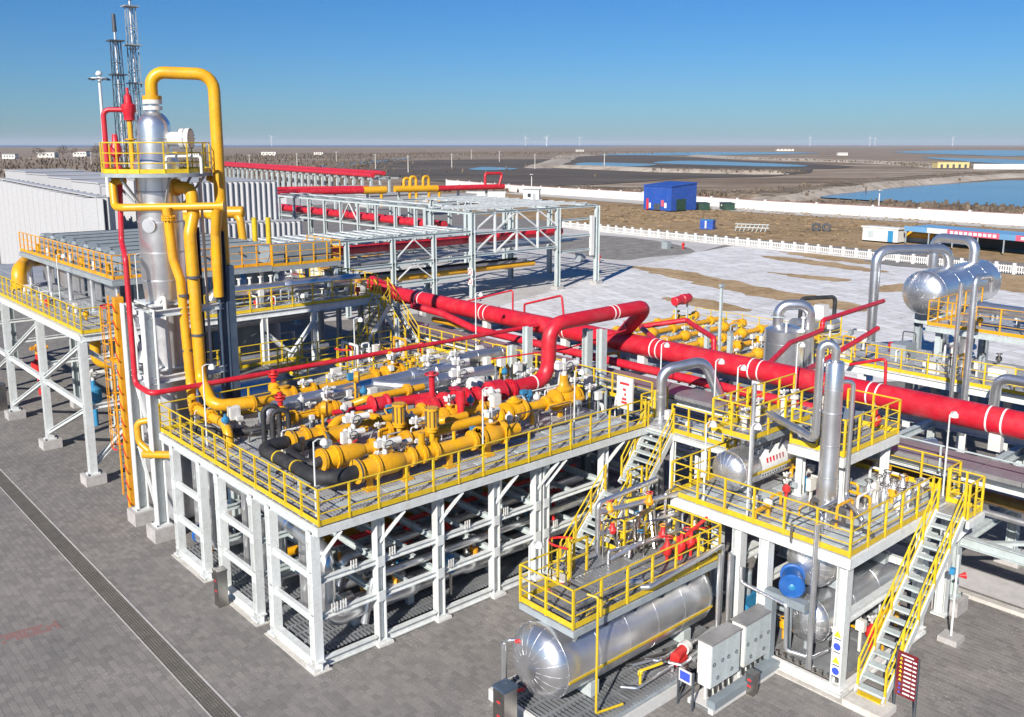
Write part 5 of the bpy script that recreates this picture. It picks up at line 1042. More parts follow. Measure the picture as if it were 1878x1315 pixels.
rm = thing('red_main', 'huge glossy red main pipe running the whole length of the right rack', 'pipe', (20.5, -11, 5.2))
MB().tube([(20.5, -30, 6.02), (20.5, 25.5, 6.02), (20.3, 28.0, 6.5)], 0.47, 32, 1.3).build('pipe', 'red_pipe', rm)
for y in (-18.5, -18.1, -11.2, -10.7, -6.7, -6.35, -1.55, -1.1, 3.9, 4.25, 10.0, 10.3, 16.3, 16.7, 22.6, 22.9): ring(rm, (20.5, y, 6.02), (0, 1, 0), 0.47, 0.06, 'print_white', 'band', 0.010)
for y in (-18.3, -10.95, -4.6, -1.35, 5.0, 10.2, 16.5, 22.7): MB().b2((20.35, y - 0.2, 4.95), (20.65, y + 0.2, 5.6)).build('shoe', 'cream_white', rm)
for y in (-16, -13.2, -8.9, -3.2, 2.3, 6.3, 8.4, 13.4, 19.2): ring(rm, (20.5, y, 6.02), (0, 1, 0), 0.47, 0.05, 'red_pipe', 'weld', 0.012)
pipe('red_branch_main', 'thinner red pipe beside the cable tray parallel to the huge main', 'pipe', [(19.15, -5, 5.36), (19.15, 16.0, 5.36), (18.9, 18.5, 5.9), (18.2, 20.5, 6.2)], 0.2, 'red_pipe', 16, 0.6)
pipe('yellow_rack_pipe', 'yellow pipe lying behind the thinner red pipe on the rack', 'pipe', [(19.75, 7.0, 5.18), (19.75, 20.5, 5.18)], 0.17, 'yellow_pipe', 14)
pipe('shaded_rack_pipe', 'yellow pipe slung under the right rack, its shade painted dark', 'pipe', [(19.6, -26, 3.55), (19.6, -5, 3.55)], 0.22, 'shaded_yellow', 14)
pipe('silver_rack_pipe', 'silver pipe hanging under the red main at the right', 'pipe', [(19.6, -7.4, 3.4), (19.6, -7.4, 4.2), (21.6, -8.4, 4.2)], 0.34, 'silver', 18, 0.6)
for i, x in enumerate((20.2, 21.4, 22.2)): pipe('grey_rack_pipe', ('left', 'middle', 'right')[i] + ' one of three grey pipes on the lower tier of the right rack', 'pipe', [(x, -26, 2.75), (x, 18, 2.75)], 0.12 + 0.04 * i, 'silver_dull', 12)
t = thing('red_goalpost', 'thin red goalpost pipe standing over the red main, left', 'pipe', (20.6, 11, 6))
MB().tube([(21.5, 21.7, 5.6), (21.5, 19.5, 6.2), (21.5, 15.4, 7.36), (21.5, 15.4, 5.9)], 0.05, 10, 0.15).build('pipe', 'red_pipe', t)
t = thing('red_goalpost', 'thin red goalpost pipe with an elbow beside the fat red loop', 'pipe', (20.6, 8, 6))
MB().tube([(21.2, 14.1, 6.0), (21.2, 14.1, 6.76), (21.2, 11.2, 7.6), (21.2, 10.95, 6.0)], 0.06, 10, 0.15).build('pipe', 'red_pipe', t)
pipe('red_goalpost', 'red goalpost pipe right of the fat loop', 'pipe', [(20.8, 4.4, 6.3), (22.5, 6.9, 6.4), (24.2, 5.3, 6.75), (24.0, 5.0, 6.7), (22.2, 2.2, 6.6), (22.0, 2.0, 4.9)], 0.13, 'red_pipe', 12, 0.2)
pipe('red_vent_line', 'red pipe climbing from the main past the silver upright tank', 'pipe', [(20.7, -1.5, 6.1), (24.0, -0.65, 6.58), (28.0, 0.06, 6.5), (28.0, 0.09, 6.99), (36.0, 1.02, 6.93)], 0.12, 'red_pipe', 12, 0.25)
pipe('red_vent_line', 'second red pipe slanting up behind the slim silver column', 'pipe', [(20.7, -3.0, 6.1), (24.0, -2.09, 5.85), (30.0, -1.74, 6.62)], 0.12, 'red_pipe', 12, 0.25)
pipe('red_vent_line', 'thin red cane shaped pipe above the main at the right', 'pipe', [(20.9, -6.68, 6.2), (20.9, -6.63, 7.39), (20.9, -5.2, 6.9)], 0.06, 'red_pipe', 10, 0.12)
pipe('red_vent_line', 'red elbow leaving the main at the right edge', 'pipe', [(21.2, -12.0, 6.4), (21.4, -12.0, 7.2), (22.6, -13.2, 7.6)], 0.14, 'red_pipe', 12, 0.3)
pipe('thin_red_tube', 'very thin red tube crossing in front of the fat red riser', 'pipe', [(12.6, 6.8, 6.3), (16.0, 5.6, 6.45), (19.5, 5.2, 6.9), (20.6, 6.3, 7.0)], 0.035, 'red_pipe', 8, 0.2)
for i, (x, y, z0, z1, lab) in enumerate(((17.0, 13.2, 4.6, 7.9, 'pale lamp post behind the thin red line'), (16.8, 0.9, 4.6, 7.3, 'pale lamp post left of the silver elbow'), (15.0, -3.1, 4.6, 7.6, 'pale lamp post before the red main, right of the silver elbow'), (19.0, -4.0, 5.0, 7.8, 'white lamp post against the red main'), (0.6, 8.6, DZ, 7.6, 'white lamp post at the left railing of the main deck'), (0.35, 0.35, DZ, 6.9, 'white lamp post at the near corner of the main deck'), (6.3, -0.2, DZ, 7.5, 'white lamp post at the middle of the front railing'), (10.6, -0.2, DZ, 7.4, 'white lamp post at the right part of the front railing'), (5.6, 21.0, LZ, 10.2, 'white lamp post on the high platform right of the tower'), (9.2, 12.3, DZ, 7.7, 'white lamp post behind the caged ladder'), (1.3, 28.0, LZ, 9.8, 'white lamp post on the left walkway of the high platform'), (2.9, 21.2, LZ, 10.3, 'white lamp post before the cooler corner'))): lamp_post(lab, x, y, z0, z1)
# boxes and instruments between deck and rack
t = thing('notice_board', 'white board with red lettering at the right end of the main deck', 'sign', (15.4, 1.6, DZ))
MB().box((15.4, 1.6, 5.35), (0.08, 0.85, 1.35)).build('panel', 'cream_white', t)
for k, (w_, z) in enumerate(((0.5, 5.75), (0.16, 5.5), (0.2, 5.3), (0.24, 5.1), (0.3, 4.95))): MB().b2((15.35, 1.6 - w_ / 2, z - 0.05), (15.355, 1.6 + w_ / 2 - (0.1 if k == 2 else 0), z + 0.05)).build('lettering', 'print_red', t)
MB().bar((15.45, 1.6, DZ - 0.2), (15.45, 1.6, 4.7), 0.1).build('post', 'grey_steel', t)
rnd = random.Random(21)
for i in range(14):
    x, y = 15.3 + rnd.uniform(-0.4, 0.7), 3.3 + i * 0.62
    t = thing('instrument_stand', ('first', 'second', 'third', 'fourth', 'fifth', 'sixth', 'seventh', 'eighth', 'ninth', 'tenth', 'eleventh', 'twelfth', 'thirteenth', 'fourteenth')[i] + ' instrument from the notice board along the rack edge', 'instrument', (x, y, 3.9))
    MB().bar((x, y, 3.4), (x, y, 5.3), 0.07).build('post', 'grey_steel' if i % 3 else 'yellow_paint', t)
    if i % 2: MB().box((x, y, 5.3 + rnd.uniform(-0.1, 0.2)), (0.3, 0.3, 0.42)).build('box', 'cream_white', t)
    else: actuator(t, (x, y, 5.1), 0.8, ('cream_white', 'yellow_paint', 'cream_white')[i % 3])
MB_w = thing('edge_walkway', 'narrow railed walkway between main deck and rack', 'walkway', (15.5, 5, 3.4))
deck(MB_w, 14.6, 16.6, 0.4, 11.4, 3.45, 2.0, 1.4, 'grating_dark', 'walk_panel'); railing(MB_w, [(16.65, 11.2, 4.6), (16.65, 1.2, 4.6)], 1.05, 1.1)
beams(MB_w, [((14.7, 0.5, 3.3), (14.7, 11.3, 3.3)), ((16.5, 0.5, 3.3), (16.5, 11.3, 3.3))], 0.14, 0.2, 'pale_steel')
for y in (0.8, 6, 11): column(MB_w, 16.5, y, 0, 3.2, 0.2, 'pale_steel')
t = thing('silver_gooseneck', 'silver gooseneck pipe rising before the red main at the stair head', 'pipe', (15.8, 0.1, 4))
MB().tube([(15.75, 0.0, 1.0), (15.75, 0.0, 6.55), (17.3, -0.9, 6.85), (17.9, -1.3, 5.3)], 0.215, 20, 0.55).build('pipe', 'silver', t)
for z in (4.6, 5.5): ring(t, (15.75, 0, z), (0, 0, 1), 0.215, 0.05, 'silver_dull', 'seam', 0.012)

# ================================================================ stair from yard to main deck, link platform
s1 = thing('stair', 'two flight white stair with yellow handrails at the right end of the main platform', 'stairs', (9.7, -1, 0))
stair(s1, (9.75, -0.95, 0.1), (12.2, -0.95, 2.5), 1.25, (0, 1, 0), tread_m='pale_steel'); stair(s1, (13.0, -0.95, 2.62), (14.6, -0.95, 4.5), 1.25, (0, 1, 0), tread_m='pale_steel')
MB().b2((12.15, -1.6, 2.45), (13.05, -0.45, 2.53)).build('landing', 'grating_dark', s1); MB().b2((9.2, -1.6, -0.02), (9.9, -0.4, 0.12)).build('foot_slab', 'pale_concrete', s1)
for x in (12.2, 13.0): MB().bar((x, -1.42, 0), (x, -1.42, 2.45), 0.1).build('leg', 'white_paint', s1)
MB().bar((12.2, -1.42, 1.3), (13.0, -1.42, 1.3), 0.06).build('tie', 'white_paint', s1)
railing(s1, [(12.2, -1.42, 2.55), (13.0, -1.42, 2.55)], 1.05, 0.8, kick=False)
lk = thing('link_platform', 'small yellow railed platform joining the main deck to the drum catwalk', 'platform', (15, -2, 0))
deck(lk, 14.6, 16.4, -4.6, 0.2, 4.6, 0.9, 1.2, 'grating'); beams(lk, [((14.6, -4.6, 4.42), (14.6, 0.2, 4.42)), ((16.4, -4.6, 4.42), (16.4, 0.2, 4.42)), ((14.6, -4.6, 4.4), (16.4, -4.6, 4.4))], 0.14, 0.22)
for x, y in ((14.65, -1.55), (14.65, -3.0), (14.65, -4.5), (16.3, -1.5), (16.3, -4.5)): column(lk, x, y, 0, 4.3, 0.16)
railing(lk, [(14.6, -1.5, 4.6), (14.6, -4.6, 4.6), (16.4, -4.6, 4.6)], 1.1, 0.8); railing(lk, [(16.4, 0.2, 4.6), (14.8, 0.2, 4.6)], 1.1, 0.8)
for i in range(2): MB().b2((15.0, -2.6 - i * 0.9, 4.62), (15.6, -1.9 - i * 0.9, 4.8)).build('floor_box', 'pale_steel', lk)
ld = thing('caged_ladder', 'yellow caged ladder with red hoops beside the link platform', 'ladder', (13.8, -4.4, 4.3))
ladder(ld, (14.2, -4.9, 3.2), 4.0, (-1, 0, 0), cage_from=1.2, hoop_red=True)
ld = thing('caged_ladder', 'low red hooped yellow ladder under the link platform', 'ladder', (13.2, -3.7, 2))
ladder(ld, (13.0, -4.3, 0.3), 3.6, (-1, 0, 0), cage_from=2.0, hoop_red=True)

# ================================================================ near drum on its skid
sk = thing('drum_skid', 'grating floored skid with white kerb under the near drum', 'skid', (3, -6.5, 0))
deck(sk, 2.9, 10.0, -7.9, -4.7, 0.42, 1.18, 1.06, 'grating_dark'); MB().b2((2.95, -7.85, 0.02), (10.0, -4.75, 0.08)).build('sump_floor', 'dark_steel', sk)
for a, b in (((2.8, -8.02, 0.0), (7.0, -7.9, 0.34)), ((2.8, -7.9, 0.0), (2.92, -4.6, 0.34)), ((2.92, -4.72, 0.0), (10.0, -4.6, 0.34))): MB().b2(a, b).build('kerb', 'cream_white', sk)
MB().hb((2.9, -7.88, 0.3), (7.4, -7.88, 0.3), 0.2, 0.2).build('edge_beam', 'grey_steel', sk)
d1 = thing('silver_drum', 'large near silver drum with yellow stripe and railed catwalk on top', 'drum', (3.4, -6.2, 0.4))
DX0, DX1, DY, DDZ, DR = 3.4, 9.5, -6.15, 1.68, 1.05
sh1 = drum(d1, (DX0, DY, DDZ), (DX1, DY, DDZ), DR, 'silver', 0.55, 1.15, 40)
sx = math.sin(R_(12)) * (DR + 0.012); cx_ = math.cos(R_(12)) * (DR + 0.012)
MB().bar((DX0, DY - cx_, DDZ - sx), (DX1 + 0.1, DY - cx_, DDZ - sx), 0.02, 0.09, (0, -sx, cx_)).build('stripe', 'yellow_paint', d1)
for x in (4.7, 8.8): MB().b2((x - 0.16, DY - 0.75, 0.42), (x + 0.16, DY + 0.75, 0.85)).build('saddle', 'pale_steel', d1)
MB().torus((DX0 - 0.32, DY + 0.1, DDZ + 0.1), (1, 0, 0), 0.16, 0.04, 14).box((DX0 - 0.34, DY + 0.1, DDZ + 0.1), (0.12, 0.2, 0.2)).build('gauge', 'dark_steel', d1)
b = MB().cyl((DX0 - 0.55, DY + 0.95, 0.55), (DX0 - 0.55, DY + 0.95, 2.0), 0.09, seg=10); b.tube([(DX0 - 0.2, DY + 0.5, 2.15), (DX0 - 0.55, DY + 0.75, 2.15), (DX0 - 0.55, DY + 0.95, 2.0)], 0.05, 8, 0.1); b.build('level_gauge', 'silver', d1)
for z in (2.2, 0.72): MB().cyl((DX0 - 0.5, DY + 0.55, z - 0.03), (DX0 - 0.28, DY + 0.4, z + 0.03), 0.05, seg=8).build('red_cock', 'red_paint', d1)
PZ = 2.92
deck(d1, 3.55, 9.9, -7.15, -5.1, PZ, 1.06, 1.02, 'grating_dark'); deck(d1, 5.6, 7.9, -5.05, -3.9, PZ, 1.15, 1.15, 'grating_dark')
MB().b2((3.5, -7.22, PZ - 0.2), (9.95, -7.16, PZ - 0.02)).build('edge_beam', 'grey_steel', d1); MB().b2((3.5, -7.16, PZ - 0.2), (3.56, -5.1, PZ - 0.02)).build('edge_beam', 'grey_steel', d1)
for x in (3.9, 5.1, 6.3, 7.5, 8.7): MB().bar((x, -7.1, PZ - 0.2), (x, -6.85, 2.3), 0.06).build('leg', 'dark_steel', d1)
railing(d1, [(9.9, -7.15, PZ), (3.55, -7.15, PZ), (3.55, -5.1, PZ), (5.0, -5.1, PZ)], 1.1, 1.0); railing(d1, [(7.9, -3.9, PZ), (7.9, -5.05, PZ), (9.9, -5.05, PZ), (9.9, -7.15, PZ)], 1.1, 1.0)
MB().tube([(3.9, -7.3, PZ + 0.95), (4.05, -7.55, PZ + 0.9), (4.05, -7.55, 0.5), (4.9, -7.75, 0.5)], 0.035, 8, 0.06).build('tie_rod', 'yellow_paint', d1)
MB().tube([(4.2, -7.0, PZ + 0.12), (5.0, -6.9, PZ + 0.12)], 0.02, 6).build('toe_rail', 'yellow_paint', d1)
o = MB().tube([(9.6, -7.4, 3.5), (6.3, -7.4, 3.3), (6.2, -7.2, 3.25)], 0.075, 12, 0.1).build('silver_line', 'silver'); tag(o, 'slim silver pipe running along the outside of the drum catwalk', 'pipe')
o = MB().tube([(4.1, -6.6, PZ + 0.25), (6.1, -6.6, PZ + 0.25), (6.6, -6.9, PZ + 0.25)], 0.11, 12, 0.15).build('silver_line', 'silver'); tag(o, 'silver pipe lying on the near drum catwalk', 'pipe')
o = MB().tube([(6.9, -5.9, PZ + 0.15), (9.6, -5.9, PZ + 0.15)], 0.09, 12).build('silver_line', 'silver'); tag(o, 'second silver pipe lying at the back of the drum catwalk', 'pipe')
ld = thing('caged_ladder', 'yellow caged ladder with red hoop rising through the drum catwalk', 'ladder', (5.9, -4.5, 0.1))
ladder(ld, (5.9, -4.75, 0.1), 4.0, (-0.5, 1, 0), cage_from=2.2, hoop_red=True)
MB().bar((5.6, -5.0, PZ), (5.6, -5.0, PZ + 1.1), 0.06).bar((6.3, -5.0, PZ), (6.3, -5.0, PZ + 1.1), 0.06).bar((5.6, -5.0, PZ + 1.07), (6.3, -5.0, PZ + 1.07), 0.06).bar((5.6, -5.0, PZ + 0.55), (6.3, -5.0, PZ + 0.55), 0.05).build('gate', 'yellow_paint', ld)
# yellow hoses on the skid floor
t = thing('yellow_cane', 'two small yellow bent pipes on the skid floor', 'pipe', (5.8, -7.4, 0.45))
MB().tube([(5.9, -7.5, 0.45), (5.9, -7.5, 0.95), (6.6, -7.7, 1.0)], 0.04, 8, 0.1).torus((5.9, -7.5, 0.9), (0, 1, 0), 0.09, 0.025, 10).build('pipe', 'yellow_paint', t)
# pipes and valves on the drum catwalk
t = thing('silver_manifold', 'silver pipe frame with orange and red valves at the back of the drum catwalk', 'pipe', (8, -5, PZ))
b = MB()
for z in (3.6, 4.3): b.tube([(7.3, -4.5, z), (10.2, -5.3, z + 0.1)], 0.085, 10)
b.tube([(7.3, -4.5, PZ - 2.4), (7.3, -4.5, 4.6), (9.8, -4.7, 4.8)], 0.09, 10, 0.2); b.tube([(7.2, -5.1, PZ + 0.1), (8.0, -5.4, PZ + 0.4), (10.0, -5.6, PZ + 0.4)], 0.08, 10, 0.15)
b.build('pipe', 'silver', t)
for i, (x, y, z) in enumerate(((7.7, -4.6, 4.3), (7.8, -4.65, 3.6), (8.4, -5.3, 3.3), (9.0, -5.1, 4.35), (9.1, -5.6, 3.4), (8.7, -4.9, 3.7))):
    MB().lathe((x, y, z - 0.05), (0, 0, 1), [(0, 0.12), (0.1, 0.15), (0.2, 0.08), (0.34, 0.07)], 10).build('valve', ('orange_paint', 'red_paint', 'stainless')[i % 3], t)
    MB().torus((x, y, z + 0.33), (0, 0, 1), 0.11, 0.018, 12, 5).build('handwheel', ('red_paint', 'orange_paint', 'light_blue')[i % 3], t)
t = thing('red_valve_station', 'bright red valve station on the right end of the drum catwalk', 'valve', (9, -6.3, PZ))
MB().tube([(8.3, -6.2, PZ + 0.45), (9.6, -6.5, PZ + 0.45)], 0.075, 10).tube([(8.9, -6.35, PZ), (8.9, -6.35, PZ + 0.75)], 0.06, 10).tube([(9.2, -6.3, PZ + 0.6), (10.6, -6.6, PZ + 1.3)], 0.055, 10).build('pipe', 'red_paint', t)
for x, y in ((8.5, -6.25), (9.0, -6.4), (9.4, -6.45)): MB().cyl((x, y, PZ), (x, y, PZ + 0.3), 0.05, seg=8).lathe((x, y, PZ + 0.2), (0, 0, 1), [(0, 0.06), (0.1, 0.14), (0.32, 0.14), (0.45, 0.06), (0.62, 0.05)], 12).build('valve', 'red_paint', t)
for x in (8.5, 9.4): MB().torus((x, -6.3, PZ + 0.83), (0, 0, 1), 0.12, 0.02, 14).build('handwheel', 'red_paint', t)
rnd = random.Random(51)
for i in range(16):                                                  # small bore lines of the catwalk manifold
    x, y = rnd.uniform(7.0, 9.7), rnd.uniform(-5.7, -4.4); h = rnd.uniform(0.3, 1.6)
    MB().tube([(x, y, PZ), (x, y, PZ + h), (x + rnd.uniform(0.3, 1.2), y - rnd.uniform(-0.3, 0.5), PZ + h), (x + 0.6, y - 0.3, PZ + 0.1)], rnd.choice((0.03, 0.045)), 7, 0.08).build('tubing', rnd.choice(('silver', 'stainless', 'yellow_paint')), bpy.data.objects['silver_manifold'])
for i in range(5): MB().b2((8.0 + i * 0.35, -4.9, PZ + 0.05), (8.2 + i * 0.35, -4.7, PZ + 0.6)).build('floor_box', ('yellow_paint', 'cream_white')[i % 2], bpy.data.objects['silver_manifold'])
for i in range(10):
    x = 7.2 + rnd.uniform(0, 2.6); y = rnd.uniform(-7.7, -6.9)
    MB().tube([(x, y, 0.45), (x, y, 0.62), (x - rnd.uniform(0.4, 1.8), y - 0.05, 0.62), (x - 1.9, y + 0.3, 0.62)], 0.045, 8, 0.08).build('floor_pipe', rnd.choice(('silver', 'stainless')), sk)
t = thing('red_pump', 'small red pump on the skid floor behind the near drum', 'pump', (7.6, -7.5, 0.42)); MB().cyl((7.5, -7.45, 0.7), (8.0, -7.35, 0.72), 0.15, seg=14).box((7.75, -7.4, 0.52), (0.5, 0.25, 0.2)).build('motor', 'red_paint', t); MB().cyl((8.0, -7.35, 0.72), (8.25, -7.3, 0.72), 0.19, seg=14).build('casing', 'cream_white', t)

# ================================================================ two storey vessel platform at the right
VZ = 4.3
vp = thing('vessel_platform', 'white two storey steel platform with yellow railings over two stacked drums', 'platform', (10.35, -11, 0))
for x, y in ((10.35, -11.0), (10.35, -8.5), (10.35, -7.55), (12.1, -7.4), (15.2, -11.0), (15.2, -7.6), (17.0, -11.0), (17.0, -5.2), (12.6, -5.2)): column(vp, x, y, 0.1, VZ - 0.3, 0.32, rot=1)
MB().b2((10.1, -11.26, VZ - 0.34), (10.2, -5.0, VZ - 0.03)).build('edge_beam', 'white_paint', vp); MB().b2((10.2, -11.26, VZ - 0.34), (17.1, -11.16, VZ - 0.03)).build('edge_beam', 'white_paint', vp)
MB().b2((10.1, -5.06, VZ - 0.34), (17.1, -4.96, VZ - 0.03)).build('edge_beam', 'white_paint', vp)
for y in (-9.4, -7.5): MB().hb((10.2, y, VZ - 0.2), (17, y, VZ - 0.2), 0.18, 0.28).build('beam', 'white_paint', vp)
for x in (12.3, 14.6): MB().hb((x, -11.1, VZ - 0.21), (x, -5.1, VZ - 0.21), 0.18, 0.28).build('beam', 'white_paint', vp)
MB().hb((10.35, -11.0, 2.3), (15.2, -11.0, 2.3), 0.22, 0.26).build('beam', 'white_paint', vp); MB().hb((10.35, -8.5, 2.6), (15.2, -8.5, 2.6), 0.18, 0.22).build('beam', 'white_paint', vp)
MB().hb((10.35, -7.4, 2.9), (12.1, -7.4, 2.9), 0.3, 0.3).build('beam', 'white_paint', vp)
for x in (15.2, 17.0): MB().hb((x, -11.0, 2.3), (x, -5.2, 2.3), 0.18, 0.22).build('beam', 'white_paint', vp)
deck(vp, 10.2, 17.1, -11.2, -5.05, VZ, 1.15, 1.03, 'grating')
for i in range(16): MB().box((11.0 + (i % 5) * 1.25, -10.4 + (i // 5) * 1.55, VZ + 0.014), (0.95, 0.75, 0.02)).build('deck_plate', 'pale_steel', vp)
railing(vp, [(17.05, -5.05, VZ), (10.15, -5.05, VZ), (10.15, -11.2, VZ), (15.1, -11.2, VZ)], 1.12, 1.05); railing(vp, [(17.05, -5.05, VZ), (17.05, -11.2, VZ), (16.2, -11.2, VZ)], 1.12, 1.2)
# base frame
MB().b2((10.0, -11.35, -0.02), (10.7, -7.9, 0.03)).build('grout_pad', 'pale_concrete', vp)
for z in (0.16, 0.3): MB().hb((10.2, -11.2, z), (10.2, -8.3, z), 0.2 if z < 0.2 else 0.12, 0.14, 0.03).build('base_beam', 'cream_white', vp)
MB().hb((10.2, -11.15, 0.2), (15.4, -11.15, 0.2), 0.2, 0.24).build('base_beam', 'cream_white', vp)
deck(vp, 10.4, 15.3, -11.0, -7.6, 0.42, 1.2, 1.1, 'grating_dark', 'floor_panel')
for k in range(11): MB().cyl((10.3, -11.0 + k * 0.24, 0.42), (10.3, -11.0 + k * 0.24, 0.56), 0.06, seg=8).build('stud', 'stainless', vp)
# warning marks on the corner column
for z, c in ((1.95, 'print_yellow'), (1.55, 'print_blue'), (1.15, 'print_yellow'), (0.8, 'print_blue')):
    if c == 'print_yellow': MB().add([(10.178, -11.12, z - 0.11), (10.178, -10.88, z - 0.11), (10.178, -11.0, z + 0.11)], [(0, 1, 2)]).build('warning_mark', c, vp)
    else: MB().cyl((10.184, -11, z), (10.178, -11, z), 0.11, seg=16).build('warning_mark', c, vp)
    MB().box((10.18, -11.0, z - 0.17), (0.006, 0.2, 0.03)).build('mark_text', 'print_black', vp)
MB().box((10.187, -11.0, 1.38), (0.006, 0.28, 1.5)).build('mark_panel', 'print_white', vp)
# stair
s2 = thing('stair', 'steep white stair with yellow handrails up the right side of the vessel platform', 'stairs', (10.5, -11.9, 0))
stair(s2, (10.55, -11.85, 0.2), (15.2, -11.75, VZ), 0.8, (0, 1, 0), rise=0.23, tread_m='pale_steel')
MB().b2((10.0, -12.5, -0.02), (10.85, -11.35, 0.2)).build('foot_slab', 'pale_concrete', s2); MB().b2((10.5, -12.2, 0.21), (10.7, -11.5, 0.24)).build('nosing', 'yellow_paint', s2)
deck(s2, 15.15, 16.2, -12.25, -11.25, VZ, 1.05, 1.0, 'grating', 'landing_panel'); MB().b2((15.1, -12.35, VZ - 0.25), (16.25, -12.25, VZ - 0.03)).build('edge_beam', 'white_paint', s2)
railing(s2, [(15.2, -12.25, VZ), (16.2, -12.25, VZ), (16.2, -11.25, VZ)], 1.12, 0.6)
MB().bar((15.2, -11.35, 2.6), (16.0, -12.2, VZ - 0.2), 0.12).build('bracket', 'white_paint', s2)
# vessels below
for i, (z, r, lab) in enumerate(((3.2, 0.78, 'upper silver drum under the vessel platform'), (1.35, 0.75, 'lower silver drum under the vessel platform'))):
    t = thing('silver_drum', lab, 'drum', (11.6, -9.4, 0.4)); drum(t, (11.35, -9.4, z), (16.0, -9.4, z), r, 'silver', 0.55, 1.2, 32)
    for x in (12.3, 15): MB().b2((x - 0.12, -10.0, z - 1.05), (x + 0.12, -8.8, z - 0.7)).build('saddle', 'grey_steel', t)
t = thing('blue_pump', 'bright blue flanged motor drum before the upper vessel', 'motor', (10.6, -9.3, 2.4))
MB().lathe((10.1, -9.55, 2.82), (0.85, 0.5, 0), [(0, 0.33), (0.04, 0.37), (0.14, 0.37), (0.16, 0.3), (0.75, 0.3), (0.77, 0.36), (0.85, 0.36), (0.87, 0.2), (1.1, 0.18)], 24).build('body', 'blue_paint', t)
MB().lathe((10.09, -9.555, 2.82), (-0.85, -0.5, 0), [(0, 0.1), (0.03, 0.06)], 12).build('boss', 'light_blue', t); MB().bar((10.6, -9.25, 0.5), (10.6, -9.25, 2.5), 0.1).build('post', 'grey_steel', t)
t = thing('blue_pump', 'pale blue upright pump in the shade left of the vessels', 'pump', (11.4, -7.3, 0.4))
MB().box((11.2, -7.25, 1.05), (0.6, 0.55, 0.7)).cyl((10.9, -7.4, 1.0), (10.8, -7.5, 1.0), 0.22, seg=16).build('casing', 'light_blue', t); MB().cyl((11.2, -7.25, 1.4), (11.2, -7.25, 2.1), 0.22, seg=16).lathe((11.2, -7.25, 2.1), (0, 0, 1), dome(0.22), 16, cap=False).build('motor', 'grey_steel', t); MB().b2((10.8, -7.6, 0.4), (11.6, -6.9, 0.7)).build('plinth', 'concrete', t)
t = thing('grey_portal', 'slate grey box section portal frame before the vessels', 'frame', (10.2, -8.9, 0))
MB().b2((10.0, -9.0, 0.3), (10.25, -8.75, 2.25)).build('post', 'slate_roof', t); MB().b2((9.98, -10.05, 2.25), (10.27, -8.73, 2.5)).build('lintel', 'slate_roof', t); MB().b2((9.4, -9.02, 0.05), (10.27, -8.73, 0.3)).build('foot', 'slate_roof', t)
o = MB().tube([(10.0, -7.9, 2.9), (10.0, -7.9, 2.4), (9.95, -9.5, 2.3), (9.95, -9.55, 0.9), (10.3, -10.2, 0.8), (11, -10.3, 0.8)], 0.06, 10, 0.12).build('silver_line', 'silver'); tag(o, 'slim silver pipe over the grey portal and down to the vessels', 'pipe')
pipe('silver_line', 'tall silver pipe at the left corner face of the vessel platform', 'pipe', [(10.05, -10.25, 5.0), (10.05, -10.25, 0.6)], 0.085, 'silver', 12)
for i, (x, y) in enumerate(((9.3, -7.6), (9.6, -7.75), (10.0, -7.2))): pipe('silver_line', ('left', 'middle', 'right')[i] + ' one of three upright silver pipes between the drums', 'pipe', [(x, y, 3.4), (x, y, 0.75), (x - 1.5 - i * 0.3, y - 0.15, 0.7)], 0.065, 'silver', 12, 0.14)
for i, (x, y, c, lab) in enumerate(((11.2, -10.4, 'stainless', 'upright instrument by the lower vessel'), (12.6, -10.8, 'red_paint', 'small red valve at the foot of the right column'))):
    t = thing('instrument_stand', lab, 'instrument', (x, y, 0.42)); MB().cyl((x, y, 0.42), (x, y, 1.3), 0.06, seg=8).lathe((x, y, 0.8), (0, 0, 1), [(0, 0.08), (0.1, 0.17), (0.3, 0.17), (0.4, 0.08)], 12).build('body', c, t); actuator(t, (x, y, 1.3), 0.5)
# slim column and top cabin
t = thing('silver_column', 'slim tall silver column with side pipes in front of the upper cabin', 'column', (12.2, -9.3, VZ))
MB().lathe((12.2, -9.3, VZ), (0, 0, 1), [(0, 0.22), (0.55, 0.22), (0.6, 0.30), (1.2, 0.30), (1.25, 0.285), (3.6, 0.27), (3.7, 0.265), (4.8, 0.265), (4.85, 0.23), (4.88, 0.1)], 28).build('shell', 'silver', t)
for z in (5.6, 6.6, 7.6, 8.3): ring(t, (12.2, -9.3, z), (0, 0, 1), 0.287 if z < 7.9 else 0.268, 0.04, 'silver_dull', 'seam', 0.01)
MB().tube([(12.2, -9.3, 9.1), (12.2, -9.3, 9.65), (11.95, -8.95, 9.65), (11.95, -8.95, 6.7), (12.15, -8.5, 6.75), (12.6, -6.9, 6.95)], 0.125, 14, 0.22).build('overhead_pipe', 'silver', t)
MB().tube([(12.5, -9.4, 8.5), (12.75, -9.62, 8.5), (12.75, -9.62, 5.0), (12.6, -9.8, 4.8), (11.9, -10.6, 4.8), (11.9, -10.6, 4.2)], 0.07, 12, 0.15).tube([(12.2, -9.6, 4.9), (11.4, -9.4, 4.75), (10.9, -9.9, 4.9), (10.9, -9.9, 4.3)], 0.06, 10, 0.12).build('side_pipe', 'silver', t)
UZ = 6.1
uc = thing('upper_cabin_deck', 'small white upper deck with yellow railings and a grey louvred cabinet', 'platform', (13, -9.4, VZ))
for x, y in ((13.2, -9.2), (13.2, -7.8), (16.0, -9.2), (16.0, -7.8)): column(uc, x, y, VZ, UZ - 0.25, 0.22)
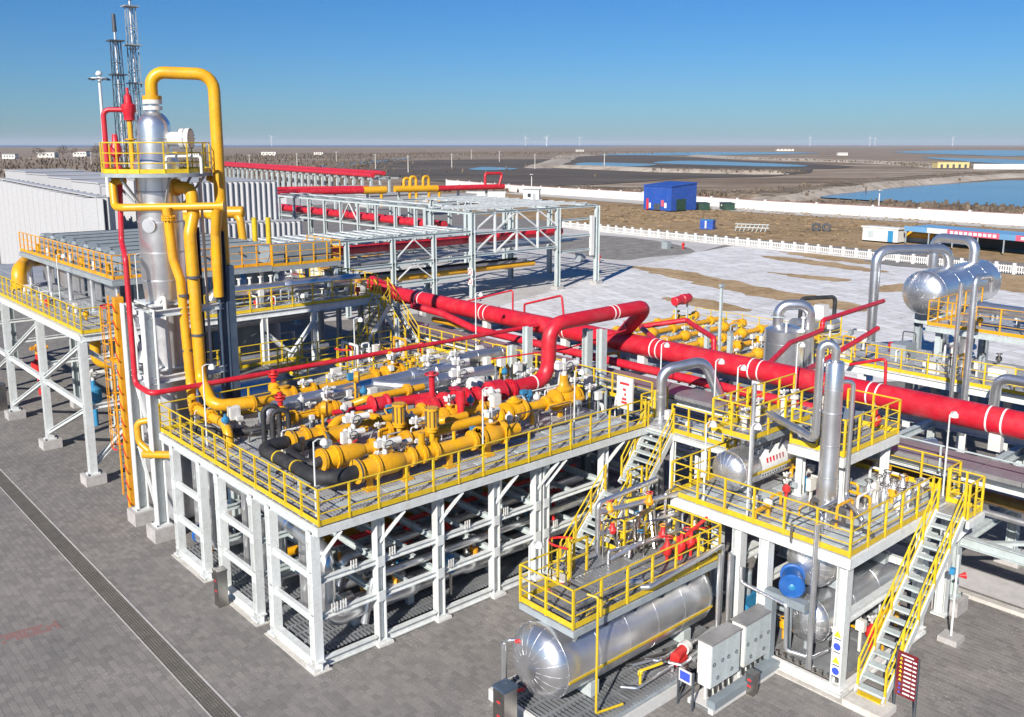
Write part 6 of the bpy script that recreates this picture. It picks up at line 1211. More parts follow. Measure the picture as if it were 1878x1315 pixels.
for a, b in (((12.7, -9.5, UZ - 0.32), (16.3, -9.4, UZ - 0.03)), ((12.7, -9.4, UZ - 0.32), (12.8, -7.6, UZ - 0.03)), ((16.2, -9.4, UZ - 0.32), (16.3, -7.6, UZ - 0.03))): MB().b2(a, b).build('edge_beam', 'white_paint', uc)
deck(uc, 12.8, 16.2, -9.4, -7.6, UZ, 1.13, 0.9, 'grating'); railing(uc, [(12.78, -7.65, UZ), (12.78, -9.45, UZ), (16.25, -9.45, UZ), (16.25, -7.65, UZ)], 1.15, 0.85)
cb = MB().b2((13.1, -9.1, UZ + 0.02), (14.5, -8.1, UZ + 1.0)).build('cabinet', 'slate_roof', uc)
for k in range(7): MB().b2((13.2 + k * 0.18, -9.115, UZ + 0.15), (13.3 + k * 0.18, -9.1, UZ + 0.85)).build('louvre', 'dark_steel', cb)
for k in range(3): MB().cyl((13.6 + k * 0.25, -8.0, UZ), (13.6 + k * 0.25, -8.0, UZ + 1.7), 0.04, seg=8).build('vent_stack', ('orange_paint', 'dark_steel', 'yellow_paint')[k], uc)
MB().lathe((15.6, -9.0, UZ + 0.3), (0, 0, 1), [(0, 0.1), (0.2, 0.18), (0.4, 0.1)], 12).torus((15.6, -9, UZ + 0.75), (0.5, -0.8, 0), 0.13, 0.03, 12).build('valve', 'red_paint', uc)
# drum with placard on the deck, catwalk over it
d2 = thing('silver_drum', 'silver drum with white placard and yellow stripe on the vessel platform', 'drum', (11.2, -6.4, VZ))
drum(d2, (11.45, -6.35, 5.15), (16.4, -6.35, 5.15), 0.64, 'silver', 0.55, 1.25, 32)
MB().bar((11.5, -6.35 - 0.645, 5.08), (16.4, -6.35 - 0.645, 5.08), 0.02, 0.08).build('stripe', 'yellow_paint', d2)
mat('banner_rose', (0.45, 0.16, 0.18), 0.6)
b = MB(); n_ = 8; vs = []
for i in range(n_ + 1):
    a = R_(-28 + 92 * i / n_); vs += [(12.25, -6.35 - 0.655 * math.cos(a), 5.15 + 0.655 * math.sin(a)), (13.75, -6.35 - 0.655 * math.cos(a), 5.15 + 0.655 * math.sin(a))]
b.add(vs, [(2 * i, 2 * i + 1, 2 * i + 3, 2 * i + 2) for i in range(n_)]); pl = b.build('placard', 'print_white', d2)
for k in range(6): MB().bar((12.6 + k * 0.18, -6.35 - 0.662 * math.cos(R_(18)), 5.15 + 0.662 * math.sin(R_(18)) - 0.06), (12.6 + k * 0.18, -6.35 - 0.662 * math.cos(R_(26)), 5.15 + 0.662 * math.sin(R_(26)) + 0.02), 0.09, 0.012, (0, -1, 0.4)).build('placard_glyph', 'banner_rose' if k > 2 else 'print_red', pl)
for k in range(10):
    for dz in (-18, 58): MB().box((12.35 + k * 0.145, -6.35 - 0.655 * math.cos(R_(dz)), 5.15 + 0.655 * math.sin(R_(dz))), (0.05, 0.03, 0.04)).build('placard_dot', 'print_black', pl)
for x in (12.1, 15.4): MB().b2((x - 0.1, -6.8, VZ), (x + 0.1, -5.9, 4.62)).build('saddle', 'grey_steel', d2)
QZ = 6.25
deck(d2, 11.6, 16.4, -6.95, -5.5, QZ, 1.2, 0.72, 'grating'); MB().b2((11.55, -7.0, QZ - 0.2), (16.4, -6.95, QZ - 0.02)).build('edge_beam', 'grey_steel', d2)
for k in range(9): MB().bar((11.8 + k * 0.55, -6.95, QZ - 0.2), (11.75 + k * 0.55, -6.85, 5.55), 0.04).build('leg', 'dark_steel', d2)
railing(d2, [(16.4, -6.95, QZ), (11.6, -6.95, QZ), (11.6, -5.5, QZ), (16.4, -5.5, QZ)], 1.1, 0.95)
for i, (x, y, h) in enumerate(((13.4, -6.0, 0.6), (14.6, -6.2, 0.7), (15.6, -6.0, 0.5), (12.5, -6.1, 0.45))):
    t = thing('nozzle_stack', ('left', 'middle', 'right', 'leftmost')[(1, 1, 2, 3)[i] if i else 0] + (' tall' if i == 1 else '') + ' pale nozzle on the placard drum catwalk', 'nozzle', (x, y, 5.7)); MB().cyl((x, y, 5.7), (x, y, QZ + h), 0.09, seg=10).cyl((x, y, QZ + h - 0.06), (x, y, QZ + h + 0.05), 0.17, seg=12).build('stub', 'beige_box', t); actuator(t, (x, y, QZ + h + 0.05), 0.5)
pipe('silver_vent_pole', 'slim upright silver pipe before the placard drum', 'pipe', [(11.3, -7.2, VZ), (11.3, -7.2, 8.2)], 0.07, 'silver_dull', 10)
pipe('grey_post', 'grey upright post right of the white placard', 'post', [(13.9, -7.3, VZ), (13.9, -7.3, 6.4)], 0.07, 'grey_steel', 10)
rnd = random.Random(31)
for i in range(9):
    x, y = 14.2 + (i % 3) * 0.62, -10.6 + (i // 3) * 0.5
    t = thing('silver_pot', ('front', 'middle', 'back')[i // 3] + ' row, ' + ('left', 'centre', 'right')[i % 3] + ' small silver pot in the cluster by the stair head', 'vessel', (x, y, VZ), 'silver pots by the stair')
    MB().lathe((x, y, VZ), (0, 0, 1), [(0, 0.14), (0.5, 0.14), (0.6, 0.06), (0.7, 0.06)], 14).build('pot', 'silver', t); MB().torus((x, y, VZ + 0.75), (0, 0, 1), 0.12, 0.02, 12, 5).build('handwheel', 'stainless', t)
for i in range(7):
    x, y = 12.6 + i * 0.55, -7.7 + (i % 2) * 0.35
    t = thing('deck_valve', ('first', 'second', 'third', 'fourth', 'fifth', 'sixth', 'seventh')[i] + ' small valve from the left below the placard drum', 'valve', (x, y, VZ)); MB().cyl((x, y, VZ), (x, y, VZ + 0.5), 0.05, seg=8).lathe((x, y, VZ + 0.2), (0, 0, 1), [(0, 0.06), (0.06, 0.13), (0.2, 0.13), (0.26, 0.06)], 10).build('body', ('red_paint', 'stainless', 'light_blue')[i % 3], t); actuator(t, (x, y, VZ + 0.45), 0.45)
for i, (x, y, z0, z1, lab) in enumerate(((10.3, -6.2, VZ, 6.9, 'white lamp post at the left railing of the vessel platform'), (10.3, -7.8, VZ, 7.2, 'white lamp post before the placard drum head'), (16.6, -10.9, VZ, 7.0, 'white lamp post at the stair head of the vessel platform'), (14.8, -4.2, 4.6, 7.6, 'white lamp post at the link platform corner'), (3.7, -5.3, PZ, 4.6, 'white lamp post at the near drum catwalk corner'))): lamp_post(lab, x, y, z0, z1)
# cabinets, desk, pillars, boards
t = thing('control_cabinets', 'pair of white four door electrical cabinets on a slotted base', 'cabinet', (7.2, -8.9, 0))
for i, x in enumerate((7.15, 8.75)):
    c = MB().b2((x, -8.95, 0.55), (x + 1.35, -8.5, 1.85)).build('cabinet', 'cream_white', t)
    for k in range(2):
        dd = MB().b2((x + 0.02 + k * 0.66, -8.975, 0.6), (x + 0.67 + k * 0.66, -8.955, 1.8)).build('door', 'tray_pale' if 'tray_pale' in MATS else 'pale_steel', c)
        for u, z in ((0.12, 1.25), (0.5, 1.25), (0.3, 0.8)): MB().torus((x + k * 0.66 + u, -8.985, z), (0, 1, 0), 0.05, 0.012, 10, 4).build('handle', 'dark_steel', c)
    MB().b2((x - 0.02, -8.99, 1.85), (x + 1.37, -8.46, 1.89)).build('lid', 'tray_cover', c)
    for k in range(4): MB().bar((x + 0.1 + k * 0.38, -8.75, 0.12), (x + 0.1 + k * 0.38, -8.75, 0.56), 0.07).build('leg', 'white_paint', t)
    for k in range(5): MB().tube([(x + 0.15 + k * 0.25, -8.8, 0.56), (x + 0.15 + k * 0.25, -8.85, 0.2)], 0.04, 6).build('cable', 'rubber', t)
MB().b2((6.9, -9.25, 0.0), (10.2, -8.4, 0.14)).build('base', 'cream_white', t); MB().b2((6.95, -9.28, 0.14), (10.2, -9.0, 0.36)).build('trough', 'slate_roof', t)
for k in range(3): MB().b2((6.88, -9.1, 0.02 + k * 0.045), (6.9, -8.5, 0.04 + k * 0.045)).build('slot', 'dark_steel', t)
def pillar(label, x, y, h=1.3, s=0.36, top='blue_paint'):
    t = thing('service_pillar', label, 'pillar', (x, y, 0)); MB().box((x, y, h / 2), (s, s, h)).build('body', 'stainless', t); MB().box((x, y, h + 0.03), (s + 0.04, s + 0.04, 0.06)).build('cap', top, t); MB().box((x - s / 2 - 0.004, y, h * 0.5), (0.008, s * 0.7, h * 0.6)).build('door', 'stainless', t)
    for z in (0.45, 0.75): MB().box((x - s / 2 - 0.01, y, z * h), (0.006, 0.12, 0.06)).build('marking', 'print_red', t)
pillar('brown steel service pillar in front of the corner frames', -0.5, 5.55, 1.25, 0.34, 'stainless'); pillar('steel service pillar with blue cap at the bottom edge', 2.15, -6.05, 1.35, 0.45, 'dark_blue'); pillar('brown steel service pillar at the left edge', -0.2, 36.5, 1.5, 0.6, 'dark_steel'); pillar('small steel pillar beside the white cabinets', 8.6, -9.35, 0.62, 0.26, 'stainless')
t = thing('sign_desk', 'small framed notice on dark legs by the skid', 'sign', (6.7, -8.4, 0))
for y in (-8.25, -8.75): MB().bar((6.65, y, 0), (6.65, y, 1.15), 0.05).build('leg', 'dark_steel', t)
MB().box((6.62, -8.5, 0.95), (0.04, 0.42, 0.36)).build('panel', 'cream_white', t); MB().box((6.597, -8.5, 0.96), (0.006, 0.34, 0.26)).build('print', 'print_blue', t); MB().bar((6.65, -8.25, 0.1), (6.65, -8.75, 1.0), 0.03).build('brace', 'dark_steel', t)
t = thing('sign_board', 'dark crimson board with rows of white text on black legs by the stair', 'sign', (10.9, -12.7, 0))
ya, yb = -12.42, -13.0
for y in (ya, yb): MB().bar((10.85, y, 0), (10.85, y, 1.95 if y == ya else 1.8), 0.05).build('leg', 'dark_steel', t)
MB().box((10.82, (ya + yb) / 2, 1.2), (0.03, 0.56, 1.3)).build('panel', 'crimson_board', t)
MB().box((10.8, (ya + yb) / 2, 1.76), (0.006, 0.34, 0.035)).build('title', 'print_white', t)
for k in range(9):
    z = 1.66 - k * 0.125
    for c, w_ in ((-0.02, 0.2), (-0.2, 0.1)): MB().box((10.8, -12.72 + c, z), (0.006, w_, 0.045)).build('text_line', 'print_white', t)
    MB().add([(10.801, -12.5, z - 0.04), (10.801, -12.59, z - 0.04), (10.801, -12.545, z + 0.04)], [(0, 1, 2)]).build('hazard_icon', 'print_yellow' if k < 6 else 'print_blue', t)
t = thing('gas_detector', 'small white instrument pole with red horn on a concrete block by the rack', 'instrument', (15.5, -11.6, 0))
MB().box((15.7, -11.9, 0.09), (0.6, 0.6, 0.18)).build('block', 'concrete', t); MB().cyl((15.7, -11.9, 0.18), (15.7, -11.9, 2.9), 0.035, seg=8).build('pole', 'white_paint', t); MB().lathe((15.75, -11.95, 2.2), (0.7, -0.7, 0.1), [(0, 0.03), (0.2, 0.11)], 12).build('horn', 'red_paint', t); MB().box((15.62, -11.8, 2.35), (0.14, 0.14, 0.2)).build('detector', 'light_blue', t)

# ================================================================ plant behind the red main, right
bp = thing('rear_platform', 'long white rear platform with yellow railings behind the red main at the right', 'platform', (30, -5, 0))
for y in (-16, -11, -6, -1, 3):
    for x in (30.2, 35.5): column(bp, x, y, 0, 4.3, 0.3)
for z in (4.4, 3.4): MB().hb((30.1, -17, z), (30.1, 3.4, z), 0.24, 0.34 if z > 4 else 0.2).build('beam', 'white_paint', bp)
deck(bp, 30.1, 36, -17, 3.4, 4.6, 1.97, 1.7, 'grating'); railing(bp, [(30.1, -17, 4.6), (30.1, 3.4, 4.6), (36, 3.4, 4.6)], 1.15, 1.25)
for i in range(7): MB().b2((31 + (i % 2) * 1.6, -14 + i * 2.4, 4.62), (32.2 + (i % 2) * 1.6, -13.2 + i * 2.4, 5.0 + 0.2 * (i % 3))).build('floor_box', ('beige_box', 'cream_white', 'grey_steel')[i % 3], bp)
MB().b2((26.5, -5.4, 3.4), (26.9, 0.6, 3.75)).build('grey_duct', 'slate_roof', bp)
bd = thing('silver_drum', 'largest silver drum with radial cladding head on legs at the upper right', 'drum', (41.4, 1.4, 0))
drum(bd, (41.9, 1.4, 6.7), (49.8, 1.4, 6.7), 1.34, 'silver', 0.5, 1.8, 40)
for k in range(24):
    a = k * 0.2618; P_ = [(41.9 - 1.32 * 0.5 * math.sin(t_) - 0.012, 1.4 + 1.35 * math.cos(t_) * math.cos(a), 6.7 + 1.35 * math.cos(t_) * math.sin(a)) for t_ in (0.05, 0.5, 0.95, 1.4)]
    MB().tube(P_, 0.012, 4, 0.05, cap=False).build('head_seam', 'silver_dull', bd)
for x in (43.2, 49.5):
    MB().b2((x - 0.6, 0.6, 4.7), (x + 0.6, 2.2, 5.3)).build('saddle', 'pale_steel', bd)
    for y in (0.6, 2.2): MB().hb((x, y, 0), (x, y, 4.7), 0.4, 0.4, 0.04, (0, 1, 0)).build('leg', 'grey_steel', bd)
pipe('silver_arch', 'left silver arch pipe rising in front and dropping into the large drum', 'pipe', [(40.6, 3.9, 2.5), (40.6, 3.9, 9.15), (45.2, 1.6, 9.1), (45.2, 1.5, 7.6)], 0.29, 'silver', 20, 0.8)
pipe('silver_arch', 'right silver arch pipe at the far end of the large drum', 'pipe', [(49.6, 4.4, 4.0), (49.6, 4.4, 9.3), (48.6, 1.4, 9.35), (48.6, 1.4, 7.7)], 0.31, 'silver', 20, 0.7)
pipe('silver_leg_pipe', 'small silver U pipe hanging below the large drum', 'pipe', [(42.3, 0.4, 5.2), (42.3, 0.2, 3.6), (44.0, 0.0, 3.4)], 0.2, 'silver', 14, 0.5)
hp = thing('high_walkway', 'raised yellow railed walkway right of the large drum', 'walkway', (34, -4, 0))
deck(hp, 33.5, 40, -14, -2.6, 6.45, 2.1, 1.9, 'grating'); MB().b2((33.4, -14, 6.15), (33.5, -2.6, 6.4)).b2((33.5, -2.6, 6.15), (40, -2.5, 6.4)).build('edge_beam', 'pale_steel', hp)
railing(hp, [(33.5, -14, 6.45), (33.5, -2.6, 6.45), (40, -2.6, 6.45)], 1.25, 1.15, 'yellow_pipe')
for y in (-13.5, -8, -3):
    for x in (34, 39.5): column(hp, x, y, 0, 6.1, 0.28, 'pale_steel')
pipe('silver_bend', 'silver pipe bending down through the raised walkway', 'pipe', [(33.2, -16, 7.6), (34.0, -4.4, 7.6), (33.9, -4.2, 2.5)], 0.28, 'silver', 18, 0.6)
pipe('silver_bend', 'lower silver pipe at the right edge behind the main', 'pipe', [(28.5, -16, 5.6), (28.6, -7.9, 5.6), (28.6, -7.8, 3.0)], 0.22, 'silver', 16, 0.5)
for i, (x, y, r) in enumerate(((27.6, -7.0, 0.14), (27.7, -6.4, 0.09))): pipe('silver_vent', ('thick', 'thin')[i] + ' upright silver vent pipe before the raised walkway', 'pipe', [(x, y, 3.0), (x, y, 9.9), (x + 1.2, y - 0.2, 9.9), (x + 1.2, y - 0.2, 9.2)] if i == 0 else [(x, y, 3.0), (x, y, 9.6)], r, 'silver', 14, 0.3)
for i in range(6):
    x, y = 37 + (i % 3) * 1.4, -12 + (i // 3) * 4.5; t = thing('dark_exchanger', ('front', 'rear')[i // 3] + ' row ' + ('left', 'middle', 'right')[i % 3] + ' dark upright unit under the raised walkway', 'exchanger', (x, y, 0), 'dark units under the walkway')
    MB().lathe((x, y, 0), (0, 0, 1), [(0, 0.55), (4.6, 0.55), (5.0, 0.3)], 16).build('shell', 'grey_steel', t); MB().cyl((x, y, 5.0), (x, y, 5.6), 0.15, seg=10).build('neck', 'red_paint' if i == 2 else 'pale_steel', t)
vt = thing('silver_tank', 'upright silver tank with U bend on its lid behind the red main', 'tank', (28, 2.1, 0))
MB().lathe((28, 2.1, 0.2), (0, 0, 1), [(0, 0.98), (6.05, 0.98), (6.1, 0.9), (6.3, 0.35), (6.33, 0.1)], 32).build('shell', 'silver', vt)
for z in (1.5, 3.0, 4.5, 5.6): ring(vt, (28, 2.1, z), (0, 0, 1), 0.98, 0.04, 'silver_dull', 'seam', 0.01)
MB().tube([(27.8, 2.4, 6.3), (27.8, 2.4, 7.5), (28.9, 1.3, 7.5), (28.95, 1.25, 3.5)], 0.26, 18, 0.55).build('u_bend', 'silver', vt); MB().torus((27.8, 2.4, 6.9), (0, 0, 1), 0.34, 0.03, 18, 6).build('collar', 'pale_steel', vt)
for x, y in ((27.3, 1.6), (28.5, 1.4)): MB().cyl((x, y, 6.1), (x, y, 6.9), 0.06, seg=8).cyl((x, y, 6.85), (x, y, 6.92), 0.12, seg=10).build('nozzle', 'cream_white', vt)
t = thing('black_gooseneck', 'black insulated gooseneck left of the left silver arch', 'pipe', (35, 4.6, 4.6)); MB().tube([(34.6, 5.2, 3.5), (34.6, 5.2, 6.7), (36.6, 4.2, 6.7), (36.6, 4.2, 4.6)], 0.12, 12, 0.25).build('pipe', 'black_lagging', t); MB().b2((35.4, 4.2, 4.6), (36.0, 4.8, 6.3)).build('white_cabinet', 'cream_white', t)
pipe('silver_stub', 'silver horizontal stub ending left of the large drum', 'pipe', [(33.6, 5.0, 5.3), (36.6, 4.0, 5.0)], 0.42, 'silver_dull', 18)
# yellow metering skid beyond the main
sk2 = thing('metering_skid', 'low skid floor with yellow railings behind the red main', 'skid', (42, 17, 0))
MB().b2((36, 10, 0.1), (50, 24, 0.3)).build('floor', 'grey_steel', sk2)
railing(sk2, [(49.8, 24, 0.3), (49.8, 10, 0.3)], 1.6, 1.6); railing(sk2, [(36.2, 10.2, 0.3), (49.6, 10.2, 0.3)], 1.4, 1.9)
for i in range(6):
    y = 11.6 + i * 2.3; x0, x1 = 36.6 + (i % 2), 48.6
    t = thing('metering_run', ('nearest', 'second', 'third', 'fourth', 'fifth', 'farthest')[i] + ' yellow metering run on the skid behind the main', 'pipe', (x0, y, 0.3), 'yellow metering runs')
    MB().tube([(x0, y, 1.5), (x1, y, 1.5)], 0.2, 12).build('pipe', 'yellow_pipe', t)
    for k in range(5):
        x = x0 + 1.2 + k * 2.4; MB().cyl((x, y, 1.5), (x + 0.3, y, 1.5), 0.36, seg=12).build('flange', 'yellow_pipe', t)
        if k in (1, 3): MB().lathe((x - 0.4, y, 1.5), (1, 0, 0), [(0, 0.2), (0.3, 0.42), (0.7, 0.42), (1, 0.2)], 12).build('valve', 'yellow_pipe', t); actuator(t, (x, y, 1.85), 0.9, ('cream_white', 'yellow_paint')[k // 2])
        MB().bar((x, y, 0.3), (x, y, 1.4), 0.14).build('support', 'pale_steel', t)
for i in range(4): pipe('silver_run', ('nearest', 'second', 'third', 'farthest')[i] + ' thin silver pipe between the yellow metering runs', 'pipe', [(36.8, 12.8 + i * 2.3, 0.9), (48.6, 12.8 + i * 2.3, 0.9)], 0.13, 'silver', 10)
t = thing('red_pot', 'short thick red pipe section on posts above the metering skid', 'pipe', (46, 22.6, 0.3)); MB().lathe((44.6, 22.2, 3.2), (1, 0.05, 0.04), [(0, 0.3), (0.05, 0.36), (1.0, 0.36), (1.05, 0.42), (1.5, 0.42), (1.55, 0.36), (2.0, 0.36), (2.1, 0.3)], 18).build('body', 'red_pipe', t)
for x in (45, 46.4): MB().bar((x, 22.3, 0.3), (x, 22.3, 2.9), 0.12).build('post', 'pale_steel', t)
for i, (x, y, z1, lab) in enumerate(((32.5, 9.2, 7.2, 'pale post with cameras near the upright silver tank'), (29.6, 8.0, 5.2, 'pale square post behind the red main'), (27.8, 5.2, 5.6, 'pale post behind the red goalpost'))):
    t = thing('camera_post', lab, 'post', (x, y, 0)); MB().bar((x, y, 0), (x, y, z1), 0.22 if i else 0.14).build('pole', 'pale_steel', t); MB().box((x, y, z1), (0.3, 0.2, 0.18)).build('head', 'grey_steel', t)

# ---------------------------------------------------------------- small bore tubing and boxes fixed to the other decks
def clutter(parent, x0, x1, y0, y1, z, n, seed, hmax=1.0, cols=('stainless', 'grey_steel', 'cream_white', 'yellow_pipe')):
    r = random.Random(seed)
    for i in range(n):
        x, y = r.uniform(x0, x1), r.uniform(y0, y1); h = r.uniform(0.25, hmax); l = r.uniform(0.4, 1.5) * r.choice((-1, 1)); k = i % 4
        if k < 2:
            pts = [(x, y, z), (x, y, z + h), (x + l, y, z + h), (x + l, y, z)] if k else [(x, y, z), (x, y, z + h), (x, y + l, z + h), (x, y + l, z)]
            MB().tube(pts, r.choice((0.03, 0.045, 0.07)), 7, 0.09).build('tubing', r.choice(cols), parent)
        elif k == 2: MB().bar((x, y, z), (x, y, z + h), 0.07).box((x, y, z + h), (r.uniform(0.15, 0.4), r.uniform(0.15, 0.3), r.uniform(0.15, 0.4))).build('junction_box', r.choice(('cream_white', 'beige_box', 'grey_steel')), parent)
        else: MB().cyl((x, y, z), (x, y, z + h * 0.6), 0.06, seg=8).lathe((x, y, z + h * 0.3), (0, 0, 1), [(0, 0.07), (0.08, 0.15), (0.22, 0.15), (0.3, 0.06)], 10).torus((x, y, z + h * 0.6 + 0.05), (0, 0, 1), 0.13, 0.02, 12, 5).build('small_valve', r.choice(('red_paint', 'yellow_pipe', 'stainless', 'cream_white')), parent)
clutter(bp, 30.8, 35.6, -16, 3, 4.6, 46, 1, 1.3)
clutter(sk2, 37, 49, 11, 23.5, 0.3, 50, 2, 1.8)
clutter(vp, 10.9, 16.6, -10.7, -7.2, VZ, 34, 3, 0.7)
clutter(lp, 4.5, 15.4, 20.9, 23.4, LZ, 30, 4, 0.8)
clutter(lp, 0.7, 2.0, 22.0, 36.0, LZ, 16, 5, 0.6)
clutter(rd, 9.0, 15.8, 12.0, 17.0, DZ, 36, 6, 1.1)
clutter(rk, 19.4, 19.9, -4, 18, 4.95, 16, 7, 0.5)
clutter(lk, 14.9, 16.1, -4.2, -0.4, 4.6, 8, 8, 0.7)
clutter(vp, 11.0, 15.0, -10.9, -7.7, 0.42, 22, 9, 1.2)
clutter(MB_w, 14.8, 16.4, 0.8, 11.0, 3.45, 40, 10, 1.9)
clutter(lp, 3.0, 15.0, 21.5, 30.0, 0.0, 24, 12, 4.5, ('silver', 'grey_steel', 'silver_dull', 'yellow_pipe'))
clutter(hp, 34, 39.6, -13, -3, 6.45, 16, 13, 1.0)

# ================================================================ far pipe rack
fr = thing('far_rack', 'low bay of the far grey rack with a red pipe under ladder trays', 'pipe rack', (30, 47.4, 0))
FX = [20.0, 25.2, 30.3, 35.2, 39.9]
for x in FX:
    for y in (47.4, 53.3): column(fr, x, y, 0.2, 6.9, 0.36, 'pale_steel')
    for z in (2.6, 4.5, 6.7): MB().hb((x, 47.4, z), (x, 53.3, z), 0.2, 0.26).build('cross_beam', 'pale_steel', fr)
for y in (47.4, 53.3):
    for z in (2.6, 4.5, 6.95): MB().hb((19.8, y, z), (44.4, y, z), 0.24, 0.3).build('beam', 'pale_steel', fr)
for x0, x1 in ((35.2, 39.9),):
    for z0, z1 in ((2.7, 4.4), (4.7, 6.7)):
        MB().bar((x0, 47.4, z0), ((x0 + x1) / 2, 47.4, z1), 0.1).build('brace', 'white_paint', fr); MB().bar((x1, 47.4, z0), ((x0 + x1) / 2, 47.4, z1), 0.1).build('brace', 'white_paint', fr)
lad = MB()
for k in range(4): lad.bar((19.8, 47.8 + k * 1.7, 7.2), (44.4, 47.8 + k * 1.7, 7.2), 0.12, 0.12)
ld_ = lad.build('tray_rails', 'pale_steel', fr); ld_['kind'] = 'stuff'
rung = shared('far_rung', lambda: MB().box((0, 0, 0), (0.22, 5.6, 0.1)).mesh('rung', 'white_paint'))
for k in range(17): put('rung', rung, fr, (20.2 + k * 1.45, 50.4, 7.24))
for j in range(12): MB().b2((20.0 + j * 2.03, 48.0, 4.68), (21.95 + j * 2.03, 51.2, 4.8)).build('tray_cover', 'tray_cover', fr)
pipe('far_red_pipe', 'red pipe inside the low bay of the far rack', 'pipe', [(16.8, 41.5, 6.1), (19.5, 48.3, 6.1), (58, 48.6, 6.1)], 0.42, 'red_pipe', 18, 1.0)
for i, (y, z, m_, r) in enumerate(((48.6, 2.95, 'yellow_pipe', 0.28), (49.8, 3.0, 'silver_dull', 0.3), (51.4, 3.0, 'black_lagging', 0.3), (52.4, 5.1, 'silver_dull', 0.25))): pipe('far_rack_pipe', ('yellow', 'silver', 'black', 'upper silver')[i] + ' pipe on a tier of the far rack', 'pipe', [(20, y, z), (54, y, z)], r, m_, 12)
ft = thing('far_rack', 'tall trussed bay of the far grey rack with an open ladder roof', 'pipe rack', (50, 47.4, 0))
for x in (44.6, 56.4, 62.5):
    for y in (47.4, 55.0, 63.0, 70.0):
        if x < 50 and y > 60: continue
        column(ft, x, y, 0.3, 8.75, 0.46, 'pale_steel'); footing(ft, x, y, 1.0, 0.35) if y < 48 else None
for z in (4.6, 6.75, 8.75): MB().hb((44.6, 47.4, z), (56.4, 47.4, z), 0.26, 0.24).build('chord', 'pale_steel', ft)
for k in range(4):
    x0, x1 = 44.6 + k * 2.95, 44.6 + (k + 1) * 2.95
    MB().bar((x1, 47.4, 4.6), (x1, 47.4, 8.75), 0.18).build('vertical', 'white_paint', ft)
    for z0, z1 in ((4.7, 6.7), (6.85, 8.7)): MB().bar((x0, 47.4, z0 if k < 2 else z1), (x1, 47.4, z1 if k < 2 else z0), 0.14).build('diagonal', 'white_paint', ft)
for z in (4.0, 5.6, 7.4, 8.75): MB().hb((56.4, 47.4, z), (62.5, 47.4, z), 0.2, 0.24).build('beam', 'pale_steel', ft)
for y in (55.0, 63.0, 70.0):
    for z in (4.6, 8.75): MB().hb((44.6 if y < 60 else 52, y, z), (62.5, y, z), 0.24, 0.26).build('beam', 'pale_steel', ft)
for x in (44.6, 50.5, 56.4, 62.5): MB().hb((x, 47.5, 8.76), (x, 70 if x > 52 else 55, 8.76), 0.24, 0.26).build('beam', 'pale_steel', ft)
r2 = shared('far_rung2', lambda: MB().box((0, 0, 0), (17.6, 0.16, 0.12)).mesh('rung', 'white_paint'))
for k in range(4): put('rung', r2, ft, (53.5, 48.9 + k * 1.75, 9.0))
r3 = shared('far_rung3', lambda: MB().box((0, 0, 0), (9.5, 0.16, 0.12)).mesh('rung', 'white_paint'))
for k in range(7): put('rung', r3, ft, (57.6, 56.2 + k * 2.0, 9.0))
for k in range(5): MB().bar((46.5 + k * 3.4, 47.5, 8.93), (46.5 + k * 3.4, 55 if k < 3 else 70, 8.93), 0.16, 0.06).build('tray_rail', 'pale_steel', ft)
for k in range(6): MB().b2((44.8 + k * 2.9, 49, 4.78), (47.6 + k * 2.9, 54, 4.9)).build('tray_cover', 'tray_cover', ft)
for k in range(2):
    MB().box((44.33, 47.4, 3.0 - k * 0.95), (0.05, 0.7, 0.75)).build('sign_plate', 'print_white', ft); MB().torus((44.3, 47.4, 3.0 - k * 0.95), (1, 0, 0), 0.24, 0.05, 14, 4).build('sign_ring', 'print_red', ft)
MB().box((61.6, 47.3, 5.5), (0.5, 0.3, 4.4)).build('white_duct', 'cream_white', ft)
fl = thing('far_rack', 'long far rack run with twin red pipes going back to the left', 'pipe rack', (56.5, 80, 0))
for k in range(9):
    y = 73.5 + k * 4.55
    for x in (56.5, 62): column(fl, x, y, 0, 7.4, 0.34, 'pale_steel')
    for z in (4.5, 7.4): MB().hb((56.5, y, z), (62, y, z), 0.2, 0.24).build('cross_beam', 'pale_steel', fl)
for x in (56.5, 62):
    for z in (4.55, 7.5): MB().hb((x, 68, z), (x, 111, z), 0.24, 0.3).build('beam', 'pale_steel', fl)
for k in range(3): MB().b2((57.2 + k * 1.7, 68, 7.72), (57.5 + k * 1.7, 111, 7.8)).build('tray', ('slate_roof', 'white_paint')[k % 2], fl)
MB().b2((60.2, 68, 4.75), (61.8, 111, 4.9)).build('tray', 'tray_cover', fl)
for s in (0, 1): MB().bar((56.5, 87.2 + s * 4.5, 4.7), (56.5, 89.45, 7.3), 0.12).build('brace', 'white_paint', fl)
for i, x in enumerate((57.6, 58.9)): pipe('far_red_pipe', ('near', 'back')[i] + ' one of the twin red pipes on the far rack run', 'pipe', [(x, 70.5, 5.35), (x, 116, 5.5)], 0.48, 'red_pipe', 16)
for i in range(4): pipe('far_yellow_pipe', ('first', 'second', 'third', 'fourth')[i] + ' yellow pipe on the ground below the far rack run', 'pipe', [(50 + i * 1.6, 76 + i, 1.2), (50 + i * 1.6, 106, 1.2)], 0.3, 'yellow_pipe', 12)
o = MB().b2((46, 74, 0), (54, 106, 0.5)).build('dark_plinth', 'dark_blue'); tag(o, 'dark plinth under the yellow pipes of the far rack run', 'plinth')
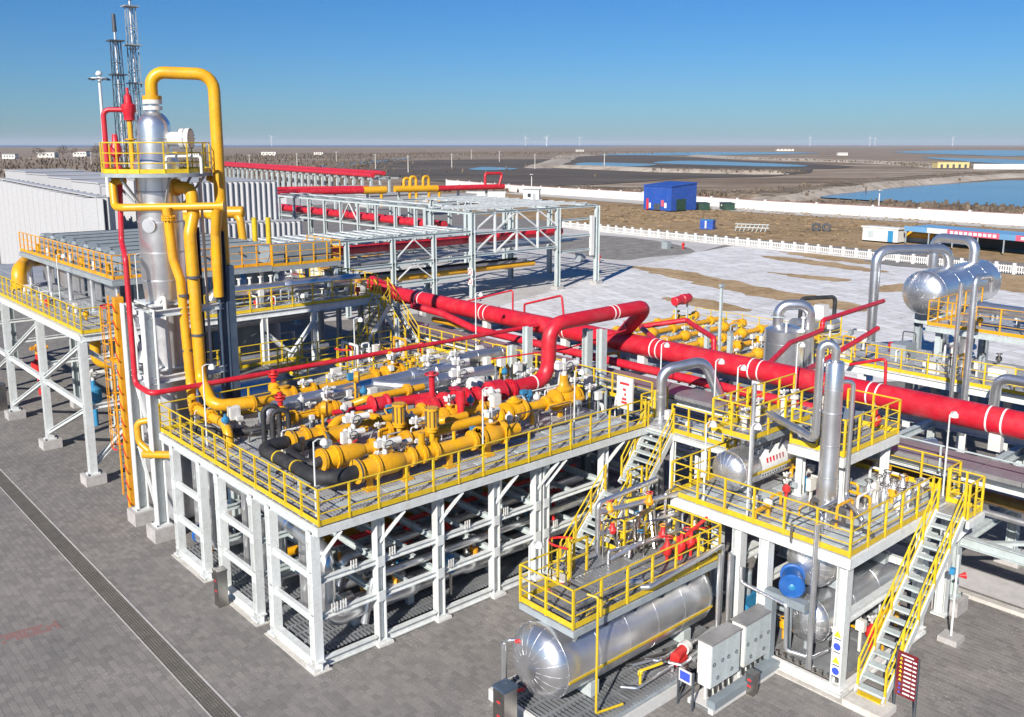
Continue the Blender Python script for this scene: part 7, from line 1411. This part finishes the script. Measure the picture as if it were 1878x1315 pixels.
# yellow and red manifold beyond the rack
t = thing('far_manifold', 'far red pipe with yellow middle part and yellow goalpost loops', 'pipe', (100, 140, 0))
MB().tube([(66, 140, 5.0), (79, 146, 6.0), (92, 141.5, 6.0)], 0.7, 16, 2.5).build('red_inlet', 'red_pipe', t)
MB().tube([(109, 138.5, 6.0), (126, 136, 6.0)], 0.6, 14).tube([(121, 136.6, 6), (121, 136.6, 9), (125.6, 136, 9), (124.5, 136, 6)], 0.3, 10, 0.5).build('red_part', 'red_pipe', t)
MB().tube([(92, 141.5, 6.0), (97, 140.6, 6.0)], 0.8, 16).tube([(99, 140.2, 6.1), (109, 138.5, 6.0)], 0.72, 14).build('yellow_part', 'yellow_pipe', t)
for k, (x, h) in enumerate(((96, 3.0), (102.5, 8.3), (104.0, 8.6), (107.0, 8.6), (109.5, 6))):
    y = 140.6 - (x - 97) * 0.17; MB().tube([(x - 1.5, y, 6.0), (x - 1.5, y, h), (x, y, h), (x, y, 2.6)] if h > 7 else [(x - 2, y, 6), (x, y, 6), (x, y, 2.6)], 0.32, 10, 0.6).build('loop', 'yellow_pipe', t)
for k in range(7): x = 80 + k * 7; MB().bar((x, 146 - (x - 79) * 0.2, 0), (x, 146 - (x - 79) * 0.2, 5.4), 0.4).build('leg', 'pale_steel', t)
t = thing('far_pipeline', 'far pair of long red pipes on pale trestles left of the manifold', 'pipe', (140, 270, 0))
for k, (dx, z) in enumerate(((0, 7.0), (3.5, 7.6))): MB().tube([(156 + dx, 356, z), (128 + dx, 193, z)], 0.62, 12).build('pipe', 'red_pipe', t)
MB().tube([(72, 168, 5.4), (88, 166, 5.6), (104, 158, 5.6)], 0.5, 12, 3).build('pipe', 'red_pipe', t)
for k in range(26): u = k / 25; x, y = 158 - 28 * u, 352 - 158 * u; MB().bar((x - 2, y, 0), (x - 2, y, 6.4), 0.6).bar((x + 4, y, 0), (x + 4, y, 6.4), 0.5).bar((x - 3, y, 6.1), (x + 7, y, 6.1), 0.5).build('trestle', 'pale_steel', t)
for i, (x, y, w_, d_, h) in enumerate(((100, 190, 26, 8, 4), (112, 170, 18, 6, 3), (128, 168, 16, 4, 2.2))):
    o = MB().b2((x, y, 0), (x + w_, y + d_, h)).b2((x - 0.3, y - 0.3, h), (x + w_ + 0.3, y + d_ + 0.3, h + 0.3)).build('far_shed', 'cladding_white'); tag(o, ('longest low white shed among the far red pipes', 'low white shed behind the far rack run', 'low white shed behind the yellow goalposts')[i], 'shed')

# ================================================================ masts
def lattice(label, x, y, h, s, m_='dark_steel', tip=3.0):
    t = thing('lattice_mast', label, 'mast', (x, y, 0), 'lattice masts')
    b = MB(); n = int(h / 2.4); c = [(-s, -s), (s, -s), (s, s), (-s, s)]
    for k in range(4): MB().bar((x + c[k][0] * 1.3, y + c[k][1] * 1.3, 0), (x + c[k][0] * 0.8, y + c[k][1] * 0.8, h), 0.09).build('leg', m_, t)
    for i in range(n):
        z0, z1 = i * h / n, (i + 1) * h / n; f0, f1 = 1.3 - 0.5 * z0 / h, 1.3 - 0.5 * z1 / h
        for k in range(4):
            a, e = c[k], c[(k + 1) % 4]; b.bar((x + a[0] * f1, y + a[1] * f1, z1), (x + e[0] * f1, y + e[1] * f1, z1), 0.07)
            p, q = (a, e) if i % 2 else (e, a); b.bar((x + p[0] * f0, y + p[1] * f0, z0), (x + q[0] * f1, y + q[1] * f1, z1), 0.05)
    b.build('lacing', m_, t)['kind'] = 'stuff'
    MB().cyl((x, y, 0), (x, y, h + tip * 0.35), 0.15, 0.13, 12).build('flare_pipe', 'silver_dull', t)
    MB().cyl((x, y, h + tip * 0.35), (x, y, h + tip), 0.26, 0.2, 12).build('flare_tip', 'dark_steel', t)
    for z in (h * 0.72, h * 0.86, h): MB().box((x, y, z), (s * 3.0, s * 3.0, 0.14)).build('stage', m_, t)
lattice('left of the two lattice flare masts, lower, with a dark tip', 26.4, 90.2, 27.2, 0.55, 'dark_steel'); lattice('right of the two lattice flare masts, taller and paler', 28.6, 90.9, 31.3, 0.55, 'grey_steel', 2.0)
t = thing('light_mast', 'white high mast lamp left of the lattice masts', 'lamp post', (21.4, 81.3, 0)); MB().cyl((21.4, 81.3, 0), (21.4, 81.3, 22.6), 0.3, 0.14, 14).build('pole', 'white_paint', t)
MB().torus((21.4, 81.3, 22.3), (0, 0, 1), 0.8, 0.07, 16).lathe((21.4, 81.3, 22.6), (0, 0, 1), [(0, 0.3), (0.15, 0.36), (0.4, 0.25), (0.5, 0.05)], 14).build('crown', 'white_paint', t)
for k in range(6): a = k * 1.047; MB().box((21.4 + math.cos(a) * 0.9, 81.3 + math.sin(a) * 0.9, 22.2), (0.4, 0.3, 0.16), a).build('floodlight', 'dark_steel', t)

# ================================================================ wall, fence, sheds
t = thing('perimeter_wall', 'long white perimeter wall crossing the plain behind the dry field', 'wall', (185, 120, 0))
WP = [(205, 260), (192.7, 202.6), (189.5, 148.4), (181, 103.0), (181.9, 76.2), (181.4, 44.9), (180, 10)]
for (x0, y0), (x1, y1) in zip(WP, WP[1:]):
    L_ = math.hypot(x1 - x0, y1 - y0); k = max(1, int(L_ / 9))
    for i in range(k):
        a = V((x0 + (x1 - x0) * i / k, y0 + (y1 - y0) * i / k, 0)); b = V((x0 + (x1 - x0) * (i + 1) / k, y0 + (y1 - y0) * (i + 1) / k, 0))
        MB().bar(a + V((0, 0, 0.85)), b - (b - a) * 0.01 + V((0, 0, 0.85)), 0.25, 2.3).build('wall_panel', 'cream_white', t)
        MB().box((a.x, a.y, 1.0), (0.5, 0.5, 2.6)).build('pier', 'cream_white', t)
    MB().bar((x0, y0, 2.08), (x1, y1, 2.08), 0.45, 0.14).build('coping', 'red_brick', t)
sheet('verge', [(184, 205), (196, 203), (184, 103), (185, 40), (173, 40), (172, 103)], -0.2, 'pale_concrete', 'pale road strip at the foot of the white wall', cat='road')
t = thing('picket_fence', 'white picket fence between the slab field and the dry field', 'fence', (107, 60, 0))
FP = [(109.5, 100), (107.6, 66), (107.6, 50), (106.6, 36), (105.6, 17), (105, 2)]; fp = []
for (x0, y0), (x1, y1) in zip(FP, FP[1:]):
    L_ = math.hypot(x1 - x0, y1 - y0); k = int(L_ / 2.0); fp += [(x0 + (x1 - x0) * i / k, y0 + (y1 - y0) * i / k) for i in range(k)]
postm = shared('fpost', lambda: MB().box((0, 0, 0.675), (0.34, 0.34, 1.35)).mesh('fence_post', 'cream_white'))
pick = MB()
for i in range(6): pick.box((0, 0.28 + i * 0.29, 0.58), (0.06, 0.13, 0.95))
pick.box((0, 1.0, 0.92), (0.08, 1.7, 0.1)); pick.box((0, 1.0, 0.35), (0.08, 1.7, 0.1)); pickm = pick.mesh('picket_panel', 'cream_white')
for (x, y), (x2, y2) in zip(fp, fp[1:]):
    put('fence_post', postm, t, (x, y, 0)); put('picket_panel', pickm, t, (x, y, 0), math.atan2(y2 - y, x2 - x) - math.pi / 2)
kb = MB().bar((109.3, 100, 0.08), (107.4, 66, 0.08), 0.5, 0.2).bar((107.4, 66, 0.08), (107.4, 50, 0.08), 0.5, 0.2).bar((107.4, 50, 0.08), (106.3, 36, 0.08), 0.5, 0.2).build('kerb', 'yard_concrete'); structure(kb, 'pale kerb under the picket fence', 'kerb')
def hut(name, label, cat, p, q, d_, h0, h1, wall, roof, extra=None):
    """small building: p to q near wall, mono pitch roof"""
    t = thing(name, label, cat, (*p, 0)); P, Q = V((*p, 0)), V((*q, 0)); e = (Q - P).normalized(); nr = V((-e.y, e.x, 0)) * d_; c = [P, Q, Q + nr, P + nr]; hh = [h0, h0, h1, h1]
    for i in range(4):
        a, b = c[i], c[(i + 1) % 4]; MB().add([a, b, b + V((0, 0, hh[(i + 1) % 4])), a + V((0, 0, hh[i]))], [(0, 1, 2, 3)]).build('wall', wall, t)
    o_ = [x_ + ((x_ - (P + Q + nr) / 2).normalized() * 0.3) for x_ in c]; o_ = [V((v.x, v.y, 0)) for v in o_]
    MB().add([v + V((0, 0, h)) for v, h in zip(o_, hh)] + [v + V((0, 0, h + 0.2)) for v, h in zip(o_, hh)], [(3, 2, 1, 0), (4, 5, 6, 7), (0, 1, 5, 4), (1, 2, 6, 5), (2, 3, 7, 6), (3, 0, 4, 7)]).build('roof', roof, t)
    def on(s, z0, z1, w_, m_, nm, side=0):
        A, Bq = (P, Q) if side == 0 else (Q, Q + nr); ee = (Bq - A).normalized(); nn = V((ee.y, -ee.x, 0)); a = A + ee * s + nn * 0.05
        MB().add([a + V((0, 0, z0)), a + ee * w_ + V((0, 0, z0)), a + ee * w_ + V((0, 0, z1)), a + V((0, 0, z1)), a + nn * 0.05 + V((0, 0, z0)), a + ee * w_ + nn * 0.05 + V((0, 0, z0)), a + ee * w_ + nn * 0.05 + V((0, 0, z1)), a + nn * 0.05 + V((0, 0, z1))], [(4, 5, 6, 7), (0, 1, 5, 4), (1, 2, 6, 5), (2, 3, 7, 6), (3, 0, 4, 7)]).build(nm, m_, t)
    if extra: extra(on)
    return t
mat('vivid_blue', (0.015, 0.075, 0.36), 0.5, var=0.1, scale=0.4)
mat('bottle_green', (0.012, 0.05, 0.03), 0.5, var=0.2)
mat('banner_pink', (0.62, 0.10, 0.17), 0.6, var=0.08, scale=0.5); mat('banner_blue', (0.14, 0.33, 0.55), 0.6, var=0.08, scale=0.5); mat('house_yellow', (0.62, 0.50, 0.22), 0.7)
def blue_extra(on):
    on(1.0, 0, 2.6, 0.7, 'print_red', 'mural_patch'); on(1.9, 0.4, 1.6, 0.6, 'print_white', 'mural_patch'); on(3.6, 0, 1.5, 2.0, 'dark_steel', 'doorway'); on(5.9, 0.9, 2.4, 0.9, 'banner_pink', 'mural_patch'); on(7.0, 0.6, 1.8, 0.7, 'print_white', 'mural_patch'); on(1.7, 0, 2.7, 3.2, 'bottle_green', 'door', 1)
hut('blue_shed', 'bright blue metal shed with painted patches in the dry field', 'shed', (160.2, 123.5), (159.4, 114.4), 8.6, 5.6, 6.3, 'vivid_blue', 'vivid_blue', blue_extra)
for i, (x, y) in enumerate(((171.2, 114.2), (175.4, 110.0))):
    t = thing('green_skip', ('left', 'right')[i] + ' one of two dark green skips beside the blue shed', 'skip', (x, y, -0.25), 'green skips')
    MB().box((x, y, 0.6), (2.6, 5.0, 1.6), R_(-42)).build('body', 'bottle_green', t); MB().box((x, y, 1.43), (2.8, 5.2, 0.12), R_(-42)).build('rim', 'bottle_green', t)
    for k in (-1, 1): MB().box((x - 1.1, y - 0.4 + k * 1.2, 0.9), (0.1, 0.3, 0.25)).build('label_patch', 'print_white', t)
t = thing('blue_container', 'small blue bin outside the picket fence', 'bin', (129.3, 81.6, -0.25)); MB().box((129.3, 81.6, 0.65), (1.5, 2.5, 1.7), 0.3).build('body', 'vivid_blue', t); MB().box((129.3, 81.6, 1.53), (1.6, 2.6, 0.1), 0.3).build('lid', 'light_blue', t); MB().box((128.4, 81.4, 0.7), (0.1, 0.3, 1.4), 0.3).build('strap', 'cream_white', t)
def gh(on): on(1.2, 1.0, 2.0, 0.9, 'glass_dark', 'window'); on(2.6, 0, 2.0, 0.8, 'grey_steel', 'door'); on(0.8, 1.0, 2.0, 1.0, 'glass_dark', 'window', 1)
hut('guard_hut', 'white guard hut with flat dark roof near the white wall', 'hut', (160.5, 167.3), (163.4, 164.0), 4.5, 3.0, 2.9, 'cream_white', 'grey_steel', gh)
hut('guard_hut', 'lower white hut left of the guard hut', 'hut', (149, 178), (157, 171), 4, 2.2, 2.2, 'cream_white', 'cream_white')
hut('site_cabin', 'white cabin with boarded front beside the banner shed', 'hut', (130.6, 51.6), (130.4, 45.6), 3, 2.1, 2.0, 'cream_white', 'cream_white', lambda on: (on(1.0, 0.6, 1.6, 1.0, 'pale_steel', 'window'), on(4.4, 0, 1.8, 0.9, 'light_blue', 'door')))
t = thing('banner_shed', 'long open shed with pink and blue banner fascia behind the large drum', 'shed', (128, 35, 0))
A_, B_ = V((130.6, 44.6, 0)), V((124.5, 12, 0)); e_ = (B_ - A_).normalized(); n_ = V((e_.y, -e_.x, 0)) * -1
L_ = (B_ - A_).length
MB().add([A_ + V((0, 0, 2.55)), B_ + V((0, 0, 2.55)), B_ - n_ * -6 + V((0, 0, 2.7)), A_ - n_ * -6 + V((0, 0, 2.7))], [(0, 1, 2, 3)]).build('roof', 'banner_blue', t)
MB().add([A_ + n_ * 6, B_ + n_ * 6, B_ + n_ * 6 + V((0, 0, 2.6)), A_ + n_ * 6 + V((0, 0, 2.6))], [(0, 1, 2, 3)]).build('back_wall', 'dark_steel', t)
for s0, s1, m_ in ((0, 4.0, 'banner_blue'), (4.0, 7.4, 'cream_white'), (7.4, 15.6, 'banner_pink'), (15.6, 18.0, 'banner_blue'), (18.0, 33, 'banner_pink')):
    p, q = A_ + e_ * s0 - n_ * 0.1, A_ + e_ * min(s1, L_) - n_ * 0.1; MB().bar(p + V((0, 0, 2.35)), q + V((0, 0, 2.35)), 0.08, 0.8).build('fascia', m_, t)
for k in range(20):
    s0 = 7.9 + k * 0.75
    if s0 > 15.0: s0 += 3.4
    if abs((k % 7) - 3) < 3.1: p = A_ + e_ * s0 - n_ * 0.17; MB().bar(p + V((0, 0, 2.35)), p + e_ * 0.5 + V((0, 0, 2.35)), 0.04, 0.42).build('fascia_letter', 'print_white', t)
for k in range(9): p = A_ + e_ * (k * 4 + 0.3); MB().bar(p, p + V((0, 0, 2.3)), 0.16).build('post', 'grey_steel', t)
for i, (x, y, c, lab) in enumerate(((135, 44, 'yellow_pipe', 'yellow roller left on the dry field above the banner shed'), (136, 34, 'yellow_pipe', 'yellow drum on the dry field, right'), (135.5, 39, 'pale_steel', 'grey scrap frame between the yellow pieces'))):
    t = thing('site_plant', lab, 'equipment', (x, y, 0)); MB().cyl((x, y + 3, 1.0), (x, y - 2.4 + i, 1.0), 0.75, seg=14).build('drum', c, t); MB().box((x, y, 0.2), (1.2, 4, 0.7)).build('frame', 'grey_steel', t)
t = thing('scrap_frames', 'pale scrap steel frames on the dry field right of the blue bin', 'scrap', (132, 74, 0))
for k in range(8): MB().bar((130 + k * 0.3, 76 - k * 0.7, -0.2), (130.4 + k * 0.3, 75.6 - k * 0.7, 1.2), 0.12).build('upright', 'pale_steel', t)
MB().bar((130, 76, 1.1), (132.4, 70.4, 1.1), 0.14).bar((130, 76, 0.5), (132.4, 70.4, 0.5), 0.14).build('rails', 'pale_steel', t)
for i, (x, y) in enumerate(((141, 66), (142, 64.5))): t = thing('pipe_ring', ('left', 'right')[i] + ' dark concrete ring lying in the dry field', 'pipe', (x, y, -0.2), 'dark rings'); MB().torus((x, y, 0.5), (1, 0.7, 0), 0.6, 0.22, 16, 6).lathe((x, y, 0.5), (1, 0.7, 0), [(0, 0.62), (1.6, 0.62)], 16, cap=False).build('ring', 'dark_steel', t)
for i, (x, y, lab) in enumerate(((75.5, 62.5, 'dark box with red hydrant on the concrete apron'), (96, 64.5, 'dark box with red hydrant at the gravel lot edge'))):
    t = thing('hydrant_box', lab, 'hydrant', (x, y, 0)); MB().box((x, y, 0.55), (0.9, 1.1, 1.1)).build('box', 'grey_steel', t); MB().cyl((x + 1.5, y - 2.0, 0), (x + 1.5, y - 2.0, 1.0), 0.16, seg=10).box((x + 1.5, y - 2.0, 0.7), (0.5, 0.3, 0.2)).build('hydrant', 'red_paint', t)
t = thing('field_pole', 'white lamp pole standing by the wall before the blue pond', 'lamp post', (186, 77, 0)); MB().cyl((186, 77, -0.5), (186, 77, 5.4), 0.16, 0.1, 8).build('pole', 'cream_white', t); MB().box((185.6, 76.6, 5.4), (1.2, 0.3, 0.2)).build('head', 'cream_white', t)
t = thing('field_pole', 'white lamp pole beside the guard hut', 'lamp post', (168, 172, 0)); MB().cyl((168, 172, -0.3), (168, 172, 7.0), 0.16, 0.1, 8).build('pole', 'cream_white', t); MB().box((167.6, 171.6, 7.0), (1.0, 0.3, 0.2)).build('head', 'cream_white', t)
hut('yellow_house', 'yellow house with flat roof at the far end of the pale dike', 'house', (612, 252), (628, 238), 8, 3.6, 3.6, 'house_yellow', 'house_yellow', lambda on: [on(2 + k * 4, 0, 2.4, 1.6, 'dark_steel', 'doorway') for k in range(5)])
t = thing('far_wall', 'distant white wall right of the yellow house', 'wall', (630, 236, 0))
for k in range(12): MB().bar((630 + k * 8, 236 - k * 10, 0.9), (637.8 + k * 8, 226.2 - k * 10, 0.9), 0.6, 3.4).build('wall_panel', 'cream_white', t)
# poles on the plain
PO = [(314, 577), (250, 520), (205, 470), (330, 500), (371, 470), (300, 420), (410, 430), (440, 395), (190, 560), (420, 700), (150, 430), (128, 380), (560, 640), (640, 780), (230, 760), (300, 900)]
ordn = ['first', 'second', 'third', 'fourth', 'fifth', 'sixth', 'seventh', 'eighth', 'ninth', 'tenth', 'eleventh', 'twelfth', 'thirteenth', 'fourteenth', 'fifteenth', 'sixteenth']
pr = sorted(PO, key=lambda p: (math.atan2(-(p[0] - CAM_POS.x) * rt.x - (p[1] - CAM_POS.y) * rt.y, (p[0] - CAM_POS.x) * math.cos(YAW) + (p[1] - CAM_POS.y) * math.sin(YAW))), reverse=True)
for i, (x, y) in enumerate(pr):
    t = thing('utility_pole', ordn[i] + ' pale utility pole from the left on the brown plain', 'pole', (x, y, -0.8), 'utility poles on the plain')
    MB().cyl((x, y, -0.8), (x, y, 9.5), 0.3, 0.2, 8).build('pole', 'pale_concrete', t); MB().bar((x - 0.9, y + 0.8, 8.6), (x + 0.9, y - 0.8, 8.6), 0.2).build('crossarm', 'grey_steel', t)
# far buildings and turbines
FB = [(265, 1157, 40, 14, 9, 'white two storey block at the far left'), (330, 1250, 60, 20, 10, 'long pale hall at the far left'), (395, 1330, 50, 24, 12, 'white hall with low roof behind the far trees'), (520, 1250, 45, 12, 7, 'low white house right of the tower in the distance'), (640, 1260, 60, 14, 8, 'long white house row in the distance'), (730, 1270, 40, 14, 8, 'small white block in the distance, centre left'), (1500, 1450, 50, 20, 8, 'small pale farm in the distance, centre'), (1300, 700, 40, 12, 6, 'small white house across the lagoon'), (2100, 1300, 120, 20, 9, 'pale low hall below the horizon, right')]
for i, (x, y, w_, d_, h, lab) in enumerate(FB):
    t = thing('far_building', lab, 'building', (x, y, -0.8)); w_ *= 0.36; h *= 0.55; d_ *= 0.6; MB().box((x, y, h / 2 - 0.8), (w_, d_, h), R_(-40)).build('wall', 'beige_box', t); MB().box((x, y, h - 0.5), (w_ * 1.04, d_ * 1.1, 0.8), R_(-40)).build('roof', ('grey_steel', 'cream_white', 'red_brick')[i % 3], t)
    for k in range(4): e = V((math.cos(R_(-40)), math.sin(R_(-40)), 0)); nn = V((e.y, -e.x, 0)); c = V((x, y, 0)) + e * (w_ * (k - 1.5) / 4.5) + nn * (d_ / 2 + 0.1); MB().box((c.x, c.y, h * 0.45), (w_ * 0.1, 0.2, h * 0.3), R_(-40)).build('window', 'glass_dark', t)
for i, (x, y) in enumerate(((130, 1010), (190, 1120), (150, 1090))):
    t = thing('storage_tank', ('left', 'right', 'middle')[i] + ' pale round tank at the far left', 'tank', (x, y, -0.8), 'far round tanks'); MB().lathe((x, y, -0.8), (0, 0, 1), [(0, 11), (11, 11), (12.5, 5), (12.8, 0.3)], 20).build('shell', 'cream_white', t); MB().torus((x, y, 10.2), (0, 0, 1), 11, 0.3, 20, 4).build('rim', 'pale_steel', t)
TD = [(6500, 7100), (6700, 7000), (6900, 7200), (7200, 7000), (8800, 5200), (9300, 4800), (9800, 5000), (9900, 4200), (4200, 8200)]
tb = [shared('tower_t', lambda: MB().cyl((0, 0, -1), (0, 0, 85), 2.6, 1.6, 8).mesh('tower', 'cream_white')), shared('nacelle_t', lambda: MB().box((0, 0, 86), (7, 4, 4)).mesh('nacelle', 'cream_white')), shared('blade_t', lambda: MB().add([(0, -1.6, 0), (0, 1.6, 0), (0, 0.4, 44), (0.8, 0, 22)], [(0, 1, 2), (0, 3, 2), (1, 2, 3)]).mesh('blade', 'cream_white'))]
for i, (x, y) in enumerate(TD):
    t = thing('wind_turbine', 'tiny white wind turbine on the horizon, ' + ('leftmost of the central cluster', 'second of the central cluster', 'third of the central cluster', 'rightmost of the central cluster', 'first of the right group', 'second of the right group', 'third of the right group', 'last of the right group', 'lone one at the left')[i], 'wind turbine', (x, y, 0), 'wind turbines on the horizon')
    put('tower', tb[0], t, (x, y, 0)); put('nacelle', tb[1], t, (x, y, 0), YAW)
    for k in range(3): bl = put('blade', tb[2], t, (x - 3, y - 3, 86)); bl.rotation_euler = (R_(120 * k + i * 25), 0, YAW)
# scrub tufts on banks and field: too many to count
def tufts(name, pts, m_, label, h=(0.6, 1.6), n=4):
    rnd = np.random.default_rng(5); vs = []; fs = []
    for x, y, z in pts:
        for k in range(n):
            a = rnd.uniform(0, 6.28); r = rnd.uniform(0.2, 0.9); hh = rnd.uniform(*h); dx, dy = math.cos(a) * r, math.sin(a) * r; i = len(vs)
            vs += [(x - dx, y - dy, z - 0.3), (x + dx, y + dy, z - 0.3), (x + dx * 0.7 + rnd.uniform(-.3, .3), y + dy * 0.7, z + hh), (x - dx * 0.5, y - dy * 0.5 + rnd.uniform(-.3, .3), z + hh * rnd.uniform(0.6, 1))]; fs.append((i, i + 1, i + 2, i + 3))
    me = bpy.data.meshes.new(name); me.from_pydata(vs, [], fs); me.materials.append(MATS[m_]); o = put(name, me); o['kind'] = 'stuff'; o['label'] = label; o['category'] = 'scrub'; return o
mat('twig', (0.13, 0.098, 0.07), 0.9, var=0.45, scale=0.15); mat('straw', (0.24, 0.17, 0.095), 0.9, var=0.4, scale=0.2)
rnd = random.Random(9); P_ = []
def along(pts, n, wd, z):
    out = []
    for _ in range(n):
        i = rnd.randrange(len(pts) - 1); u = rnd.random(); a, b = pts[i], pts[i + 1]; out.append((a[0] + (b[0] - a[0]) * u + rnd.gauss(0, wd), a[1] + (b[1] - a[1]) * u + rnd.gauss(0, wd), z))
    return out
P_ += along([(180, 235), (215, 205), (222, 175), (232, 150), (240, 140), (330, 160), (470, 176), (590, 180)], 1300, 6, 0.1); P_ += along([(190, 110), (222, 92), (224, 70), (226, 50), (222, 30)], 420, 6, 0.0); P_ += along([(120, 300), (200, 360), (280, 470), (370, 610), (560, 830)], 1200, 20, -0.2); P_ += along([(440, 255), (430, 270), (420, 330)], 250, 4, 1.0); P_ += along([(1000, 940), (880, 870), (620, 620)], 300, 5, 1.0); P_ += along([(640, 262), (720, 310), (890, 600)], 500, 12, 0.6)
tufts('scrub', P_, 'twig', 'dark leafless scrub growing along the banks', (0.1, 1.1))
tufts('dry_weeds', along([(120, 110), (160, 100), (170, 60), (130, 60), (150, 130), (176, 110), (178, 50)], 1500, 9, -0.2), 'straw', 'straw coloured weeds scattered over the dry field', (-0.1, 0.18))
tufts('far_thicket', along([(60, 420), (200, 700), (420, 1000), (700, 1200), (1000, 1250), (1500, 1300)], 3200, 110, -0.6), 'twig', 'dark thicket covering the far brown plain', (0.6, 2.8), 5)
# leafless trees at the far left, each its own
twm = None
def bare_tree(label, x, y, h, seed):
    t = thing('bare_tree', label, 'tree', (x, y, -0.8), 'bare trees at the far left'); r = random.Random(seed)
    MB().cyl((x, y, -0.8), (x + r.uniform(-.3, .3), y, h * 0.5), h * 0.025, h * 0.012, 7).build('trunk', 'twig', t)
    b = MB(); q = []
    for k in range(150):
        a, e, rr = r.uniform(0, 6.28), r.uniform(-0.5, 1), r.uniform(0.35, 1.0) ** 0.6; c = V((x + math.cos(a) * rr * h * 0.38 * math.sqrt(max(0, 1 - e * e)), y + math.sin(a) * rr * h * 0.38 * math.sqrt(max(0, 1 - e * e)), h * 0.6 + e * rr * h * 0.4))
        d = V((r.uniform(-1, 1), r.uniform(-1, 1), r.uniform(-1, 1))) * h * 0.07; d2 = V((r.uniform(-1, 1), r.uniform(-1, 1), r.uniform(-1, 1))) * h * 0.05; b.add([c - d, c + d2, c + d], [(0, 1, 2)])
    for k in range(7): a = k * 0.9; b.bar((x, y, h * 0.35), (x + math.cos(a) * h * 0.3, y + math.sin(a) * h * 0.3, h * 0.8), 0.12)
    b.build('crown', 'twig', t, 10)
for i in range(16):
    x, y = 150 + i * 22 + (i % 3) * 30, 880 + i * 22 + (i % 4) * 40
    bare_tree(ordn[i] + ' bare dark tree from the left before the far white halls', x, y, 11 + (i * 7) % 6, i)

# ================================================================ air
hz = MB().b2((-31000, -31000, -3), (31000, 31000, 136)).build('haze', 'dark_steel')
hm = bpy.data.materials.new('haze_air'); hm.use_nodes = True; hn = hm.node_tree; hn.nodes.clear()
ho = hn.nodes.new('ShaderNodeOutputMaterial'); hv = hn.nodes.new('ShaderNodeVolumePrincipled'); hv.inputs['Color'].default_value = (0.80, 0.88, 1.0, 1); hv.inputs['Density'].default_value = 0.000045; hv.inputs['Anisotropy'].default_value = 0.0
hn.links.new(hv.outputs[0], ho.inputs['Volume']); hz.data.materials.clear(); hz.data.materials.append(hm); hz['kind'] = 'stuff'; hz['label'] = 'thin pale blue haze over the far plain'; hz['category'] = 'haze'
print('objects', len(bpy.data.objects), 'tris', sum(len(m.polygons) for m in bpy.data.meshes))
